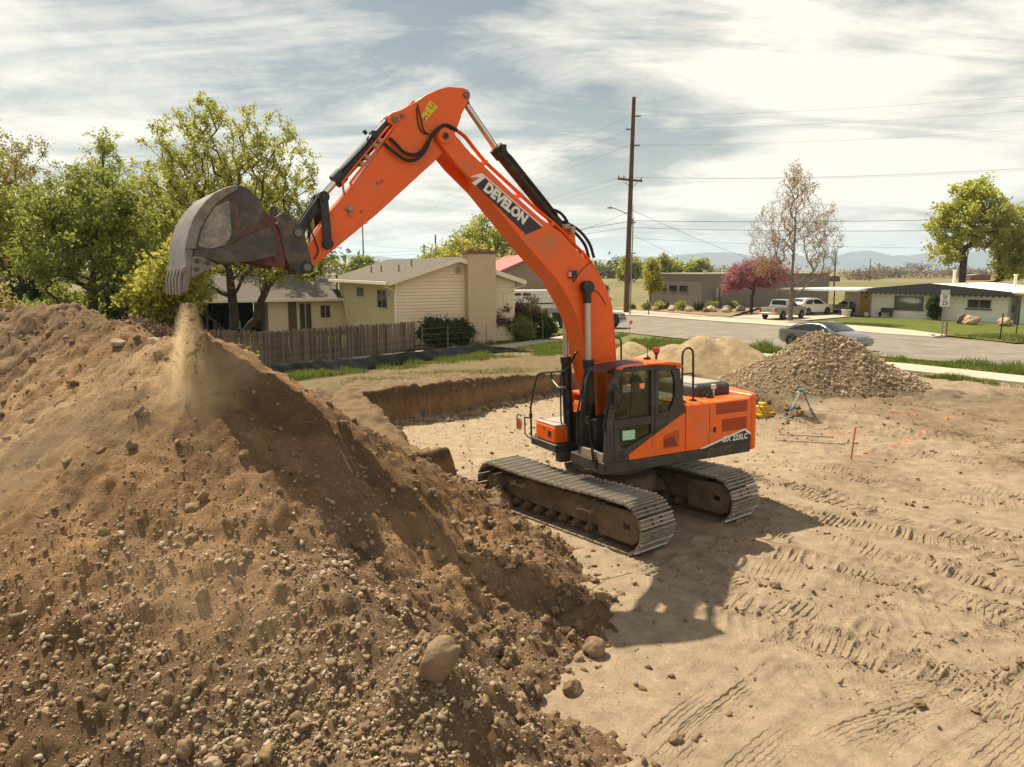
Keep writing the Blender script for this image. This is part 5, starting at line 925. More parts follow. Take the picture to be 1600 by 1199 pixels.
sheet('back_yard', [(-11.2, 31), (-8.8, 37), (-5.2, 43.0), (-2.8, 47)], [(-40, 44), (-32, 54), (-22, 62), (-12, 56)], 60, 40, .05, YARD)
sheet('rock_bed', [(10.2, 86), (14.7, 83.4), (20.0, 73.3), (21.2, 72.2)], [(16.6, 95), (18.0, 91), (22.2, 86.8), (31, 92)], 50, 30, .16, BED)
# grass growing in strips and tufts: countless blades, one object each strip
def blades(name, A, Bp, n, h, w, mat, off=0.0, seed=1, thin=.5, lean=.35, patch=1.0):
    g = np.random.default_rng(seed); a = resample(A, 200); c = resample(Bp, 200); i = g.integers(0, 199, n); f = g.random(n)[:, None]; t = (g.random(n) ** 1.0)[:, None]
    p = (a[i] * (1 - f) + a[i + 1] * f) * (1 - t) + (c[i] * (1 - f) + c[i + 1] * f) * t
    k = g.random(n) < np.clip(.62 + patch * fbm(p[:, 0], p[:, 1], .8, 3, .6, seed), .05, 1); p = p[k]; n = len(p)
    z = hz_(p[:, 0], p[:, 1]) + off; hh = h * g.uniform(.35, 1.0, n) * np.clip(.8 + .9 * vn(p[:, 0], p[:, 1], .9, seed + 3), .25, 1.5); an = g.uniform(0, 6.283, n); le = g.normal(0, lean, (n, 2)) * hh[:, None]
    d = np.column_stack([np.cos(an), np.sin(an)]) * w * .5; b0 = np.column_stack([p - d, z - .02]); b1 = np.column_stack([p + d, z - .02]); m = np.column_stack([p + le * .4 + d * .6, z + hh * .6]); tp = np.column_stack([p + le, z + hh]); m2 = np.column_stack([p + le * .4 - d * .6, z + hh * .6])
    v = np.stack([b0, b1, m, m2, tp], 1).reshape(-1, 3); o5 = (np.arange(n) * 5)[:, None]
    f = np.concatenate([o5 + np.array([[0, 1, 2]]), o5 + np.array([[0, 2, 3]]), o5 + np.array([[3, 2, 4]])]); o = link(name, npmesh(name, v, f, mat, False)); return tag(o, kind='stuff')
GR1 = leafmat('grass_blade', (.12, .17, .02), (.20, .24, .045)); GR2 = leafmat('rough_grass_blade', (.14, .17, .035), (.24, .24, .08))
blades('grass', [(12.6, 42.0), (14.6, 39.2), (17.4, 35.9), (20.9, 31.6), (26, 25.4)], [(12.8, 37.8), (14.8, 34.9), (17.1, 33.1), (19.9, 29.1), (25, 22.5)], 15000, .55, .035, GR1, 0, 3)
blades('grass', [(14.2, 31.2), (16.2, 29.3), (18.5, 26.3), (20.5, 24)], [(14.4, 30.6), (15.9, 28.8), (18.0, 25.9), (20, 23.6)], 4200, .26, .03, GR1, 0, 4, patch=2.2)
blades('grass', [(11.4, 34.9), (12.6, 33.4)], [(10.6, 34.0), (11.8, 32.4)], 1300, .25, .03, GR1, 0, 14)
blades('grass', [(-7.7, 24.3), (-7.3, 28.0), (-5.7, 32.2), (-3.7, 35.8), (-1.9, 38.9), (1.6, 40.6), (6, 46)], [(-7.0, 23.8), (-6.2, 27.6), (-4.7, 31.2), (-2.4, 34.6), (-.4, 37.3), (3.4, 39.5), (8.6, 45)], 11000, .24, .03, GR1, 0, 5, patch=1.5)
blades('grass', [(-5.5, 22.9), (-2.4, 24.7), (1.6, 29.0)], [(-5.2, 27), (-.9, 31.5), (4.5, 36)], 4500, .11, .02, GR2, 0, 6, patch=2.2)
blades('grass', [(1.8, 41.5), (6.2, 47.5), (8.2, 52)], [(.2, 43.8), (4.0, 49.6), (6.4, 53.6)], 7000, .35, .04, GR1, 0, 7)
blades('grass', [(7.6, 47.5), (10.2, 44.2), (11.4, 42.0)], [(6.4, 41.0), (8.2, 38.6), (10.6, 37.5)], 9000, .4, .04, GR1, 0, 8, patch=1.6)
blades('grass', [(29.9, 50.4), (30.0, 45.0), (33.5, 36)], [(34, 51), (36, 45), (38, 36)], 9000, .3, .05, GR2, .1, 9)
blades('grass', [(-3.4, 44.5), (-.6, 47.0), (2.2, 50.6)], [(-4.2, 45.6), (-1.6, 49.4), (1.4, 52)], 6000, .3, .04, GR1, 0, 10)

# ================================================================== BUILDINGS
def frame_m(p, u):
    """local x along u, y to the back (left of u), z up"""
    u = Vector((u[0], u[1], 0)).normalized(); v = Vector((-u.y, u.x, 0)); return Matrix(((u.x, v.x, 0, p[0]), (u.y, v.y, 0, p[1]), (0, 0, 1, p[2]), (0, 0, 0, 1)))
def siding(b, x0, x1, y, z0, z1, top=None, pitch=.20, out=-1, ax='x'):
    """lapped boards on a wall in the x-z plane at depth y; top(z) gives the span for gables"""
    z = z0
    while z < z1 - .01:
        h = min(pitch, z1 - z); a, c = (x0, x1) if top is None else top(z + h * .5)
        if c - a > .05:
            p = [(y, z), (y + out * .055, z), (y + out * .03, z + h - .035), (y, z + h - .035)]
            if ax == 'x': b.prism(p, a, c, 'x')
            else: b.prism([(q[0], q[1]) for q in p], a, c, 'y')
        z += pitch
def window(parent, x0, x1, z0, z1, y, out=-1, fr=None, mullions=(.5,), sill=None, pane=None, ax='x', d=.05, w=.05):
    def bx(b, a, c, q, r, s, t): return b.box(a, c, min(q, r), max(q, r), s, t) if ax == 'x' else b.box(min(q, r), max(q, r), a, c, s, t)
    fm = fr or M('window_frame', (.62, .58, .50), .5); b = B(); yo = y + out * d
    for a, c in ((x0, x0 + w), (x1 - w, x1)): bx(b, a, c, y, yo, z0, z1)
    for s, t in ((z0, z0 + w), (z1 - w, z1)): bx(b, x0 + w, x1 - w, y, yo, s, t)
    for k in mullions: xm = x0 + (x1 - x0) * k; bx(b, xm - w * .4, xm + w * .4, y, yo - out * .004, z0 + w, z1 - w)
    o = obj('window', b, fm, parent); b = B(); bx(b, x0 + w, x1 - w, y + out * .012, y + out * .02, z0 + w, z1 - w); obj('pane', b, pane or M('window_pane', (.035, .032, .028), .08, 0, .3, 2, spec=.6), o)
    if sill: b = B(); bx(b, x0 - .08, x1 + .08, y, y + out * .14, z0 - sill, z0 - .003); obj('sill', b, M('sill_grey', (.10, .10, .10), .7), o)
    return o
SIDE = M('cream_siding', (.72, .60, .43), .7, 0, .05, .8, spec=.2); SIDE2 = M('bounce_tint_siding', (.73, .61, .41), .7, 0, .05, .8, spec=.2)  # SIDE2: same siding, bounced-light tint painted in for left and wing walls
TRIM = M('cream_trim', (.76, .68, .54), .6); SHING = M('roof_shingle', (.135, .118, .10), .95, 0, .25, 5, .01, 60, .1, dirt=(.17, .15, .125), damt=.5, ds=14)
def brickmat(name, c1, c2, mo, sc):
    m = bpy.data.materials.new(name); m.use_nodes = True; t = m.node_tree; N = t.nodes; L = t.links; p = N['Principled BSDF']; p.inputs['Roughness'].default_value = .9; tc = N.new('ShaderNodeTexCoord'); mp = N.new('ShaderNodeMapping'); mp.inputs['Rotation'].default_value = (R(90), 0, 0)
    br = N.new('ShaderNodeTexBrick'); br.inputs['Scale'].default_value = sc; br.inputs['Color1'].default_value = (*c1, 1); br.inputs['Color2'].default_value = (*c2, 1); br.inputs['Mortar'].default_value = (*mo, 1); br.inputs['Mortar Size'].default_value = .025; br.inputs['Row Height'].default_value = .19; br.inputs['Brick Width'].default_value = .55
    s = N.new('ShaderNodeSeparateXYZ'); c = N.new('ShaderNodeCombineXYZ'); ad = N.new('ShaderNodeMath'); ad.operation = 'ADD'; L.new(tc.outputs['Object'], s.inputs[0]); L.new(s.outputs[0], ad.inputs[0]); L.new(s.outputs[1], ad.inputs[1]); L.new(ad.outputs[0], c.inputs[0]); L.new(s.outputs[2], c.inputs[1]); L.new(c.outputs[0], br.inputs[0]); L.new(br.outputs[0], p.inputs['Base Color'])
    b = N.new('ShaderNodeBump'); b.inputs['Distance'].default_value = .012; b.invert = True; L.new(br.outputs['Fac'], b.inputs['Height']); L.new(b.outputs[0], p.inputs['Normal']); MATS[name] = m; return m
BRICK = brickmat('tan_brick', (.60, .46, .29), (.52, .39, .24), (.62, .52, .38), 2.4)
# split-level house: local x along the gable wall, y to the back
H = empty('house'); H.matrix_world = frame_m((-7.0, 45.0, 0), (.89, .456)); tag(H, 'beige split level house with lap siding, brick chimney and grey shingle roof behind the fence', 'house')
b = B(); b.prism([(0, -.2), (8, -.2), (8, 4.0), (4, 5.25), (0, 4.0)], 0, 13.5); obj('wall', b, SIDE, H)
b = B(); siding(b, 0, 8, 0, .3, 4.0); siding(b, 0, 8, 0, 3.96, 5.3, lambda z: (max(0, (z - 4.0) * 3.2), 8 - max(0, (z - 4.0) * 3.2))); obj('siding', b, SIDE, H)['kind'] = 'stuff'
b = B(); siding(b, 0, 13.4, 0, .3, 3.95, ax='y'); obj('siding', b, SIDE2, H)['kind'] = 'stuff'
b = B(); b.box(-.04, .06, -.04, .06, .2, 4.0); b.box(7.94, 8.04, -.04, .06, .2, 4.0); obj('corner_boards', b, TRIM, H)
b = B(); e = .62; sl_ = 1.25 / 4
b.prism([(-e, 4.0 - e * sl_), (4, 5.25), (8 + e, 4.0 - e * sl_), (8 + e, 4.16 - e * sl_), (4, 5.42), (-e, 4.16 - e * sl_)], -.45, 14.0); rf = obj('roof', b, SHING, H)
b = B()
for x0, x1, z0, z1 in ((-e, 4, 4.0 - e * sl_, 5.25), (4, 8 + e, 5.25, 4.0 - e * sl_)): b.prism([(x0, z0 - .14), (x1, z1 - .14), (x1, z1 + .15), (x0, z0 + .15)], -.48, -.452)
obj('bargeboard', b, TRIM, rf)
b = B(); b.box(-e - .10, -e - .002, -.45, 14.0, 3.72, 3.93); b.box(8 + e + .002, 8 + e + .10, -.45, 14.0, 3.72, 3.93); obj('gutter', b, TRIM, rf, .02)
b = B(); b.box(-e + .01, -.005, -.44, 13.9, 3.77, 3.79); obj('soffit', b, TRIM, rf)
b = B(); b.tube([(-e - .05, .1, 3.74), (-e - .05, .1, 3.66), (-.12, .02, 3.4), (-.09, -.06, 3.2), (-.09, -.06, .4)], .045, 8); obj('downpipe', b, TRIM, H); b = B(); b.tube([(8 + e + .04, -.3, 3.74), (8 + e + .04, -.3, 3.64), (7.3, -.1, 3.22), (7.25, -.07, 3.0), (7.25, -.07, .4)], .045, 8); obj('downpipe', b, TRIM, H)
b = B()
for x, y in ((1.1, 2.6), (1.0, 6.0), (.9, 8.0), (2.2, 3.3)): zz_ = 4.1 + x * sl_; b.cyl((x, y, zz_), (x, y, zz_ + .5), .05, n=10)
obj('roof_vent', b, M('galvanised', (.22, .21, .20), .4, .5), rf)
b = B(); b.cyl((4.05, -.09, 4.6), (4.05, 0, 4.6), .29, n=24); gv = obj('gable_vent', b, M('vent_ring', (.55, .45, .33), .6), H); b = B(); b.cyl((4.05, -.11, 4.6), (4.05, -.09, 4.6), .20, n=24); obj('vent_louvre', b, M('louvre', (.30, .22, .15), .8), gv)
b = B(); b.box(4.5, 6.4, -.62, .3, -.2, 5.62); ch = obj('chimney', b, BRICK, H)
b = B(); b.box(4.42, 6.48, -.70, .38, 5.62, 5.74); b.box(4.48, 6.42, -.64, .32, 5.74, 5.80); obj('chimney_cap', b, M('dark_brick', (.16, .085, .055), .9), ch, .01); b = B()
for x in (4.9, 5.45, 6.0): b.box(x - .16, x + .16, -.3, .1, 5.80, 5.92)
obj('flue', b, M('clay_flue', (.22, .11, .07), .9), ch)
window(H, 4.2, 5.1, 2.85, 3.62, 0, -1, ax='y', mullions=(.5,)) if False else None
window(H, 1.5, 3.6, 2.20, 3.42, -.046, -1, ax='y'); window(H, 6.6, 8.4, 2.75, 3.45, -.046, -1, ax='y')
b = B(); siding(b, .2, .2, 0, 0, 0) if False else None
b = B(); b.tube([(-.10, 12.9, 3.3), (-.10, 11.6, 2.0), (-.10, 10.6, .9)], .05, 6); obj('conduit', b, TRIM, H)
# low wing to the left, wall parallel to the gable
WG = empty('wing', parent=H); b = B(); b.prism([(-5.46, -.2), (-.03, -.2), (-.03, 2.45), (-5.46, 2.45)], 12.6, 19.5); obj('wall', b, SIDE2, WG)
b = B(); siding(b, -5.46, -4.1, 12.6, .2, 2.45); obj('siding', b, SIDE, WG)['kind'] = 'stuff'
b = B(); b.prism([(12.0, 2.42), (16.1, 4.0), (20.2, 2.42), (20.2, 2.56), (16.1, 4.16), (12.0, 2.56)], -14.5, -.06, 'x'); wr = obj('roof', b, SHING, WG)
b = B(); b.box(-14.5, -.06, 11.92, 11.998, 2.36, 2.56); obj('gutter', b, TRIM, wr)
b = B(); b.box(-3.3, -2.35, 12.52, 12.595, .2, 2.25); dr = obj('patio_door', b, M('window_frame', (.62, .58, .50), .5), WG)
for x0 in (-3.24, -2.80): b = B(); b.box(x0, x0 + .38, 12.50, 12.519, .28, 2.18); obj('pane', b, M('window_pane', (.035, .032, .028), .08), dr)
window(WG, -1.75, -.95, 1.05, 2.05, 12.6, -1)
b = B(); b.box(-4.05, -3.45, 12.56, 12.598, .1, 2.3); obj('door', b, M('brown_door', (.12, .07, .045), .6), WG)
for x in (-13.9, -9.6): b = B(); b.box(x - .06, x + .06, 12.3, 12.42, 0, 2.42); obj('porch_post', b, M('brown_post', (.09, .06, .045), .8), WG)
b = B(); b.box(-14.2, -5.55, 19.2, 19.4, 0, 2.4); b.box(-14.3, -14.2, 12.8, 19.4, 0, 2.4); obj('carport_wall', b, M('dark_boards', (.045, .035, .028), .9), WG)
b = B(); b.cyl((-.5, 12.2, 2.5), (-.5, 12.2, 4.2), .06, n=8); obj('stove_pipe', b, BLACK, WG)
sheet('patio', [(-26, 55), (-20, 52.2), (-16, 50.6)], [(-28, 58), (-22, 56), (-17, 55)], 10, 5, .06, CONC)
for k, (x, y) in enumerate(((-19.6, 53.0), (-21.2, 53.6))):
    c = empty('patio_chair', (x, y, .05), .5 + k); m_ = M('grey_plastic_chair', (.25, .25, .26), .5)
    b = B(); b.box(-.25, .25, -.25, .25, .40, .44); obj('seat', b, m_, c); b = B(); b.box(-.25, .25, .22, .26, .44, .95); obj('backrest', b, m_, c)
    for sx in (-.22, .22):
        for sy in (-.22, .22): b = B(); b.box(sx - .02, sx + .02, sy - .02, sy + .02, 0, .4); obj('leg', b, m_, c)
    tag(c, ('grey patio chair by the tree trunk in the shade' if k == 0 else 'grey patio chair further left under the carport roof'), 'chair', 'patio chairs')
# red roofed brick building behind
RB = empty('red_roof_building'); RB.matrix_world = frame_m((-2.5, 80, 0), (.97, .25)); tag(RB, 'tan brick building with a pinkish red gable roof behind the house', 'building')
b = B(); b.prism([(0, 0), (11, 0), (11, 3.9), (5.5, 6.2), (0, 3.9)], 0, 14); obj('wall', b, M('dull_brick', (.24, .185, .125), .9, 0, .12, 1.0), RB)
b = B(); b.prism([(-.5, 3.7), (5.5, 6.2), (11.5, 3.7), (11.5, 3.85), (5.5, 6.36), (-.5, 3.85)], -.5, 14.5); obj('roof', b, M('red_metal_roof', (.46, .105, .095), .5, 0, .1, .6), RB)
window(RB, 6.0, 6.9, 3.1, 3.9, 0, -1, pane=M('pale_pane', (.35, .33, .27), .3))
# grey flat-roofed building
GB = empty('flat_roof_building'); GB.matrix_world = frame_m((22.14, 87.3, 0), (.83, .557)); tag(GB, 'long grey block building with a flat roof and three small dark windows', 'building')
GWM = M('grey_block', (.20, .185, .158), .9, 0, .05, .5, .004, 8)
b = B(); b.box(0, 25, 0, 8.6, -.2, 4.1); obj('wall', b, GWM, GB)
b = B(); b.box(-.1, 25.1, -.1, 8.7, 4.1, 4.22); obj('roof', b, M('roof_membrane', (.52, .48, .41), .8, 0, .2, .5), GB)
b = B()
for k in range(1, 12): b.box(-.008, -.0005, .02, 8.58, k * .33 - .01, k * .33 + .004)
obj('block_joints', b, M('joint_grey', (.19, .165, .13), .9), GB)['kind'] = 'stuff'
for y0_ in (2.2, 3.9, 5.7): window(GB, y0_, y0_ + 1.25, 2.05, 2.75, -.002, -1, M('dark_frame', (.05, .045, .04), .5), (), None, None, 'y', .04, .05)
for x0, z0, z1, w_ in ((2.2, 1.3, 2.5, .55), (3.0, 1.5, 2.4, .3), (3.4, .6, 1.0, .3)): b = B(); b.box(x0, x0 + w_, -.22, -.002, z0, z1); b.cyl((x0 + w_ / 2, -.1, 0), (x0 + w_ / 2, -.1, z0), .035, n=6); obj('meter_box', b, M('meter_grey', (.30, .27, .23), .6), GB, .01)
b = B(); b.box(18.5, 19.2, 2, 2.7, 4.22, 4.7); b.box(5, 5.4, 4, 4.4, 4.22, 4.6); obj('roof_unit', b, M('meter_grey', (.30, .27, .23), .6), GB)
# white ranch house with carport: local x runs along the front from the carport to the right corner
RH = empty('ranch_house'); RH.matrix_world = frame_m((35.74, 74.1, 0), (.545, -.838)); tag(RH, 'white single storey house with yellow door, dark gable fascia and carport', 'house')
WW = M('white_block', (.82, .79, .73), .8, 0, .05, .6, .003, 8); WR = M('white_roof', (.74, .69, .60), .6, 0, .06, .5); DF = M('dark_fascia', (.035, .038, .036), .6)
b = B(); b.box(0, 12.3, 0, 10, -.2, 2.62); b.box(-4.4, 0, 2.2, 10, -.2, 2.45); obj('wall', b, WW, RH)
b = B()
for k in range(1, 7):
    b.box(.02, 12.28, -.006, -.0005, k * .4, k * .4 + .012)
obj('block_joints', b, M('joint_white', (.50, .46, .40), .9), RH)['kind'] = 'stuff'
b = B(); b.prism([(-.7, 2.62), (6.0, 3.26), (12.9, 2.62), (12.9, 2.74), (6.0, 3.38), (-.7, 2.74)], -.9, 11); b.prism([(0, 2.621), (12.3, 2.621), (6.0, 3.22)], 0, 9.9); rr_ = obj('roof', b, WR, RH)
b = B(); b.prism([(-.72, 2.40), (12.92, 2.36), (12.92, 2.76), (6.0, 3.40), (-.72, 2.76)], -.93, -.902); 
for k in range(28): x = -.5 + k * .48; b.cyl((x, -.93, 2.385), (x, -.902, 2.385), .13, n=12)
obj('fascia', b, DF, rr_)
b = B(); b.prism([(-9.6, 2.46), (0, 2.52), (0, 2.72), (-9.6, 2.64)], -2.6, 8); cpn = obj('carport_roof', b, WR, RH, .01)
for x, y in ((-9.2, -2.3), (-9.2, 3.2), (-4.6, -2.3), (-6.4, 3.4), (-1.0, -2.3), (-4.3, 5.2)): b = B(); b.box(x - .05, x + .05, y - .05, y + .05, 0, 2.48); obj('carport_post', b, M('post_grey', (.22, .19, .155), .7), RH)
b = B(); b.box(-2.6, -1.55, 2.15, 2.198, .05, 2.2); yd = obj('yellow_door', b, M('yellow_door', (.62, .47, .085), .5), RH); b = B(); b.prism([(-2.35, 1.78), (-1.8, 1.78), (-1.85, 1.93), (-2.07, 1.98), (-2.3, 1.93)], 2.13, 2.149); obj('pane', b, M('window_pane', (.035, .032, .028), .08), yd)
window(RH, 2.3, 5.1, .95, 2.15, 0, -1, M('grey_frame', (.16, .155, .145), .5), (), .16, M('blind_pane', (.10, .115, .105), .15, 0, .2, .8)); window(RH, 9.0, 11.0, 1.25, 2.05, 0, -1, M('white_frame', (.6, .56, .5), .5), (.5,), .13)
b = B()
for xx in (6.0, 6.28, 6.56, 6.84): b.box(xx, xx + .03, -.10, -.07, .1, 2.3)
for z in (1.7, 1.95, 2.2): b.box(5.95, 6.9, -.105, -.065, z, z + .03)
obj('trellis', b, DF, RH)
b = B(); b.prism([(0, 0), (9, 0), (9, 2.55), (0, 2.55)], 0, .1) if False else None
b = B(); b.box(12.35, 13.2, 1.6, 11, -.2, 2.5); b.box(13.2, 24, .2, 10, -.2, 2.5); obj('side_wing', b, WW, RH); b = B(); b.prism([(12.2, 2.5), (24.5, 2.5), (24.5, 2.62), (12.2, 2.62)], -.5, 10.6); obj('wing_roof', b, WR, RH); b = B(); b.box(12.18, 24.5, -.53, -.502, 2.46, 2.64); obj('wing_fascia', b, M('grey_fascia', (.20, .185, .16), .6), RH)
b = B(); b.box(12.5, 13.12, 1.56, 1.598, .1, 2.1); obj('side_door', b, M('grey_door', (.34, .33, .30), .6), RH); b = B(); b.box(12.304, 12.40, .5, 1.0, 1.0, 1.6); b.box(12.304, 12.36, .7, .75, 1.6, 2.4); obj('meter_box', b, M('meter_grey', (.30, .27, .23), .6), RH)
b = B(); b.cyl((4.6, 6.2, 3.2), (4.6, 6.2, 4.5), .14, n=12); b.cyl((4.6, 6.2, 4.5), (4.6, 6.2, 4.62), .19, n=12); obj('flue', b, WR, rr_); b = B(); b.cyl((9.7, 7, 2.9), (9.7, 7, 4.1), .13, n=12); b.cyl((9.7, 7, 4.1), (9.7, 7, 4.22), .19, n=12); obj('flue', b, WR, rr_)
b = B(); b.box(14.6, 15.5, 3.2, 4.1, 2.6, 3.5); b.box(14.85, 15.25, 3.45, 3.85, 3.5, 4.0); obj('chimney', b, WR, RH); b = B(); b.cyl((6.9, 4, 3.2), (6.9, 4, 3.36), .12, n=10); obj('roof_vent', b, BLACK, rr_)
def at(o, x, y): p = o.matrix_world @ Vector((x, y, 0)); return p.x, p.y
# things standing along the front of the white house
def planter(x, y, r, h, label, plant=True):
    px_, py_ = at(RH, x, y); p = empty('planter', (px_, py_, .14)); b = B(); b.lathe([(r * .8, 0), (r, h * .8), (r * 1.08, h * .8), (r * 1.08, h), (r * .9, h)], n=14); obj('pot', b, M('pot_white', (.52, .48, .42), .7), p)
    if plant:
        b = B()
        for k in range(14): a = random.uniform(0, 6.28); q = random.uniform(.2, 1); b.tube([(0, 0, h * .9), (r * .5 * math.cos(a) * q, r * .5 * math.sin(a) * q, h + .15), (r * math.cos(a) * q, r * math.sin(a) * q, h + .2 + .15 * random.random())], [.03, .025, .006], 4)
        obj('plant', b, leafmat('pot_plant', (.05, .09, .02), (.10, .14, .03)), p)
    tag(p, label, 'planter', 'planters along the white house')
planter(-4.2, -2.6, .42, .62, 'square white planter under the carport post'); planter(-.9, -2.7, .45, .6, 'white round planter right of the yellow door'); planter(.5, -1.6, .26, .34, 'small low white pot beside the dark bench', False)
for k, (x, y) in enumerate(((-3.3, 1.2), (-1.0, 1.3))):
    px_, py_ = at(RH, x, y); c = empty('garden_chair', (px_, py_, .1), 2.1); m_ = M('chair_metal', (.30, .26, .20), .5, .4); b = B(); b.box(-.27, .27, -.25, .25, .42, .45); obj('seat', b, m_, c); b = B(); b.tube([(-.25, .24, .45), (-.27, .28, .85), (-.12, .29, 1.02), (.12, .29, 1.02), (.27, .28, .85), (.25, .24, .45)], .02, 6); b.tube([(0, .25, .45), (0, .29, 1.02)], .015, 6); obj('backrest', b, m_, c)
    for sx in (-.24, .24):
        for sy in (-.22, .22): b = B(); b.box(sx - .018, sx + .018, sy - .018, sy + .018, 0, .42); obj('leg', b, m_, c)
    tag(c, ('metal garden chair left of the yellow door' if k == 0 else 'metal garden chair right of the yellow door'), 'chair', 'garden chairs by the door')
px_, py_ = at(RH, 1.9, -.7); c = empty('garden_bench', (px_, py_, .12), -.99); m_ = M('dark_bench', (.05, .045, .04), .7); b = B(); b.box(-.6, .6, -.25, .2, .38, .43); obj('seat', b, m_, c); b = B(); b.box(-.6, .6, .2, .24, .43, .85); obj('backrest', b, m_, c)
for sx in (-.55, .55): b = B(); b.box(sx - .04, sx + .04, -.22, .22, 0, .38); obj('leg', b, m_, c)
tag(c, 'dark garden bench under the big window of the white house', 'bench')
for k, (x, y, r, l) in enumerate(((11.2, -3.6, .78, 'tan landscape boulder left of the pair at the white house corner'), (13.6, -3.2, .74, 'pinkish flat boulder right of the pair at the white house corner'))):
    px_, py_ = at(RH, x, y); boulder(l, px_, py_, r, 40 + k, (1, .8, .6), (0, 0, k), M('pink_rock', (.40, .29, .19), .9, 0, .2, 3, .02, 20), lift=.35, on=.1)
px_, py_ = at(RH, 10.2, -2.9); boulder('dark angular rock beside the tan boulder at the white house corner', px_, py_, .8, 44, (1, .5, .7), (0, 0, .4), M('dark_rock', (.15, .115, .085), .9, 0, .2, 3, .02, 20), lift=.3, on=.1)
# ================================================================== FENCES, POLES, SIGNS
WOOD = M('weathered_picket', (.165, .132, .10), .9, 0, .25, 3.0, .006, 30, .15, dirt=(.085, .068, .052), damt=.5, ds=4, island=0)
def woodmat():
    m = WOOD; N = m.node_tree.nodes; L = m.node_tree.links; p = N['Principled BSDF']; src = p.inputs['Base Color'].links[0].from_socket; oi = N.new('ShaderNodeObjectInfo'); h = N.new('ShaderNodeHueSaturation'); mr = N.new('ShaderNodeMapRange'); mr.inputs[3].default_value = .6; mr.inputs[4].default_value = 1.5
    L.new(oi.outputs['Random'], mr.inputs[0]); L.new(mr.outputs[0], h.inputs['Value']); L.new(src, h.inputs['Color']); L.new(h.outputs[0], p.inputs['Base Color'])
woodmat()
FP = [(-10.6, 24.6), (-10.15, 31.6), (-5.6, 42.9)]; FC = resample(FP, 232); FN = empty('picket_fence'); FN.location = (FC[0][0], FC[0][1], 0); tag(FN, 'weathered grey wooden picket fence in front of the beige house', 'fence')
b = B(); b.box(-.041, .041, -.011, .011, 0, 1.62); PK = meshof('picket', b.v, b.f, WOOD, 0)
for k in range(len(FC) - 1):
    x, y = FC[k]; d = FC[k + 1] - FC[k]; o = link('picket', PK, FN); o.location = (x - FC[0][0], y - FC[0][1], gz(x, y) + random.gauss(0, .012)); o.rotation_euler = (random.gauss(0, .012), random.gauss(0, .012), math.atan2(d[1], d[0])); o.scale = (random.uniform(.92, 1.0), 1, random.uniform(.965, 1.03))
for q in (.35, 1.25):
    b = B(); pts = [(p[0] - FC[0][0] - .05, p[1] - FC[0][1] + .05, gz(*p) + q) for p in FC[::10]]
    b.tube(pts, .045, 4); obj('rail', b, WOOD, FN)
for k in range(0, len(FC), 18): x, y = FC[k]; b = B(); b.box(-.06, .06, -.06, .06, -.1, 1.55); o = obj('post', b, WOOD, FN); o.location = (x - FC[0][0] - .09, y - FC[0][1] + .09, gz(x, y))
# black silt fence, sagging between stakes
SF = empty('silt_fence', (-7.83, 23.94, 1.0)); tag(SF, 'low black fabric silt fence running in front of the picket fence', 'silt fence')
SP = resample([(-7.83, 23.94), (-7.57, 28.03), (-5.95, 32.29), (-3.99, 35.86), (-2.13, 39.0), (-.6, 41.0), (1.59, 41.2)], 120); v = []; f = []
for i, (x, y) in enumerate(SP):
    h = .60 * (1 - .12 * abs(math.sin(i * .26))) * (1 if i < 96 else max(.06, 1 - (i - 96) / 24)); z = gz(x, y)
    for j in range(6): t = j / 5; w = .10 * math.sin(i * .8 + j) * t * (1 - t) * 2 + .14 * t * math.sin(i * .13); v.append((x + w - SP[0][0] + .10 * (1 - t), y + w * .3 - SP[0][1] - .06 * (1 - t), z - 1.0 - .03 + h * t))
for i in range(len(SP) - 1):
    for j in range(5): a = i * 6 + j; f.append((a, a + 6, a + 7, a + 1))
me = meshof('fabric', v, f, M('silt_fabric', (.014, .013, .013), .55, 0, .4, 2, dirt=(.035, .028, .022), damt=.1, ds=3, bump=.02, bs=6), 180); o = link('fabric', me, SF); sm = o.modifiers.new('thick', 'SOLIDIFY'); sm.thickness = .006
for i in range(2, 96, 9): x, y = SP[i]; b = B(); b.box(-.018, .018, -.018, .018, -.1, .72); o = obj('stake', b, WOOD, SF); o.location = (x - SP[0][0] - .05, y - SP[0][1] + .06, gz(x, y) - 1.0)
# wire fence by the house shrubs
WF = empty('wire_fence', (-5.12, 42.2, 0)); tag(WF, 'thin wire fence with steel posts in front of the house shrubs', 'fence'); WP = [(-5.12, 42.23), (-3.79, 43.78), (-1.57, 45.34), (0, 46.53), (2.02, 48.64)]
for x, y in WP: b = B(); b.box(-.025, .025, -.02, .02, 0, 1.35); o = obj('post', b, M('rusty_post', (.17, .13, .10), .7), WF); o.location = (x + 5.12, y - 42.2, gz(x, y))
for z in (.3, .6, .9, 1.25): b = B(); b.tube([(x + 5.12, y - 42.2, gz(x, y) + z) for x, y in WP], .005, 4); obj('wire', b, M('wire_grey', (.25, .23, .2), .5, .5), WF)
# T-posts on the right lawn
for (x, y), l in zip(((30.43, 46.17), (34.74, 51.08)), ('taller black steel post on the grass by the kerb right of the speed sign', 'smaller black steel post further back on the right lawn')):
    b = B(); b.box(-.025, .025, -.012, .012, -.1, 1.72); b.box(-.012, .012, -.035, .035, -.1, 1.72); o = obj('fence_post', b, BLACK); o.location = (x, y, gz(x, y)); o.rotation_euler = (0, R(3), .4); tag(o, l, 'post')
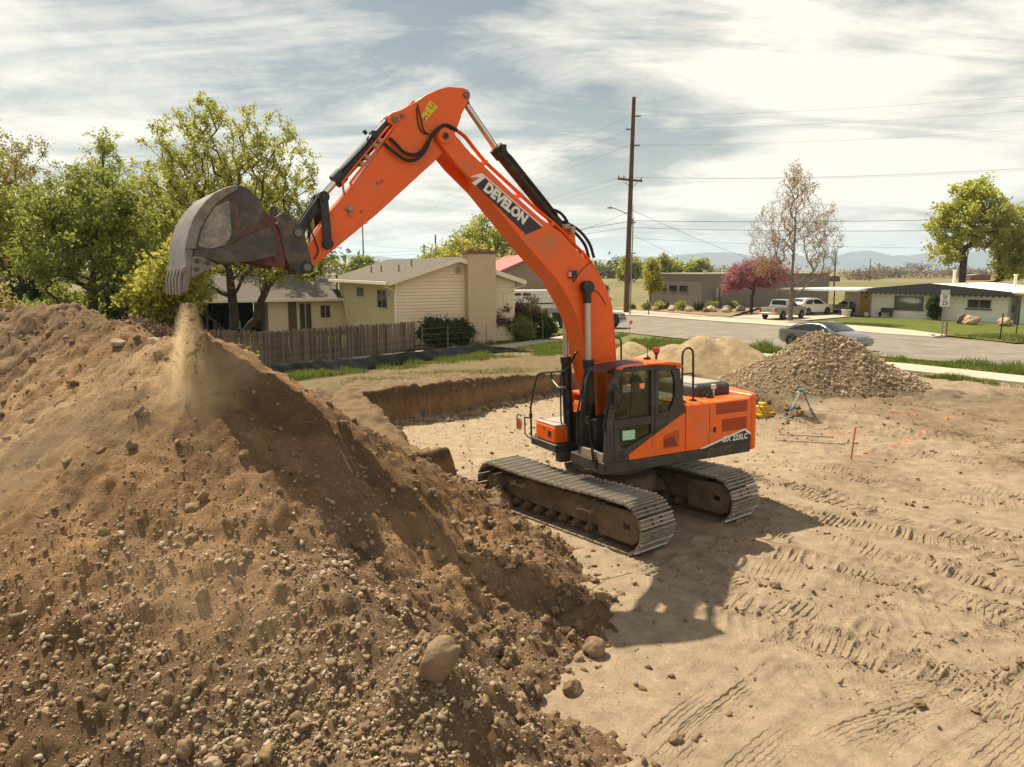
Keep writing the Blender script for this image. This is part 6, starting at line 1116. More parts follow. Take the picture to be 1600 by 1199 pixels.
# speed limit sign
SG = empty('speed_limit_sign', (28.86, 49.76, .15), R(-2)); tag(SG, 'white speed limit 25 sign on a grey post at the kerb', 'sign'); b = B(); b.box(-.035, .035, -.02, .02, 0, 2.9); obj('post', b, M('galvanised', (.42, .40, .36), .4, .5), SG)
b = B(); b.box(-.31, .31, -.045, -.022, 2.05, 2.86); sf = obj('plate', b, M('sign_white', (.70, .68, .62), .5), SG, .004)
for s, h, z in (('SPEED', .085, 2.70), ('LIMIT', .085, 2.56), ('25', .30, 2.16)):
    me = text_mesh(s, h, 0, .006, .002); me.materials.clear(); me.materials.append(DECAL); o = link('lettering', me, sf); w_ = max(p.co.x for p in me.vertices); o.location = (-w_ / 2, -.048, z); o.rotation_euler = (R(90), 0, 0)
b = B(); b.box(-.28, .28, -.045, -.022, 2.88, 3.16); obj('upper_plate', b, M('sign_back', (.5, .48, .43), .5), SG)
b = B(); b.box(-.05, .05, -.05, .05, 0, 1.0); o = obj('short_post', b, M('rusty_post', (.17, .13, .10), .7)); o.location = (29.5, 50.4, .14); tag(o, 'short weathered post just right of the speed limit sign', 'post')
b = B(); b.box(-.12, .12, -.1, .1, 0, .22); o = obj('kerb_marker', b, BLACK, bevel=.03); o.location = (28.2, 49.6, .12); tag(o, 'small black marker lying by the kerb at the speed sign foot', 'marker')
b = B(); b.box(-.04, .04, -.04, .04, 0, 1.5); o = obj('leaning_post', b, M('rust_brown_post', (.10, .055, .035), .8)); o.location = (13.9, 75.6, .12); o.rotation_euler = (0, R(-7), .3); tag(o, 'leaning rust brown post on the far pavement right of the utility pole', 'post')
# utility pole, street light, far poles
POLEM = M('pole_wood', (.115, .068, .042), .9, 0, .25, 2, .01, 20, .1); INS = M('insulator', (.13, .12, .115), .4)
UP = empty('utility_pole', (12.2, 79.6, 0)); tag(UP, 'tall brown wooden utility pole carrying power lines across the street', 'utility pole')
b = B(); b.cyl((0, 0, -.3), (.30, 0, 22.1), .30, .19, 14); obj('pole', b, POLEM, UP)
b = B(); b.box(-1.45, 1.15, -.09, .09, -.1, .1); o = obj('crossarm', b, POLEM, UP); o.location = (.19, -.28, 13.82); o.rotation_euler = (0, R(4), .15)
for x in (-1.35, -.8, 1.05): b = B(); b.lathe([(.05, 13.92), (.08, 13.98), (.05, 14.05), (.08, 14.12), (.03, 14.2)], Matrix.Translation((x + .19, -.28 + x * .15, -x * .07)), 8); obj('insulator', b, INS, UP)
b = B(); b.box(-.8, -.03, -.04, .04, -.025, .025); ob = obj('brace', b, POLEM, UP); ob.location = (.1, -.26, 13.1); ob.rotation_euler = (0, R(40), 0); ob2 = clone(ob, UP); ob2.location = (.25, -.26, 13.1); ob2.rotation_euler = (0, R(140), 0)
for z, s in ((20.2, 1), (18.9, -1), (17.3, 1)):
    b = B(); b.cyl((.28, 0, z), (.28 + s * .75, -.05, z + .06), .07, .05, 8)
    for k in range(5): b.cyl((.28 + s * (.3 + k * .1), 0, z + .03), (.28 + s * (.33 + k * .1), 0, z + .033), .11, n=10)
    obj('post_insulator', b, INS, UP)
b = B(); b.box(.0, .75, -.12, .0, 9.45, 9.6); b.cyl((.35, -.2, 9.3), (.35, -.2, 9.9), .08, n=8); obj('bracket', b, INS, UP)
b = B(); b.tube([(.14, -.2, 10.2), (-.7, -.9, 10.55), (-1.7, -1.6, 10.85), (-2.0, -1.8, 10.88)], .045, 8); la = obj('lamp_arm', b, M('galvanised', (.42, .40, .36), .4, .5), UP); b = B(); b.box(-.30, .30, -.13, .13, -.09, .09); lh = obj('lamp_head', b, M('lamp_grey', (.30, .29, .27), .5, .4), la, .05); lh.location = (-2.2, -1.95, 10.88); lh.rotation_euler = (0, 0, .7)
SP2 = empty('steel_pole', (11.95, 75.4, 0)); tag(SP2, 'slim grey steel pole standing beside the brown utility pole', 'pole'); b = B(); b.cyl((0, 0, -.1), (.1, 0, 9.8), .075, .06, 10); obj('pole', b, M('galvanised', (.42, .40, .36), .4, .5), SP2); b = B(); b.box(-.05, .45, -.04, .04, 6.2, 6.3); b.cyl((.05, 0, 9.8), (.05, 0, 11.0), .03, n=6); obj('fitting', b, INS, SP2)
def farpole(x, y, h, label, arm=1.2):
    p = empty('utility_pole', (x, y, 0)); b = B(); b.cyl((0, 0, 0), (0, 0, h), .2, .14, 8); obj('pole', b, M('far_pole', (.09, .075, .06), .9), p)
    if arm: b = B(); b.box(-arm, arm, -.07, .07, h - .6, h - .42); o = obj('crossarm', b, M('far_pole', (.09, .075, .06), .9), p); o.rotation_euler = (0, 0, .2)
    tag(p, label, 'utility pole', 'distant utility poles'); return p
farpole(-37.5, 190, 16.6, 'distant pole with crossarm left of the house roof'); farpole(-17.5, 150, 9.6, 'short distant pole just right of the house ridge', .7); farpole(-15, 148, 11.4, 'thin bare distant pole beside the yellow green tree', 0)
farpole(143, 300, 9, 'thin distant pole in the field behind the white house', 0); farpole(74, 172, 8.5, 'distant pole behind the grey building and pink tree', 0); farpole(104, 172, 9, 'distant pole left of the big green tree', 0); farpole(62, 61.5, 22.1, 'tall pole out along the street beyond the white house', 1.7)
def wire(a, c, sag, label, r=.008, n=18):
    b = B(); a = Vector(a); c = Vector(c); b.tube([tuple(a + (c - a) * t - Vector((0, 0, sag * 4 * t * (1 - t)))) for t in [i / n for i in range(n + 1)]], r, 4); o = obj('power_line', b, M('wire_dark', (.11, .105, .10), .5, .3)); tag(o, label, 'power line', 'overhead lines')
for k, (z, zl, zr, w) in enumerate(((20.25, 15.9, 20.4, 'top'), (18.95, 14.6, 19.2, 'second from top'), (17.35, 13.4, 17.6, 'third from top'))):
    wire((12.2, 79.5, z), (-37.5, 190, zl), .9, f'thin power line to the left of the tall pole, {w}'); wire((13.0, 79.5, z), (62, 61.5, zr), .8, f'thin power line to the right of the tall pole, {w}')
for k, (dx_, w) in enumerate(((-1.3, 'outer'), (-.75, 'middle'), (1.1, 'inner'))):
    wire((12.3 + dx_, 79.3, 14.1), (-37.5 + dx_, 190, 11.6), 1.0, f'lower power line from the crossarm to the left, {w} one'); wire((12.3 + dx_, 79.3, 14.1), (62, 61.5 + dx_, 14.2), .9, f'lower power line from the crossarm to the right, {w} one')
wire((12.3, 79.3, 9.7), (62, 61.5, 9.6), .5, 'thick dark service cable to the right of the tall pole, upper', .03); wire((12.3, 79.3, 9.0), (62, 61.5, 8.6), .6, 'pale service cable to the right of the tall pole, lower', .025); wire((12.3, 79.3, 7.9), (75, 95, 7.6), .6, 'thin low cable to the right ending behind the green tree', .015)
wire((12.3, 79.3, 10.9), (33, 92, 4.6), .3, 'service drop slanting down to the grey building', .02); wire((12.3, 79.3, 8.4), (27, 96, 4.4), .3, 'second service drop slanting to the grey building roof', .014)
wire((12.2, 79.3, 10.6), (-3, 54, 5.6), .5, 'service cable sloping left towards the boom, upper', .018); wire((12.2, 79.3, 9.6), (-37.5, 190, 8.8), .8, 'dark service cable to the left of the tall pole, upper', .03); wire((12.2, 79.3, 9.0), (-37.5, 190, 8.0), .8, 'dark service cable to the left of the tall pole, lower', .02)
wire((-37.5, 190, 11.2), (-17.5, 150, 8.8), .4, 'cable between the two distant poles over the house roof', .02); wire((-37.5, 190, 9.6), (-90, 175, 8.6), .4, 'cable running left from the distant pole', .02)
# ================================================================== SURVEY GEAR ON SITE
TP = empty('tripod', (8.85, 22.4, gz(8.85, 22.4))); tag(TP, 'low aluminium survey tripod with blue green head standing on the bare dirt', 'tripod')
ALU = M('tripod_aluminium', (.62, .60, .54), .4, .4); TEAL = M('tripod_teal', (.05, .26, .28), .5)
b = B(); b.cyl((0, 0, .99), (0, 0, 1.03), .10, n=20); b.cyl((0, 0, .93), (0, 0, .99), .07, n=14); obj('head', b, TEAL, TP, .006)
for k, (x, y, mt_) in enumerate(((-.36, .12, ALU), (-.10, .52, ALU), (.46, -.10, M('tripod_dark_leg', (.13, .12, .11), .5, .3)))):
    b = B(); p = Vector((x * .12, y * .12, .95)); q = Vector((x, y, .02)); m_ = p + (q - p) * .6; d = (q - p).normalized(); s = d.cross(Vector((0, 0, 1))).normalized() * .028
    b.tube([p + s, m_ + s * .8], .017, 6); b.tube([p - s, m_ - s * .8], .017, 6); b.tube([p + (q - p) * .45, q], .015, 6); lg = obj('leg', b, mt_, TP)
    b = B(); b.cyl(m_ - d * .05, m_ + d * .05, .045, n=8); obj('clamp', b, TEAL, lg); b = B(); b.cyl(q - d * .10, q, .03, .008, 8); b.box(q.x - .05, q.x + .05, q.y - .02, q.y + .02, .06, .075); obj('foot_shoe', b, TEAL, lg)
def surface_z(x, y): return float(near_ground(np.array([float(x)]), np.array([float(y)]))[0][0])
st = empty('marker_stake', (8.36, 17.8, surface_z(8.36, 17.8)), .2); b = B(); b.box(-.02, .02, -.008, .008, -.05, .80); o = obj('lath', b, M('stake_orange_wood', (.48, .13, .05), .7, 0, .2, 6), st); st.rotation_euler = (0, R(4), .2); tag(st, 'thin orange survey lath standing upright in the dirt', 'stake')
fs = empty('marker_stake', (7.2, 45.5, gz(7.2, 45.5))); b = B(); b.cyl((0, 0, 0), (0, 0, 1.3), .012, n=6); obj('wire_stem', b, M('stake_orange_wood', (.48, .13, .05), .7), fs); b = B(); b.prism([(0, 1.15), (.18, 1.18), (.18, 1.38), (0, 1.4)], -.006, .006); obj('flag', b, M('flag_orange', (.75, .16, .06), .7), fs); tag(fs, 'small orange marker flag on the road edge behind the sand heap', 'flag')
def paintpatch(label, P, w, seed):
    """sprayed marking: a ragged film lying 4 mm over the soil, broken up where the spray missed"""
    g = np.random.default_rng(seed); L = resample(P, 70); d = np.gradient(L, axis=0); nrm = np.column_stack([-d[:, 1], d[:, 0]]) / np.hypot(d[:, 0], d[:, 1])[:, None]; V = []; F = []
    for i in range(len(L)):
        for j in range(9): t = (j / 8 - .5) * 2; q = L[i] + nrm[i] * t * w * (.75 + .4 * vn(np.array([i * .35]), np.array([float(seed)]), 1., 2)[0]); V.append((q[0], q[1]))
    V = np.array(V); z = near_ground(V[:, 0], V[:, 1])[0] + .006
    for i in range(len(L) - 1):
        for j in range(8):
            t = abs(j / 8 - .44) * 2
            if g.random() < .42 * (1 - t * .7) + .35 * vn(np.array([i * .3]), np.array([j * .5 + seed]), 1., 4)[0]: a = i * 9 + j; F.append((a, a + 9, a + 10, a + 1))
    o = link('paint_mark', npmesh('paint_mark', np.column_stack([V, z]), np.array(F), M('marking_paint', (.55, .19, .095), .8, 0, .25, 20))); tag(o, label, 'paint mark', 'orange sprayed survey marks')
paintpatch('orange paint line at the foot of the survey lath', [(8.36, 17.75), (8.75, 18.0), (9.1, 18.4)], .05, 3); paintpatch('wide orange paint patch right of the survey lath', [(9.75, 18.75), (10.5, 19.3), (11.4, 19.9)], .12, 4); paintpatch('faint orange paint streak left of the tripod foot', [(8.8, 20.6), (9.6, 20.5), (10.0, 20.5)], .06, 5); paintpatch('faint orange paint streak at the far right below the gravel', [(11.3, 22.0), (12.4, 21.9), (13.2, 21.7)], .08, 6)
for x, y, l in ((7.7, 21.0, 'small orange marker cap on the dirt behind the counterweight'), (12.9, 21.6, 'small orange marker cap lying at the far right paint streak')):
    b = B(); b.lathe([(.07, 0), (.06, .02), (.035, .07), (.015, .09)], n=10); o = obj('marker_flag', b, M('cap_orange', (.72, .16, .03), .6)); o.location = (x, y, surface_z(x, y) - .01); tag(o, l, 'marker', 'orange marker caps')
for k, (P, l) in enumerate((([(7.3, 19.9), (8.0, 19.7), (8.9, 19.4)], 'thin dark rod lying on the dirt left of the lath, lower one'), ([(7.6, 20.6), (8.3, 20.4), (9.0, 20.3)], 'thin dark rod lying on the dirt left of the lath, upper one'))):
    b = B(); b.tube([(x, y, surface_z(x, y) + .015) for x, y in P], .012, 6); o = obj('steel_rod', b, M('rusty_rod', (.12, .075, .05), .7)); tag(o, l, 'steel rod', 'rods on the ground')
b = B(); L = [(1.15, 10.2), (1.4, 10.55), (1.75, 10.75), (2.1, 10.95), (2.5, 11.15)]; b.tube([(x, y, surface_z(x, y) + .006) for x, y in L], .004, 5); o = obj('green_string', b, M('string_green', (.10, .17, .07), .7)); tag(o, 'thin green string lying on the dirt by the near track', 'string')
# yellow plate compactor behind the counterweight
PC = empty('plate_compactor', (8.0, 23.3, surface_z(8.0, 23.3)), .6); PC.scale = (.8, .8, .8); tag(PC, 'small yellow machine partly hidden behind the excavator counterweight', 'compactor'); YM = M('machine_yellow', (.62, .36, .02), .5, 0, .1, 4, dirt=(.3, .2, .1), damt=.3)
b = B(); b.prism([(-.45, .05), (-.38, 0), (.38, 0), (.45, .05), (.5, .16), (-.5, .16)], -.26, .26); obj('base_plate', b, YM, PC, .015); b = B(); b.box(-.3, .2, -.2, .2, .16, .46); b.box(-.15, .1, -.15, .15, .46, .58); obj('engine', b, YM, PC, .03); b = B(); b.cyl((.25, 0, .16), (.25, 0, .42), .1, n=14); obj('exhaust', b, BLACK, PC); b = B(); b.tube([(-.3, -.2, .3), (-.7, -.2, .75), (-.8, -.18, .82), (-.8, .18, .82), (-.7, .2, .75), (-.3, .2, .3)], .018, 8); obj('handle', b, BLACK, PC)
# ================================================================== VEHICLES (local x forward, y left)
def paint(name, col, metal=.0, rough=.3): return M(name, col, rough, metal, .03, 1.0, spec=.5, coat=.5)
CGLASS = M('car_glass', (.012, .013, .014), .06, 0, spec=.7); TYRE = M('tyre', (.018, .017, .016), .85); RIM = M('alloy', (.38, .37, .35), .35, .7)
def car(name, label, cat, pos, rz, Lh, Wd, prof, belt, paintm, wheels, wr, windows, screens, tumble=.34, nose=.10, extras=None, group=None, plan=.12):
    """prof: (x, z bottom, z top) along the car; the hull is lofted through rounded sections"""
    root = empty(name, pos, rz); tag(root, label, cat, group); X = np.array([p[0] for p in prof]); ZB = np.array([p[1] for p in prof]); ZT = np.array([p[2] for p in prof]); hw = Wd / 2
    zb = lambda x: float(np.interp(x, X, ZB)); zt = lambda x: float(np.interp(x, X, ZT))
    def half(x, z):
        e = max(abs(x) / (Lh / 2) - .72, 0) / .28; w = hw * (1 - plan * e * e); bl = belt
        if z > bl: w -= tumble * (z - bl)
        else: w -= .10 * max(0, (.42 - z)) + .03 * max(0, (z - .62))
        return w
    xs_ = np.concatenate([np.linspace(X[0], X[-1], 46)]); b = B(); ring = 0
    for x in xs_:
        a, t = zb(x), zt(x); zl = [a, a + .04, a + (min(t, belt) - a) * .3, a + (min(t, belt) - a) * .6, min(t, belt) - .05, min(t, belt)]
        side = [(half(x, z) - (.05 if i == 0 else 0), z) for i, z in enumerate(zl)]
        if t > belt + .02: side += [(half(x, z), z) for z in (belt + (t - belt) * .4, belt + (t - belt) * .8)] + [(half(x, t) - .07, t - .015), (half(x, t) * .55, t + .012)]
        else: side += [(half(x, t) - .02, t + .004), (half(x, t) - .05, t + .008), (half(x, t) - .12, t + .015), (half(x, t) * .55, t + .02)]
        pts = [(x, -y, z) for y, z in side[::-1]] + [(x, 0, t + .016)] + [] if False else [(x, y, z) for y, z in side] + [(x, 0, side[-1][1] + .004)] + [(x, -y, z) for y, z in side[::-1]]
        ring = len(pts); b.v += pts
    n = len(xs_)
    for i in range(n - 1):
        for j in range(ring): k = (j + 1) % ring; b.f.append((i * ring + j, i * ring + k, (i + 1) * ring + k, (i + 1) * ring + j))
    b.f.append(tuple(range(ring - 1, -1, -1))); b.f.append(tuple(range((n - 1) * ring, n * ring)))
    body = obj('body', b, paintm, root, smooth=38)
    for k, poly in enumerate(windows):                                    # side glass follows the body side
        for s in (1, -1):
            c = B(); P = resample(poly + [poly[0]], 25)[:-1]; cx, cz = P.mean(0); v = [(cx, s * (half(cx, cz) + .008), cz)] + [(x, s * (half(x, z) + .008), z) for x, z in P]; c.v = v; c.f = [(0, i + 1, (i + 1) % 24 + 1) if s < 0 else (0, (i + 1) % 24 + 1, i + 1) for i in range(24)]; obj('window', c, CGLASS, root)
    for nm, x0, x1, mt, ins in screens:                                        # windscreen and back glass follow the top line
        c = B(); nn = 8
        for i in range(nn + 1):
            x = x0 + (x1 - x0) * i / nn; z = zt(x); w = max(.2, half(x, z) - ins)
            for j in range(7): t = j / 6 * 2 - 1; c.v.append((x, w * t, z + .016 + .010 * (1 - t * t) + (.010 if abs(t) < .9 else .004)))
        c.f = [(i * 7 + j, i * 7 + j + 1, (i + 1) * 7 + j + 1, (i + 1) * 7 + j) for i in range(nn) for j in range(6)]; c.f = [q[::-1] for q in c.f] if x1 > x0 else c.f; obj(nm, c, mt, root)
    for x in wheels:
        for s in (1, -1):
            c = B(); yo = s * (half(x, .5) + .005); c.cyl((x, yo - s * .02, wr + .02), (x, yo + s * .006, wr + .02), wr * 1.16, n=28); obj('wheel_arch', c, BLACK, root)
            w = empty('wheel', (x, yo, wr), 0, root); c = B(); c.lathe([(wr * .62, -.10), (wr * .92, -.11), (wr, -.07), (wr, .07), (wr * .92, .11), (wr * .62, .10)], Matrix.Rotation(R(90), 4, 'X') @ Matrix.Translation((0, 0, s * .07)), 26); obj('tyre', c, TYRE, w)
            c = B(); c.lathe([(.02, -.05), (wr * .2, -.05), (wr * .62, -.085), (wr * .64, .085), (wr * .2, .05), (.02, .05)], Matrix.Rotation(R(90), 4, 'X') @ Matrix.Translation((0, 0, s * .07)), 22)
            for q in range(5): t = q * 1.2566; c.prism([(.05, -.035), (wr * .58, -.02), (wr * .58, .02), (.05, .035)], -.02 + s * .0, .02, m=Matrix.Translation((0, s * .02, 0)) @ Matrix.Rotation(t, 4, 'Y'))
            obj('rim', c, RIM, w)
    for s in (1, -1): c = B(); mx_ = windows[0][0][0] - .1 if windows else 0; mx_ = max(p[0] for p in windows[0]) - .25; c.box(mx_ - .07, mx_ + .07, *sorted((s * (half(mx_, belt) + .02), s * (half(mx_, belt) + .2))), belt + .02, belt + .17); obj('side_mirror', c, paintm, root, .03)
    if extras: extras(root, half, zt, zb)
    return root
LAMP_R = M('tail_red', (.35, .02, .015), .25); LAMP_W = M('head_lamp', (.6, .6, .58), .12); PLATE = M('number_plate', (.5, .5, .46), .5); GRILLE = M('car_grille', (.02, .02, .02), .4)
def ends(xr, xf, zr, zf, w, lw=.34, lh=.16, grille=None, plate=True):
    def f(root, half, zt, zb):
        for s in (1, -1):
            a = half(xr, zr) - .04; c = B(); c.box(xr - .035, xr + .16, *sorted((s * (a - lw), s * (a + .045))), zr - lh, zr + lh * .6); obj('tail_light', c, LAMP_R, root, .02)
            a = half(xf, zf) - .04; c = B(); c.box(xf - .2, xf + .03, *sorted((s * (a - lw), s * (a + .03))), zf - .09, zf + .07); obj('head_light', c, LAMP_W, root, .03)
        if grille: c = B(); c.box(xf - .02, xf + .04, -grille[0], grille[0], grille[1], grille[2]); obj('grille', c, GRILLE, root, .02)
        if plate: c = B(); c.box(xr - .05, xr - .03, -.2, .2, zr - .28, zr - .16); obj('number_plate', c, PLATE, root)
    return f
# grey fastback sedan on the near side of the street
sed = car('parked_sedan', 'dark grey fastback sedan at the kerb, half hidden by the gravel heap', 'car', (16.95, 40.15, gz(16.95, 40.15) + .03), math.atan2(-.855, .515), 4.72, 1.86,
    [(-2.36, .50, .72), (-2.32, .34, .98), (-2.1, .24, 1.02), (-1.75, .22, 1.08), (-1.2, .2, 1.27), (-.6, .2, 1.40), (-.05, .2, 1.44), (.45, .2, 1.36), (.95, .2, 1.14), (1.35, .2, .97), (1.9, .22, .86), (2.2, .26, .74), (2.33, .34, .62), (2.36, .42, .54)], .93, paint('dark_grey_paint', (.25, .25, .24), .6, .28), (-1.40, 1.46), .335,
    [[(-1.75, .98), (-1.2, 1.20), (-.6, 1.33), (-.05, 1.365), (.3, 1.33), (.78, 1.09), (.92, .97)]], [('windscreen', 1.22, .30, CGLASS, .06), ('back_glass', -1.75, -.75, CGLASS, .07), ('roof_glass', .2, -.68, CGLASS, .08)], .42, extras=ends(-2.33, 2.24, .86, .66, .9, .3, .1))
b = B(); 
for s in (1, -1): pass
# silver pickup in the driveway
def bed(x0, x1, z, w):
    def f(root, half, zt, zb):
        ends(-2.62, 2.58, .95, .82, .9, .14, .24, (.55, .55, .92))(root, half, zt, zb)
        c = B(); c.box(x0, x1, -w, w, z - .02, z + .012); obj('bed_floor', c, M('bed_liner', (.03, .03, .03), .8), root)
        c = B(); c.box(-2.72, -2.6, -.85, .85, .46, .64); obj('bumper', c, RIM, root, .03); c = B(); c.box(-2.655, -2.62, -.12, .12, .84, .90); obj('handle', c, GRILLE, root)
    return f
PKP = [(-2.62, .50, 1.06), (-2.55, .46, 1.10), (-1.02, .36, 1.10), (-.98, .36, 1.12), (-.80, .36, 1.74), (-.6, .36, 1.79), (.25, .36, 1.78), (.55, .36, 1.68), (1.10, .36, 1.16), (1.3, .36, 1.12), (2.2, .36, 1.06), (2.5, .38, .98), (2.62, .46, .78)]
car('pickup_truck', 'silver pickup truck parked in the driveway by the bare tree', 'pickup truck', (25.3, 69.4, .13), R(40), 5.3, 1.86, PKP, 1.12, paint('silver_paint', (.42, .40, .36), .4, .3), (-1.62, 1.62), .38, [[(-.68, 1.18), (-.62, 1.64), (-.12, 1.66), (-.12, 1.18)], [(-.04, 1.18), (-.04, 1.66), (.3, 1.64), (.88, 1.18)]], [('windscreen', 1.08, .52, CGLASS, .10), ('back_glass', -.985, -.82, CGLASS, .14)], .22, extras=bed(-2.5, -1.05, 1.12, .72), plan=.06)
# white SUV
SUV = [(-2.3, .50, .80), (-2.26, .38, 1.12), (-2.05, .32, 1.28), (-1.75, .3, 1.60), (-1.4, .28, 1.66), (-.5, .28, 1.69), (.2, .28, 1.66), (.6, .28, 1.52), (1.15, .28, 1.13), (1.35, .28, 1.08), (2.0, .3, .98), (2.22, .36, .86), (2.32, .46, .66)]
car('suv', 'white compact sport utility vehicle parked beyond the silver pickup', 'car', (30.3, 75.6, .13), R(28), 4.65, 1.84, SUV, 1.05, paint('white_paint', (.66, .63, .57), 0, .3), (-1.38, 1.38), .35, [[(-1.85, 1.12), (-1.45, 1.50), (-.62, 1.55), (-.62, 1.10)], [(-.55, 1.10), (-.55, 1.55), (.2, 1.54), (.45, 1.42), (.9, 1.10)]], [('windscreen', 1.12, .62, CGLASS, .08), ('back_glass', -2.04, -1.78, CGLASS, .12)], .32, extras=ends(-2.28, 2.24, 1.02, .84, .9, .30, .12, (.5, .55, .8)))
car('carport_sedan', 'silver grey sedan parked nose out under the carport', 'car', (36.0, 79.0, .05), R(214), 4.6, 1.8, [(-2.3, .4, .8), (-2.2, .3, 1.0), (-1.6, .25, 1.06), (-.9, .22, 1.36), (-.2, .22, 1.44), (.4, .22, 1.38), (1.1, .22, 1.0), (1.8, .24, .88), (2.2, .3, .74), (2.3, .4, .55)], .95, paint('grey_silver_paint', (.24, .24, .235), .5, .3), (-1.38, 1.4), .33, [[(-1.5, 1.0), (-.9, 1.26), (-.2, 1.36), (.35, 1.3), (.85, 1.0)]], [('windscreen', 1.08, .42, CGLASS, .08), ('back_glass', -1.55, -.9, CGLASS, .1)], .4, extras=ends(-2.27, 2.2, .86, .68, .9))
# black pickup on the cross street, horse trailer behind it
car('pickup_truck', 'black crew cab pickup with chrome grille seen behind the boom', 'pickup truck', (6.15, 59.6, .04), math.atan2(-.40, .92), 5.6, 2.0, [(-2.8, .55, 1.16), (-2.72, .5, 1.2), (-1.2, .42, 1.2), (-1.16, .42, 1.22), (-1.0, .42, 1.86), (-.7, .42, 1.92), (.45, .42, 1.90), (.75, .42, 1.78), (1.25, .42, 1.28), (1.45, .42, 1.26), (2.5, .42, 1.20), (2.72, .46, 1.12), (2.8, .52, .86)], 1.24, paint('black_paint_car', (.022, .022, .024), .2, .25), (-1.75, 1.75), .40,
    [[(-.9, 1.3), (-.8, 1.74), (-.2, 1.78), (-.2, 1.3)], [(-.12, 1.3), (-.12, 1.78), (.45, 1.76), (1.02, 1.3)]], [('windscreen', 1.24, .74, CGLASS, .1)], .2, extras=lambda r_, h_, t_, b_: (ends(-2.78, 2.76, 1.0, .98, .9, .3, .2)(r_, h_, t_, b_), obj('grille', B().box(2.74, 2.83, -.62, .62, .80, 1.10), GRILLE, r_, .02), obj('bumper', B().box(2.72, 2.92, -.95, .95, .50, .68), M('chrome_bumper', (.55, .54, .52), .25, .8), r_, .04), obj('grille_bar', B().box(2.80, 2.85, -.7, .7, .92, .97), M('chrome_bumper', (.55, .54, .52), .25, .8), r_, .01)), plan=.05)
HT = empty('horse_trailer', (2.3, 70.5, .03), math.atan2(.25, .97)); tag(HT, 'long white horse trailer with dark stripe parked behind the house', 'trailer')
b = B(); b.prism([(-4.2, .55), (3.6, .55), (3.75, 1.4), (3.6, 2.55), (3.3, 2.72), (-4.0, 2.72), (-4.2, 2.55)], -1.05, 1.05); obj('body', b, M('trailer_white', (.66, .63, .57), .4, 0, .05, .8), HT, .08); b = B(); b.box(-4.205, 3.7, -1.062, -1.052, .56, 1.05); obj('lower_panel', b, M('trailer_grey', (.30, .28, .24), .5), HT); b = B(); b.box(-4.19, 3.7, -1.064, -1.053, 1.42, 1.54); obj('stripe', b, BLACK, HT)
for x in (-3.6, -2.6, -1.6): window(HT, x, x + .8, 2.22, 2.46, -1.05, -1, BLACK, (), None, None, 'x', .02, .03)
b = B(); b.box(1.2, 2.5, -1.064, -1.053, 1.0, 2.5); td = obj('door', b, M('trailer_white2', (.55, .52, .47), .4), HT); b = B(); b.box(1.5, 2.25, -1.08, -1.066, 1.75, 2.3); obj('pane', b, CGLASS, td, .03)
for x in (-2.4, -1.5):
    for s in (-1, 1): w = empty('wheel', (x, s * 1.0, .38), 0, HT); b = B(); b.cyl((0, -.1, 0), (0, .1, 0), .38, n=24); obj('tyre', b, TYRE, w, .03); b = B(); b.cyl((0, -.115, 0), (0, .115, 0), .2, n=16); obj('rim', b, RIM, w)
# far semi-trailer, sheds and farm machinery
b = B(); b.box(-9, 9, -1.3, 1.3, 1.1, 4.0); b.box(-8, -6, -1.2, 1.2, .2, 1.1); b.box(5, 7.5, -1.2, 1.2, .2, 1.1); o = obj('semi_trailer', b, M('trailer_white', (.66, .63, .57), .4), bevel=.05); o.location = (212, 430, 0); o.rotation_euler = (0, 0, .05); tag(o, 'distant white box trailer standing in the fields', 'trailer')
for x, y, w_, h_, l, c in ((170, 520, 14, 5, 'distant dark flat shed left of the white box trailer', (.10, .10, .10)), (128, 300, 5, 2.2, 'distant rusty farm machine left of the white box trailer', (.14, .06, .04)), (205, 330, 9, 2.6, 'distant red farm machinery right of the white box trailer', (.20, .05, .045)), (75, 240, 6, 3, 'distant white shed beyond the grey building', (.6, .57, .5)), (93, 260, 5, 3.4, 'second distant white shed beyond the pink tree', (.6, .57, .5))):
    f_ = empty('farm_shed', (x, y, 0)); b = B(); b.prism([(-w_ / 2, 0), (w_ / 2, 0), (w_ / 2, h_ * .8), (0, h_), (-w_ / 2, h_ * .8)], -2, 2); obj('wall', b, M('far_' + l[8:16], c, .8), f_); b = B(); b.prism([(-w_ / 2 - .2, h_ * .8), (0, h_ + .02), (w_ / 2 + .2, h_ * .8), (w_ / 2 + .2, h_ * .84), (0, h_ + .2), (-w_ / 2 - .2, h_ * .84)], -2.2, 2.2); obj('roof', b, M('far_roof', (.3, .28, .25), .7), f_); tag(f_, l, 'shed')
WS = empty('garden_shed', (-31.0, 60, 0), .2); b = B(); b.prism([(-2, 0), (2, 0), (2, 2.2), (0, 2.9), (-2, 2.2)], -2, 2); obj('wall', b, M('shed_wall', (.16, .12, .09), .9), WS); b = B(); b.prism([(-2.3, 2.15), (0, 2.95), (2.3, 2.15), (2.3, 2.3), (0, 3.12), (-2.3, 2.3)], -2.3, 2.3); obj('roof', b, WR, WS); tag(WS, 'small shed with a white roof glimpsed between the left trees', 'shed')
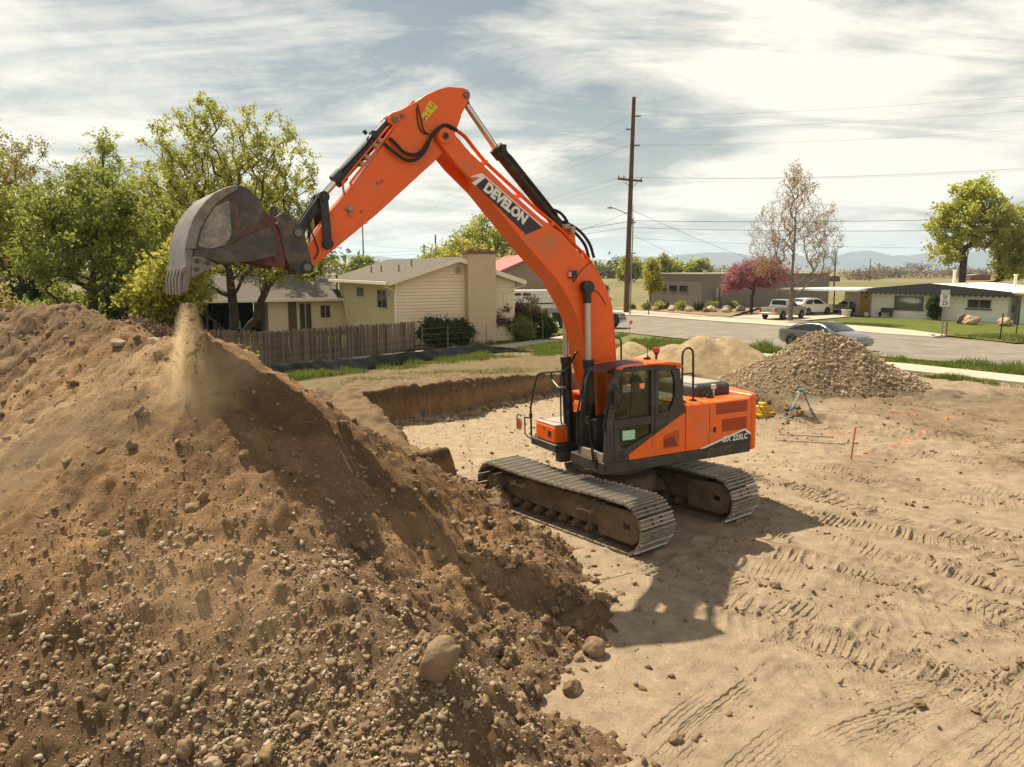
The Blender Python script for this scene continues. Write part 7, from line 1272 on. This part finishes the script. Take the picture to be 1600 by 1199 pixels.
# ================================================================== TREES AND SHRUBS
def leafcloud(P, spread, size, rng, n, elong=1.5, hang=0.0):
    """n leaves scattered about points P, each a folded diamond of two faces"""
    k = rng.integers(0, len(P), n); c = P[k] + rng.normal(0, 1, (n, 3)) * np.asarray(spread) ; s = size * rng.uniform(.6, 1.3, n)
    a = rng.normal(size=(n, 3)); a[:, 2] -= hang; a /= np.linalg.norm(a, axis=1)[:, None]; b = np.cross(a, rng.normal(size=(n, 3))); b /= np.linalg.norm(b, axis=1)[:, None]; w = np.cross(a, b)
    a = a * (s * elong * .5)[:, None]; b = b * (s * .5)[:, None]; w = w * (s * .12)[:, None]
    v = np.stack([c - a, c + b + w, c + a, c - b + w], 1).reshape(-1, 3); o = (np.arange(n) * 4)[:, None]; f = np.concatenate([o + np.array([[0, 1, 2]]), o + np.array([[0, 2, 3]])]); return v, f
def tree(name, label, x, y, h, lobes, nbr, nleaf, leaf, lm, bark, r0, seed, spread=.25, up=1.2, fork=.28, group=None, cat='tree', z0=None, elong=1.5, stems=1, inner=0.0, twig=.006, leader=0.0):
    """lobes: (dx, dy, zc, rx, ry, rz) as fractions of h; branches grow from the trunk to points inside them"""
    g = np.random.default_rng(seed); root = empty(name, (x, y, gz(x, y) if z0 is None else z0)); tag(root, label, cat, group); pts = []
    vol = np.array([l[3] * l[4] * l[5] for l in lobes]); vol = vol ** .8 / (vol ** .8).sum()
    for l, q in zip(lobes, vol):
        m = max(3, int(nbr * q)); d = g.normal(size=(m, 3)); d /= np.linalg.norm(d, axis=1)[:, None]; d *= (g.random(m) ** (.45 if inner == 0 else .6))[:, None]; pts.append((np.array(l[:3]) + d * np.array(l[3:])) * h)
    A = np.concatenate(pts); A = A[A[:, 2] > fork * h * .6]; A = A[np.argsort(A[:, 2] * .8 + np.hypot(A[:, 0], A[:, 1]) * 1.0)]
    nodes = []; par = []
    for s in range(stems):
        bx = (s - (stems - 1) / 2) * r0 * 1.6; lean = (s - (stems - 1) / 2) * .16; base = len(nodes)
        nodes.append(np.array([bx, 0, 0])); par.append(-1); nseg = 5 if not leader else 16; fk = leader or fork
        for i in range(1, nseg + 1): t = i / nseg; nodes.append(np.array([bx + lean * h * fk * t + g.normal(0, .004 if not leader else .0015) * h, g.normal(0, .004 if not leader else .0015) * h, fk * h * t])); par.append(len(nodes) - 2)
    NP = np.array(nodes); tips = []; st_ = .15 if up < 1.5 else .5
    for p in A:
        d = p - NP; dist = np.linalg.norm(d, axis=1); pen = np.where(d[:, 2] < dist * st_, up * (dist * st_ - d[:, 2]) / np.maximum(dist, 1e-6) + .0, 0); low = np.where(NP[:, 2] < fork * h * (.75 if not leader else .95), .8, 0); cost = dist * (1 + pen + low); j = int(np.argmin(cost)); q = NP[j]; L = dist[j]; k = max(1, min(4, int(L / (.06 * h)) + 1)); prev = j; new = []
        for i in range(1, k + 1):
            t = i / k; w = q + (p - q) * t + g.normal(0, .028, 3) * L * (t < 1) + np.array([0, 0, (-.06 if up < 1.5 else -.05) * L * math.sin(math.pi * t)]); nodes.append(w); par.append(prev); prev = len(nodes) - 1; new.append(w)
        NP = np.concatenate([NP, np.array(new)]); tips.append(prev)
    cnt = np.zeros(len(nodes)); 
    for t in tips: cnt[t] += 1
    for i in range(len(nodes) - 1, -1, -1):
        if par[i] >= 0: cnt[par[i]] += cnt[i]
    tot = max(1, cnt[[i for i in range(len(nodes)) if par[i] < 0]].max()); rad = np.maximum(twig, r0 * (cnt / tot) ** .52); V = []; F = []
    for i, pj in enumerate(par):                                            # each limb piece a tapered prism
        if pj < 0: continue
        p, q = NP[pj], NP[i]; d = q - p; ln = np.linalg.norm(d)
        if ln < 1e-6: continue
        d = d / ln; a = np.cross(d, [0.3, .9, .2]); a /= np.linalg.norm(a); c = np.cross(d, a); ns = 8 if rad[i] > .06 else 5 if rad[i] > .02 else 3; rp_ = min(rad[pj], rad[i] * 1.5) if par[pj] >= 0 else rad[i] * 1.35; o = len(V)
        for (cc, rr) in ((p, rp_), (q + d * rad[i] * .3, rad[i])):
            for k in range(ns): t = 6.2832 * k / ns; V.append(cc + (a * math.cos(t) + c * math.sin(t)) * rr)
        for k in range(ns): F.append((o + k, o + (k + 1) % ns, o + ns + (k + 1) % ns, o + ns + k))
    link('trunk', meshof('trunk', V, F, bark, 60), root)
    if nleaf:
        T = NP[tips]; E = [T]
        for i in tips:
            if par[i] >= 0: E.append((NP[i] * .6 + NP[par[i]] * .4)[None])
        T = np.concatenate(E)
        v, f = leafcloud(T, np.array([spread, spread, spread * .8]), leaf, g, nleaf, elong); link('crown', npmesh('crown', v, f, lm, False), root)
    return root
BARK = M('bark', (.085, .062, .045), .95, 0, .3, 3, .02, 14, .1); BARKG = M('grey_bark', (.17, .135, .105), .95, 0, .25, 3, .02, 14, .1); BARKD = M('dark_bark', (.075, .056, .042), .95, 0, .3, 3, .02, 14, .1)
SPR = leafmat('spring_leaf', (.32, .345, .06), (.46, .45, .12), .62); MID = leafmat('mid_leaf', (.29, .32, .045), (.43, .42, .09), .6); DEEP = leafmat('deep_leaf', (.20, .245, .045), (.33, .35, .08), .6); YG = leafmat('yellow_green_leaf', (.34, .345, .05), (.46, .43, .095), .6); OLIVE = leafmat('olive_bud', (.27, .23, .06), (.38, .32, .11), .45); DRY = leafmat('dry_tip', (.40, .33, .12), (.52, .45, .19), .4)
PINK = leafmat('pink_blossom', (.34, .115, .145), (.48, .25, .25), .5); PINK2 = leafmat('faded_pink_blossom', (.30, .08, .09), (.38, .16, .12), .3); BUD = leafmat('rust_bud', (.36, .24, .11), (.48, .35, .19), .4); PURP = leafmat('purple_leaf', (.06, .03, .025), (.13, .075, .045), .2); HEDGE = leafmat('hedge_leaf', (.035, .06, .014), (.075, .10, .025), .3)
G1 = 'trees in the yards on the left'
tree('spring_tree', 'tall open tree with sparse new leaves standing behind the bucket', -15.0, 40, 13.8, [(0, 0, .64, .22, .22, .25), (-.20, 0, .70, .14, .18, .20), (.22, 0, .64, .16, .18, .20), (-.08, 0, .87, .13, .14, .11), (.14, 0, .82, .14, .14, .11), (.30, 0, .50, .12, .14, .13), (.33, 0, .36, .10, .12, .07), (-.22, .05, .44, .12, .12, .10), (.1, 0, .40, .16, .14, .08), (.17, 0, .31, .14, .12, .06), (.30, 0, .34, .10, .1, .06), (-.12, 0, .31, .13, .12, .06)], 700, 28000, .10, SPR, BARKD, .24, 21, .13, 2.2, .11, G1, stems=3)
tree('leafy_tree', 'dense mid green tree at the left with dark forked trunk', -22.5, 40, 10.4, [(0, 0, .58, .30, .30, .28), (-.16, 0, .74, .20, .22, .18), (.17, 0, .72, .19, .22, .18), (.26, 0, .46, .16, .18, .16), (-.26, 0, .46, .16, .18, .16), (0, 0, .86, .15, .16, .10)], 380, 22000, .13, DEEP, BARK, .26, 22, .22, 1.5, .16, G1, inner=1)
tree('tall_tree', 'tall olive green tree cut by the left edge of the frame', -33.5, 46, 15.6, [(0, 0, .62, .20, .2, .30), (-.18, 0, .5, .16, .16, .2), (.14, 0, .5, .15, .16, .18), (.05, 0, .88, .10, .1, .1)], 320, 14000, .135, MID, BARK, .32, 23, .2, 1.6, .15, G1, inner=1)
for k, (x, y, h, m, s, l) in enumerate(((-40, 62, 16.2, OLIVE, 24, 'hazy olive tree in the back row, farthest left'), (-34.5, 64, 17.2, MID, 25, 'narrow upright green tree in the back row'), (-29.5, 66, 15.8, OLIVE, 26, 'windblown olive budding tree in the back row, middle'), (-24.5, 64, 15.2, OLIVE, 27, 'windblown olive budding tree in the back row, right of middle'), (-19.8, 60, 12.6, YG, 28, 'yellow green tree in the back row behind the bucket'), (-37.0, 55, 13.5, OLIVE, 29, 'olive tree in the back row between the tall tree and the upright one'), (-26.8, 56, 12.4, MID, 30, 'mid green tree in the back row above the leafy tree'))):
    w = .13 if k == 1 else .25; tree('back_row_tree', l, x, y, h, [(0, 0, .60, w, w, .34), (-.10, 0, .52, w * .8, w, .24), (.10, 0, .55, w * .8, w, .26), (.04, 0, .85, w * .6, w * .6, .12)], 340, 13000, .14, m, BARK, .25, s, .22, 2.0, .12, G1, inner=1)
tree('gold_shrub', 'feathery golden green shrub at the lower left edge', -26.2, 33.5, 6.2, [(0, 0, .5, .42, .4, .42), (-.3, 0, .42, .34, .34, .34), (.28, 0, .36, .32, .3, .3)], 330, 14000, .11, DRY, BARK, .10, 31, .22, .7, .06, G1, 'shrub', None, 2.6, 3, 1)
tree('lime_shrub', 'bright lime green bush low at the left edge', -26.5, 30.5, 3.4, [(0, 0, .5, .5, .4, .4)], 120, 4500, .12, YG, BARK, .07, 32, .2, .6, .06, G1, 'shrub', None, 1.5, 3, 1)
tree('lime_tree', 'yellow green leafy tree below and left of the bucket', -16.4, 36.2, 6.6, [(0, 0, .58, .26, .26, .30), (-.2, 0, .44, .2, .2, .2), (.16, 0, .74, .16, .16, .16)], 170, 8000, .16, YG, BARK, .14, 33, .26, .9, .14, G1, inner=1)
tree('dark_leaf_shrub', 'dark purple leaved shrub in shade left of the bucket', -21.0, 46, 4.6, [(0, 0, .55, .3, .3, .4)], 110, 5000, .17, PURP, BARKD, .10, 34, .26, .8, .1, G1, 'shrub', None, 1.5, 2, 1)
for k, (x, y, h, m, l) in enumerate(((-28.5, 47, 4.2, DEEP, 'dark green shrub mass under the left trees, leftmost'), (-25.5, 50, 4.8, HEDGE, 'dark hedge like shrub behind the leafy tree trunk'), (-24.2, 56, 4.6, HEDGE, 'dark shrub right of the leafy tree trunk'), (-33, 52, 5.0, HEDGE, 'dark shrub at the far left edge under the tall tree'))):
    tree('shrub', l, x, y, h, [(0, 0, .45, .5, .4, .42), (.3, 0, .4, .3, .3, .3), (-.3, 0, .4, .3, .3, .3)], 150, 7500, .19, m, BARKD, .08, 40 + k, .3, .6, .06, G1, 'shrub', None, 1.5, 3, 1)
tree('dry_hedge', 'brown purple clipped dry hedge just behind the mound crest', -16.0, 31.5, 2.3, [(0, 0, .55, .62, .45, .38), (.4, 0, .5, .4, .4, .34), (-.4, 0, .5, .4, .4, .34)], 240, 9000, .085, leafmat('dry_hedge_leaf', (.15, .095, .065), (.24, .165, .12), .2), BARKD, .05, 51, .14, .5, .06, None, 'hedge', None, 1.6, 4, 1)
for k, (x, y) in enumerate(((-10.2, 27.3), (-9.7, 25.8), (-11.2, 28.6))): tree('yard_weed', ('leafy weed by the fence end behind the mound crest', 'low weed at the silt fence end', 'leafy weed in the yard left of the fence')[k], x, y, 1.0, [(0, 0, .5, .6, .6, .4)], 30, 700, .10, SPR, BARK, .02, 60 + k, .12, .4, .05, None, 'plant', None, 1.8, 3, 1)
# shrubs against the house
for k, (x, y, h, w, m, l) in enumerate(((-4.6, 45.2, 1.9, .55, HEDGE, 'dark evergreen hedge under the gable wall, left of the chimney'), (-3.5, 46.2, 1.7, .55, HEDGE, 'dark evergreen hedge under the gable wall, nearer the chimney'), (-.7, 49.2, 3.0, .42, PURP, 'purple brown leaved shrub right of the chimney'), (1.05, 50.2, 3.2, .36, leafmat('bronze_leaf', (.12, .085, .035), (.2, .15, .06), .3), 'bronze green shrub at the house corner, the tallest'), (.55, 48.8, 1.7, .5, DEEP, 'green bush at the foot of the bronze shrub'), (2.05, 49.6, 1.9, .38, HEDGE, 'dark green bush right of the bronze shrub'))):
    tree('house_shrub', l, x, y, h, [(0, 0, .5, w, w, .42), (w * .5, 0, .4, w * .6, w * .6, .32), (-w * .5, 0, .4, w * .6, w * .6, .32)], 150, 6500, .12, m, BARKD, .05, 70 + k, .17, .6, .06, 'shrubs along the house wall', 'shrub', None, 1.5, 3, 1)
# trees beyond the house
tree('yellow_tree', 'yellow green rounded tree rising behind the house ridge', -7.2, 95, 9.6, [(0, 0, .62, .42, .4, .28), (-.35, 0, .5, .28, .3, .22), (.35, 0, .55, .28, .3, .24)], 260, 12000, .26, YG, BARK, .25, 81, .42, .9, .12, None, inner=1)
tree('pale_tree', 'pale half leafed tree behind the house chimney', -3.2, 102, 13.0, [(0, 0, .68, .26, .26, .26), (-.2, 0, .6, .2, .2, .2), (.25, 0, .55, .2, .2, .2)], 260, 6500, .26, SPR, BARK, .3, 82, .42, 1.0, .2, None)
tree('bare_dark_tree', 'dark nearly bare tree beside the red roof', 1.6, 92, 10, [(0, 0, .6, .26, .2, .3), (.25, 0, .5, .2, .2, .22)], 200, 900, .22, SPR, BARKD, .26, 83, .4, 1.0, .2, None)
tree('round_bush_tree', 'small round green tree left of the house roof', -31.5, 160, 8.2, [(0, 0, .55, .42, .4, .42), (-.3, 0, .45, .3, .3, .3), (.3, 0, .45, .3, .3, .3)], 150, 7000, .4, DEEP, BARK, .2, 84, .5, .7, .1, None, inner=1)
# right side of the street
tree('bare_tree', 'tall bare budding tree on the lawn beside the silver pickup', 24.9, 66.6, 14.4, [(0, 0, .66, .15, .15, .28), (0, 0, .86, .10, .10, .13), (-.15, 0, .52, .14, .14, .2), (.16, 0, .54, .14, .14, .21), (.19, 0, .36, .08, .1, .10), (-.17, 0, .36, .08, .1, .10)], 1100, 9500, .07, BUD, BARKG, .20, 91, .16, 2.6, .13, None, elong=2.6, twig=.012, leader=.88)
tree('pink_tree', 'pink blossoming tree in front of the grey building', 25.9, 80.5, 6.4, [(-.12, 0, .62, .34, .3, .26), (.22, 0, .66, .3, .3, .24), (-.36, 0, .5, .2, .2, .2), (.02, 0, .80, .24, .24, .14)], 360, 14000, .11, PINK, BARKD, .17, 92, .24, .9, .2, None, inner=1)
v_, f_ = leafcloud(np.random.default_rng(5).normal(0, 1, (60, 3)) * np.array([1.2, 1.0, .7]) + np.array([1.9, -.4, 4.4]), (.35, .35, .3), .15, np.random.default_rng(6), 2600); link('faded_blossom', npmesh('faded_blossom', v_, f_, PINK2, False), bpy.data.objects['pink_tree'])
tree('young_tree', 'slim young bright green tree at the grey building corner', 16.4, 88.5, 6.4, [(0, 0, .62, .16, .16, .32), (0, 0, .86, .08, .08, .12), (.1, 0, .45, .13, .13, .14)], 130, 3600, .16, YG, BARK, .07, 93, .22, 1.2, .26, None)
tree('big_green_tree', 'large spreading green tree behind the white house', 59.5, 98, 17.2, [(0, 0, .66, .24, .24, .26), (-.16, 0, .60, .16, .2, .20), (.2, 0, .58, .2, .2, .22), (-.18, 0, .42, .13, .16, .12), (.04, 0, .86, .14, .14, .11), (-.06, 0, .78, .16, .16, .16), (.36, 0, .5, .2, .2, .25), (.34, 0, .30, .16, .16, .14)], 520, 24000, .26, leafmat('bright_leaf', (.40, .43, .075), (.54, .53, .14), .72), BARKD, .40, 94, .34, 1.0, .14, None, inner=1, stems=2)
tree('big_green_tree', 'second green tree at the right edge behind the white house', 69.5, 100, 14.5, [(0, 0, .55, .26, .24, .34), (-.2, 0, .45, .2, .2, .26), (.2, 0, .5, .2, .2, .28)], 300, 14000, .26, leafmat('bright_leaf', (.40, .43, .075), (.54, .53, .14), .72), BARKD, .3, 95, .34, 1.0, .14, None, inner=1)
px_, py_ = at(RH, 6.45, -.6); tree('climbing_shrub', 'round green shrub on the trellis of the white house', px_, py_, 2.2, [(0, 0, .62, .30, .25, .34), (0, 0, .3, .2, .2, .24)], 110, 4500, .10, HEDGE, BARK, .05, 96, .14, .6, .08, None, 'shrub', None, 1.5, 2, 1)
# rock garden before the grey building
g_ = np.random.default_rng(77)
RGX = [(15.2, 84.2, .45, 'round shrub'), (16.6, 84.0, .55, 'shrub'), (18.6, 82.2, .6, 'shrub'), (20.3, 81.2, .55, 'shrub'), (22.0, 82.0, .7, 'shrub'), (13.8, 86.0, .4, 'shrub'), (25.8, 87.0, .5, 'shrub'), (17.6, 86.5, .5, 'shrub')]
for k, (x, y, s, q) in enumerate(RGX): tree('garden_shrub', ('low green shrub in the rock garden, ' + ('left of the young tree', 'by the young tree foot', 'below the left window', 'below the middle window', 'at the building corner', 'nearest the utility pole', 'under the pink tree', 'close to the grey wall')[k]), x, y, s * 1.7, [(0, 0, .5, .55, .5, .4)], 40, 900, .12, (DEEP, SPR, MID, HEDGE)[k % 4], BARK, .03, 110 + k, .16, .5, .05, 'rock garden shrubs', 'shrub', .15, 1.5, 3, 1)
for k, (x, y, r, c) in enumerate(((19.2, 80.6, .55, 0), (20.6, 79.3, .5, 1), (21.4, 79.9, .7, 0), (22.6, 78.6, .5, 0), (23.2, 80.4, .7, 2), (18.2, 84.6, .5, 0), (16.0, 82.4, .4, 1), (25.0, 81.5, .6, 2), (21.2, 84.6, .6, 2), (17.4, 81.4, .4, 0))):
    boulder(('pale tan boulder', 'reddish boulder', 'pale tan boulder with a flat top', 'small tan boulder', 'grey boulder', 'tan boulder', 'little red brown boulder', 'grey boulder', 'dark topped grey boulder', 'small cream boulder')[k] + ' in the rock garden ' + ('below the left window', 'below the middle window', 'below the right window', 'near the far pavement', 'at the building corner', 'beside the round shrub', 'by the young tree', 'under the pink tree', 'close to the grey wall', 'in front of the shrubs')[k], x, y, r, 200 + k, (1, .8, .7), (0, 0, k), (M('cream_rock', (.44, .35, .24), .9, 0, .2, 3, .02, 20), M('red_rock', (.24, .13, .08), .9, 0, .2, 3, .02, 20), M('grey_rock', (.25, .22, .19), .9, 0, .2, 3, .02, 20))[c], lift=.35, on=.14, group='rock garden boulders')
# hedge and bare brush in the middle distance, far trees and bushes
def massmesh(name, label_, boxes, n, leaf, lm, seed, kind='stuff'):
    g = np.random.default_rng(seed); P = []
    for x0, x1, y0, y1, hh in boxes:
        m = int(120 * max(1, (x1 - x0) / 20)); xx = g.uniform(x0, x1, m); top_ = hh * (.55 + .45 * np.abs(vn(xx, xx * 0 + seed, .12, seed)) + .2 * vn(xx, xx * 0 + 3, .5, seed)); P.append(np.column_stack([xx, g.uniform(y0, y1, m), top_ * g.random(m) ** .7]))
    v, f = leafcloud(np.concatenate(P), (leaf * 2.0, leaf * 2.0, leaf * 1.2), leaf, g, n); o = link(name, npmesh(name, v, f, lm, False)); tag(o, kind=kind); return o
GRB = leafmat('grey_brush', (.21, .17, .12), (.29, .235, .165), .3)
massmesh('far_brush', '', [(80, 100, 300, 320, 5.6), (150, 166, 330, 345, 5.6)], 2600, .6, GRB, 121); massmesh('far_brush', '', [(200, 236, 410, 430, 9), (236, 262, 400, 420, 6)], 4200, .7, GRB, 122); massmesh('far_woods', '', [(30, 84, 390, 420, 10), (-20, 30, 500, 520, 9)], 5500, 1.3, leafmat('far_leaf', (.10, .12, .035), (.17, .17, .06), .3), 123); massmesh('far_woods', '', [(-300, -60, 240, 300, 11)], 5000, 1.6, leafmat('far_leaf', (.10, .12, .035), (.17, .17, .06), .3), 124)
for k, (x, y, h, w, l) in enumerate(((44, 280, 9.6, .42, 'distant round green tree, leftmost beyond the grey building'), (57, 285, 10.8, .40, 'distant round green tree, second beyond the grey building'), (72, 290, 9.8, .42, 'distant round green tree, third beyond the grey building'), (66, 300, 8.5, .5, 'low distant tree between the second and third'))):
    tree('distant_tree', l, x, y, h, [(0, 0, .55, w, w, .42), (-w * .6, 0, .45, w * .6, w, .3), (w * .6, 0, .45, w * .6, w, .3)], 90, 3200, .8, MID, BARK, .3, 130 + k, .8, .7, .12, 'distant round trees', inner=1)
massmesh('roadside_brush', '', [(-2, 14, 118, 124, 3.2)], 4200, .4, leafmat('dark_brush', (.045, .04, .03), (.09, .08, .05), .2), 125)
wl2 = B(); wl2.box(2, 15, 116, 116.5, 0, 2.2); o = obj('stone_wall', wl2, M('far_wall', (.12, .10, .085), .9, 0, .3, 1.0)); tag(o, 'dark low wall with brush behind the utility pole', 'wall')
# ================================================================== MOUNTAINS AND AIR
def range_mesh(name, y, x0, x1, n, prof, base, depth, mat, seed):
    xs_ = np.linspace(x0, x1, n); top_ = np.array([prof(x) for x in xs_]); rows = []
    for k, t in enumerate(np.linspace(0, 1, 14)):
        hh = top_ * t ** 1.15 * (1 + .25 * (1 - t) * fbm(xs_ * .004, np.full(n, t * 5.), 1.0, 4, .55, seed)); rows.append(np.column_stack([xs_ + 200 * (1 - t) * vn(xs_ * .002, np.full(n, t), 1., seed), y - depth * (1 - t) + 0 * xs_, base + hh]))
    rows.append(np.column_stack([xs_, np.full(n, y + depth), np.full(n, base)])); v = np.concatenate(rows); i = np.arange(len(v)).reshape(len(rows), n); f = np.stack([i[:-1, :-1], i[:-1, 1:], i[1:, 1:], i[1:, :-1]], -1).reshape(-1, 4)
    return tag(link(name, npmesh(name, v, f, mat)), kind='structure')
MT = M('air_tinted_mountain', (.080, .086, .095), .95, 0, .3, .002); MT2 = M('dry_hills', (.27, .215, .14), .95, 0, .2, .002)  # MT has the blue-grey of distant air painted into its base colour
def prof1(x):
    s = 0
    for c, w, h in ((1900, 600, 150), (1250, 520, 105), (2500, 700, 120), (3300, 900, 135), (4200, 1000, 150), (5200, 1200, 160), (-2500, 2200, 130), (600, 500, 60), (-6000, 1800, 150)): s = max(s, h * math.exp(-((x - c) / w) ** 2))
    return 30 + s + 22 * float(vn(np.array([x]), np.array([1.]), .004, 3)[0]) + 11 * float(vn(np.array([x]), np.array([1.]), .013, 4)[0])
range_mesh('mountains', 7000, -9000, 9000, 420, prof1, -5, 1200, MT, 5)
range_mesh('hills', 4600, -4200, 900, 260, lambda x: 8 + 88 * math.exp(-((x - 150) / 600) ** 2) + 70 * math.exp(-((x + 1500) / 1200) ** 2) + 5 * float(vn(np.array([x]), np.array([2.]), .006, 6)[0]), -5, 900, MT2, 7)
hzm = bpy.data.materials.new('haze'); hzm.use_nodes = True; N_ = hzm.node_tree.nodes; N_.clear(); ho = N_.new('ShaderNodeOutputMaterial'); hv = N_.new('ShaderNodeVolumePrincipled'); hv.inputs['Color'].default_value = (.62, .79, 1.0, 1); hv.inputs['Density'].default_value = .00011; hv.inputs['Anisotropy'].default_value = .2; hzm.node_tree.links.new(hv.outputs[0], ho.inputs['Volume']); hzm.cycles.homogeneous_volume = True
b = B(); b.box(-13000, 13000, -400, 14500, -8, 330); o = obj('haze', b, hzm, smooth=0); tag(o, kind='stuff')
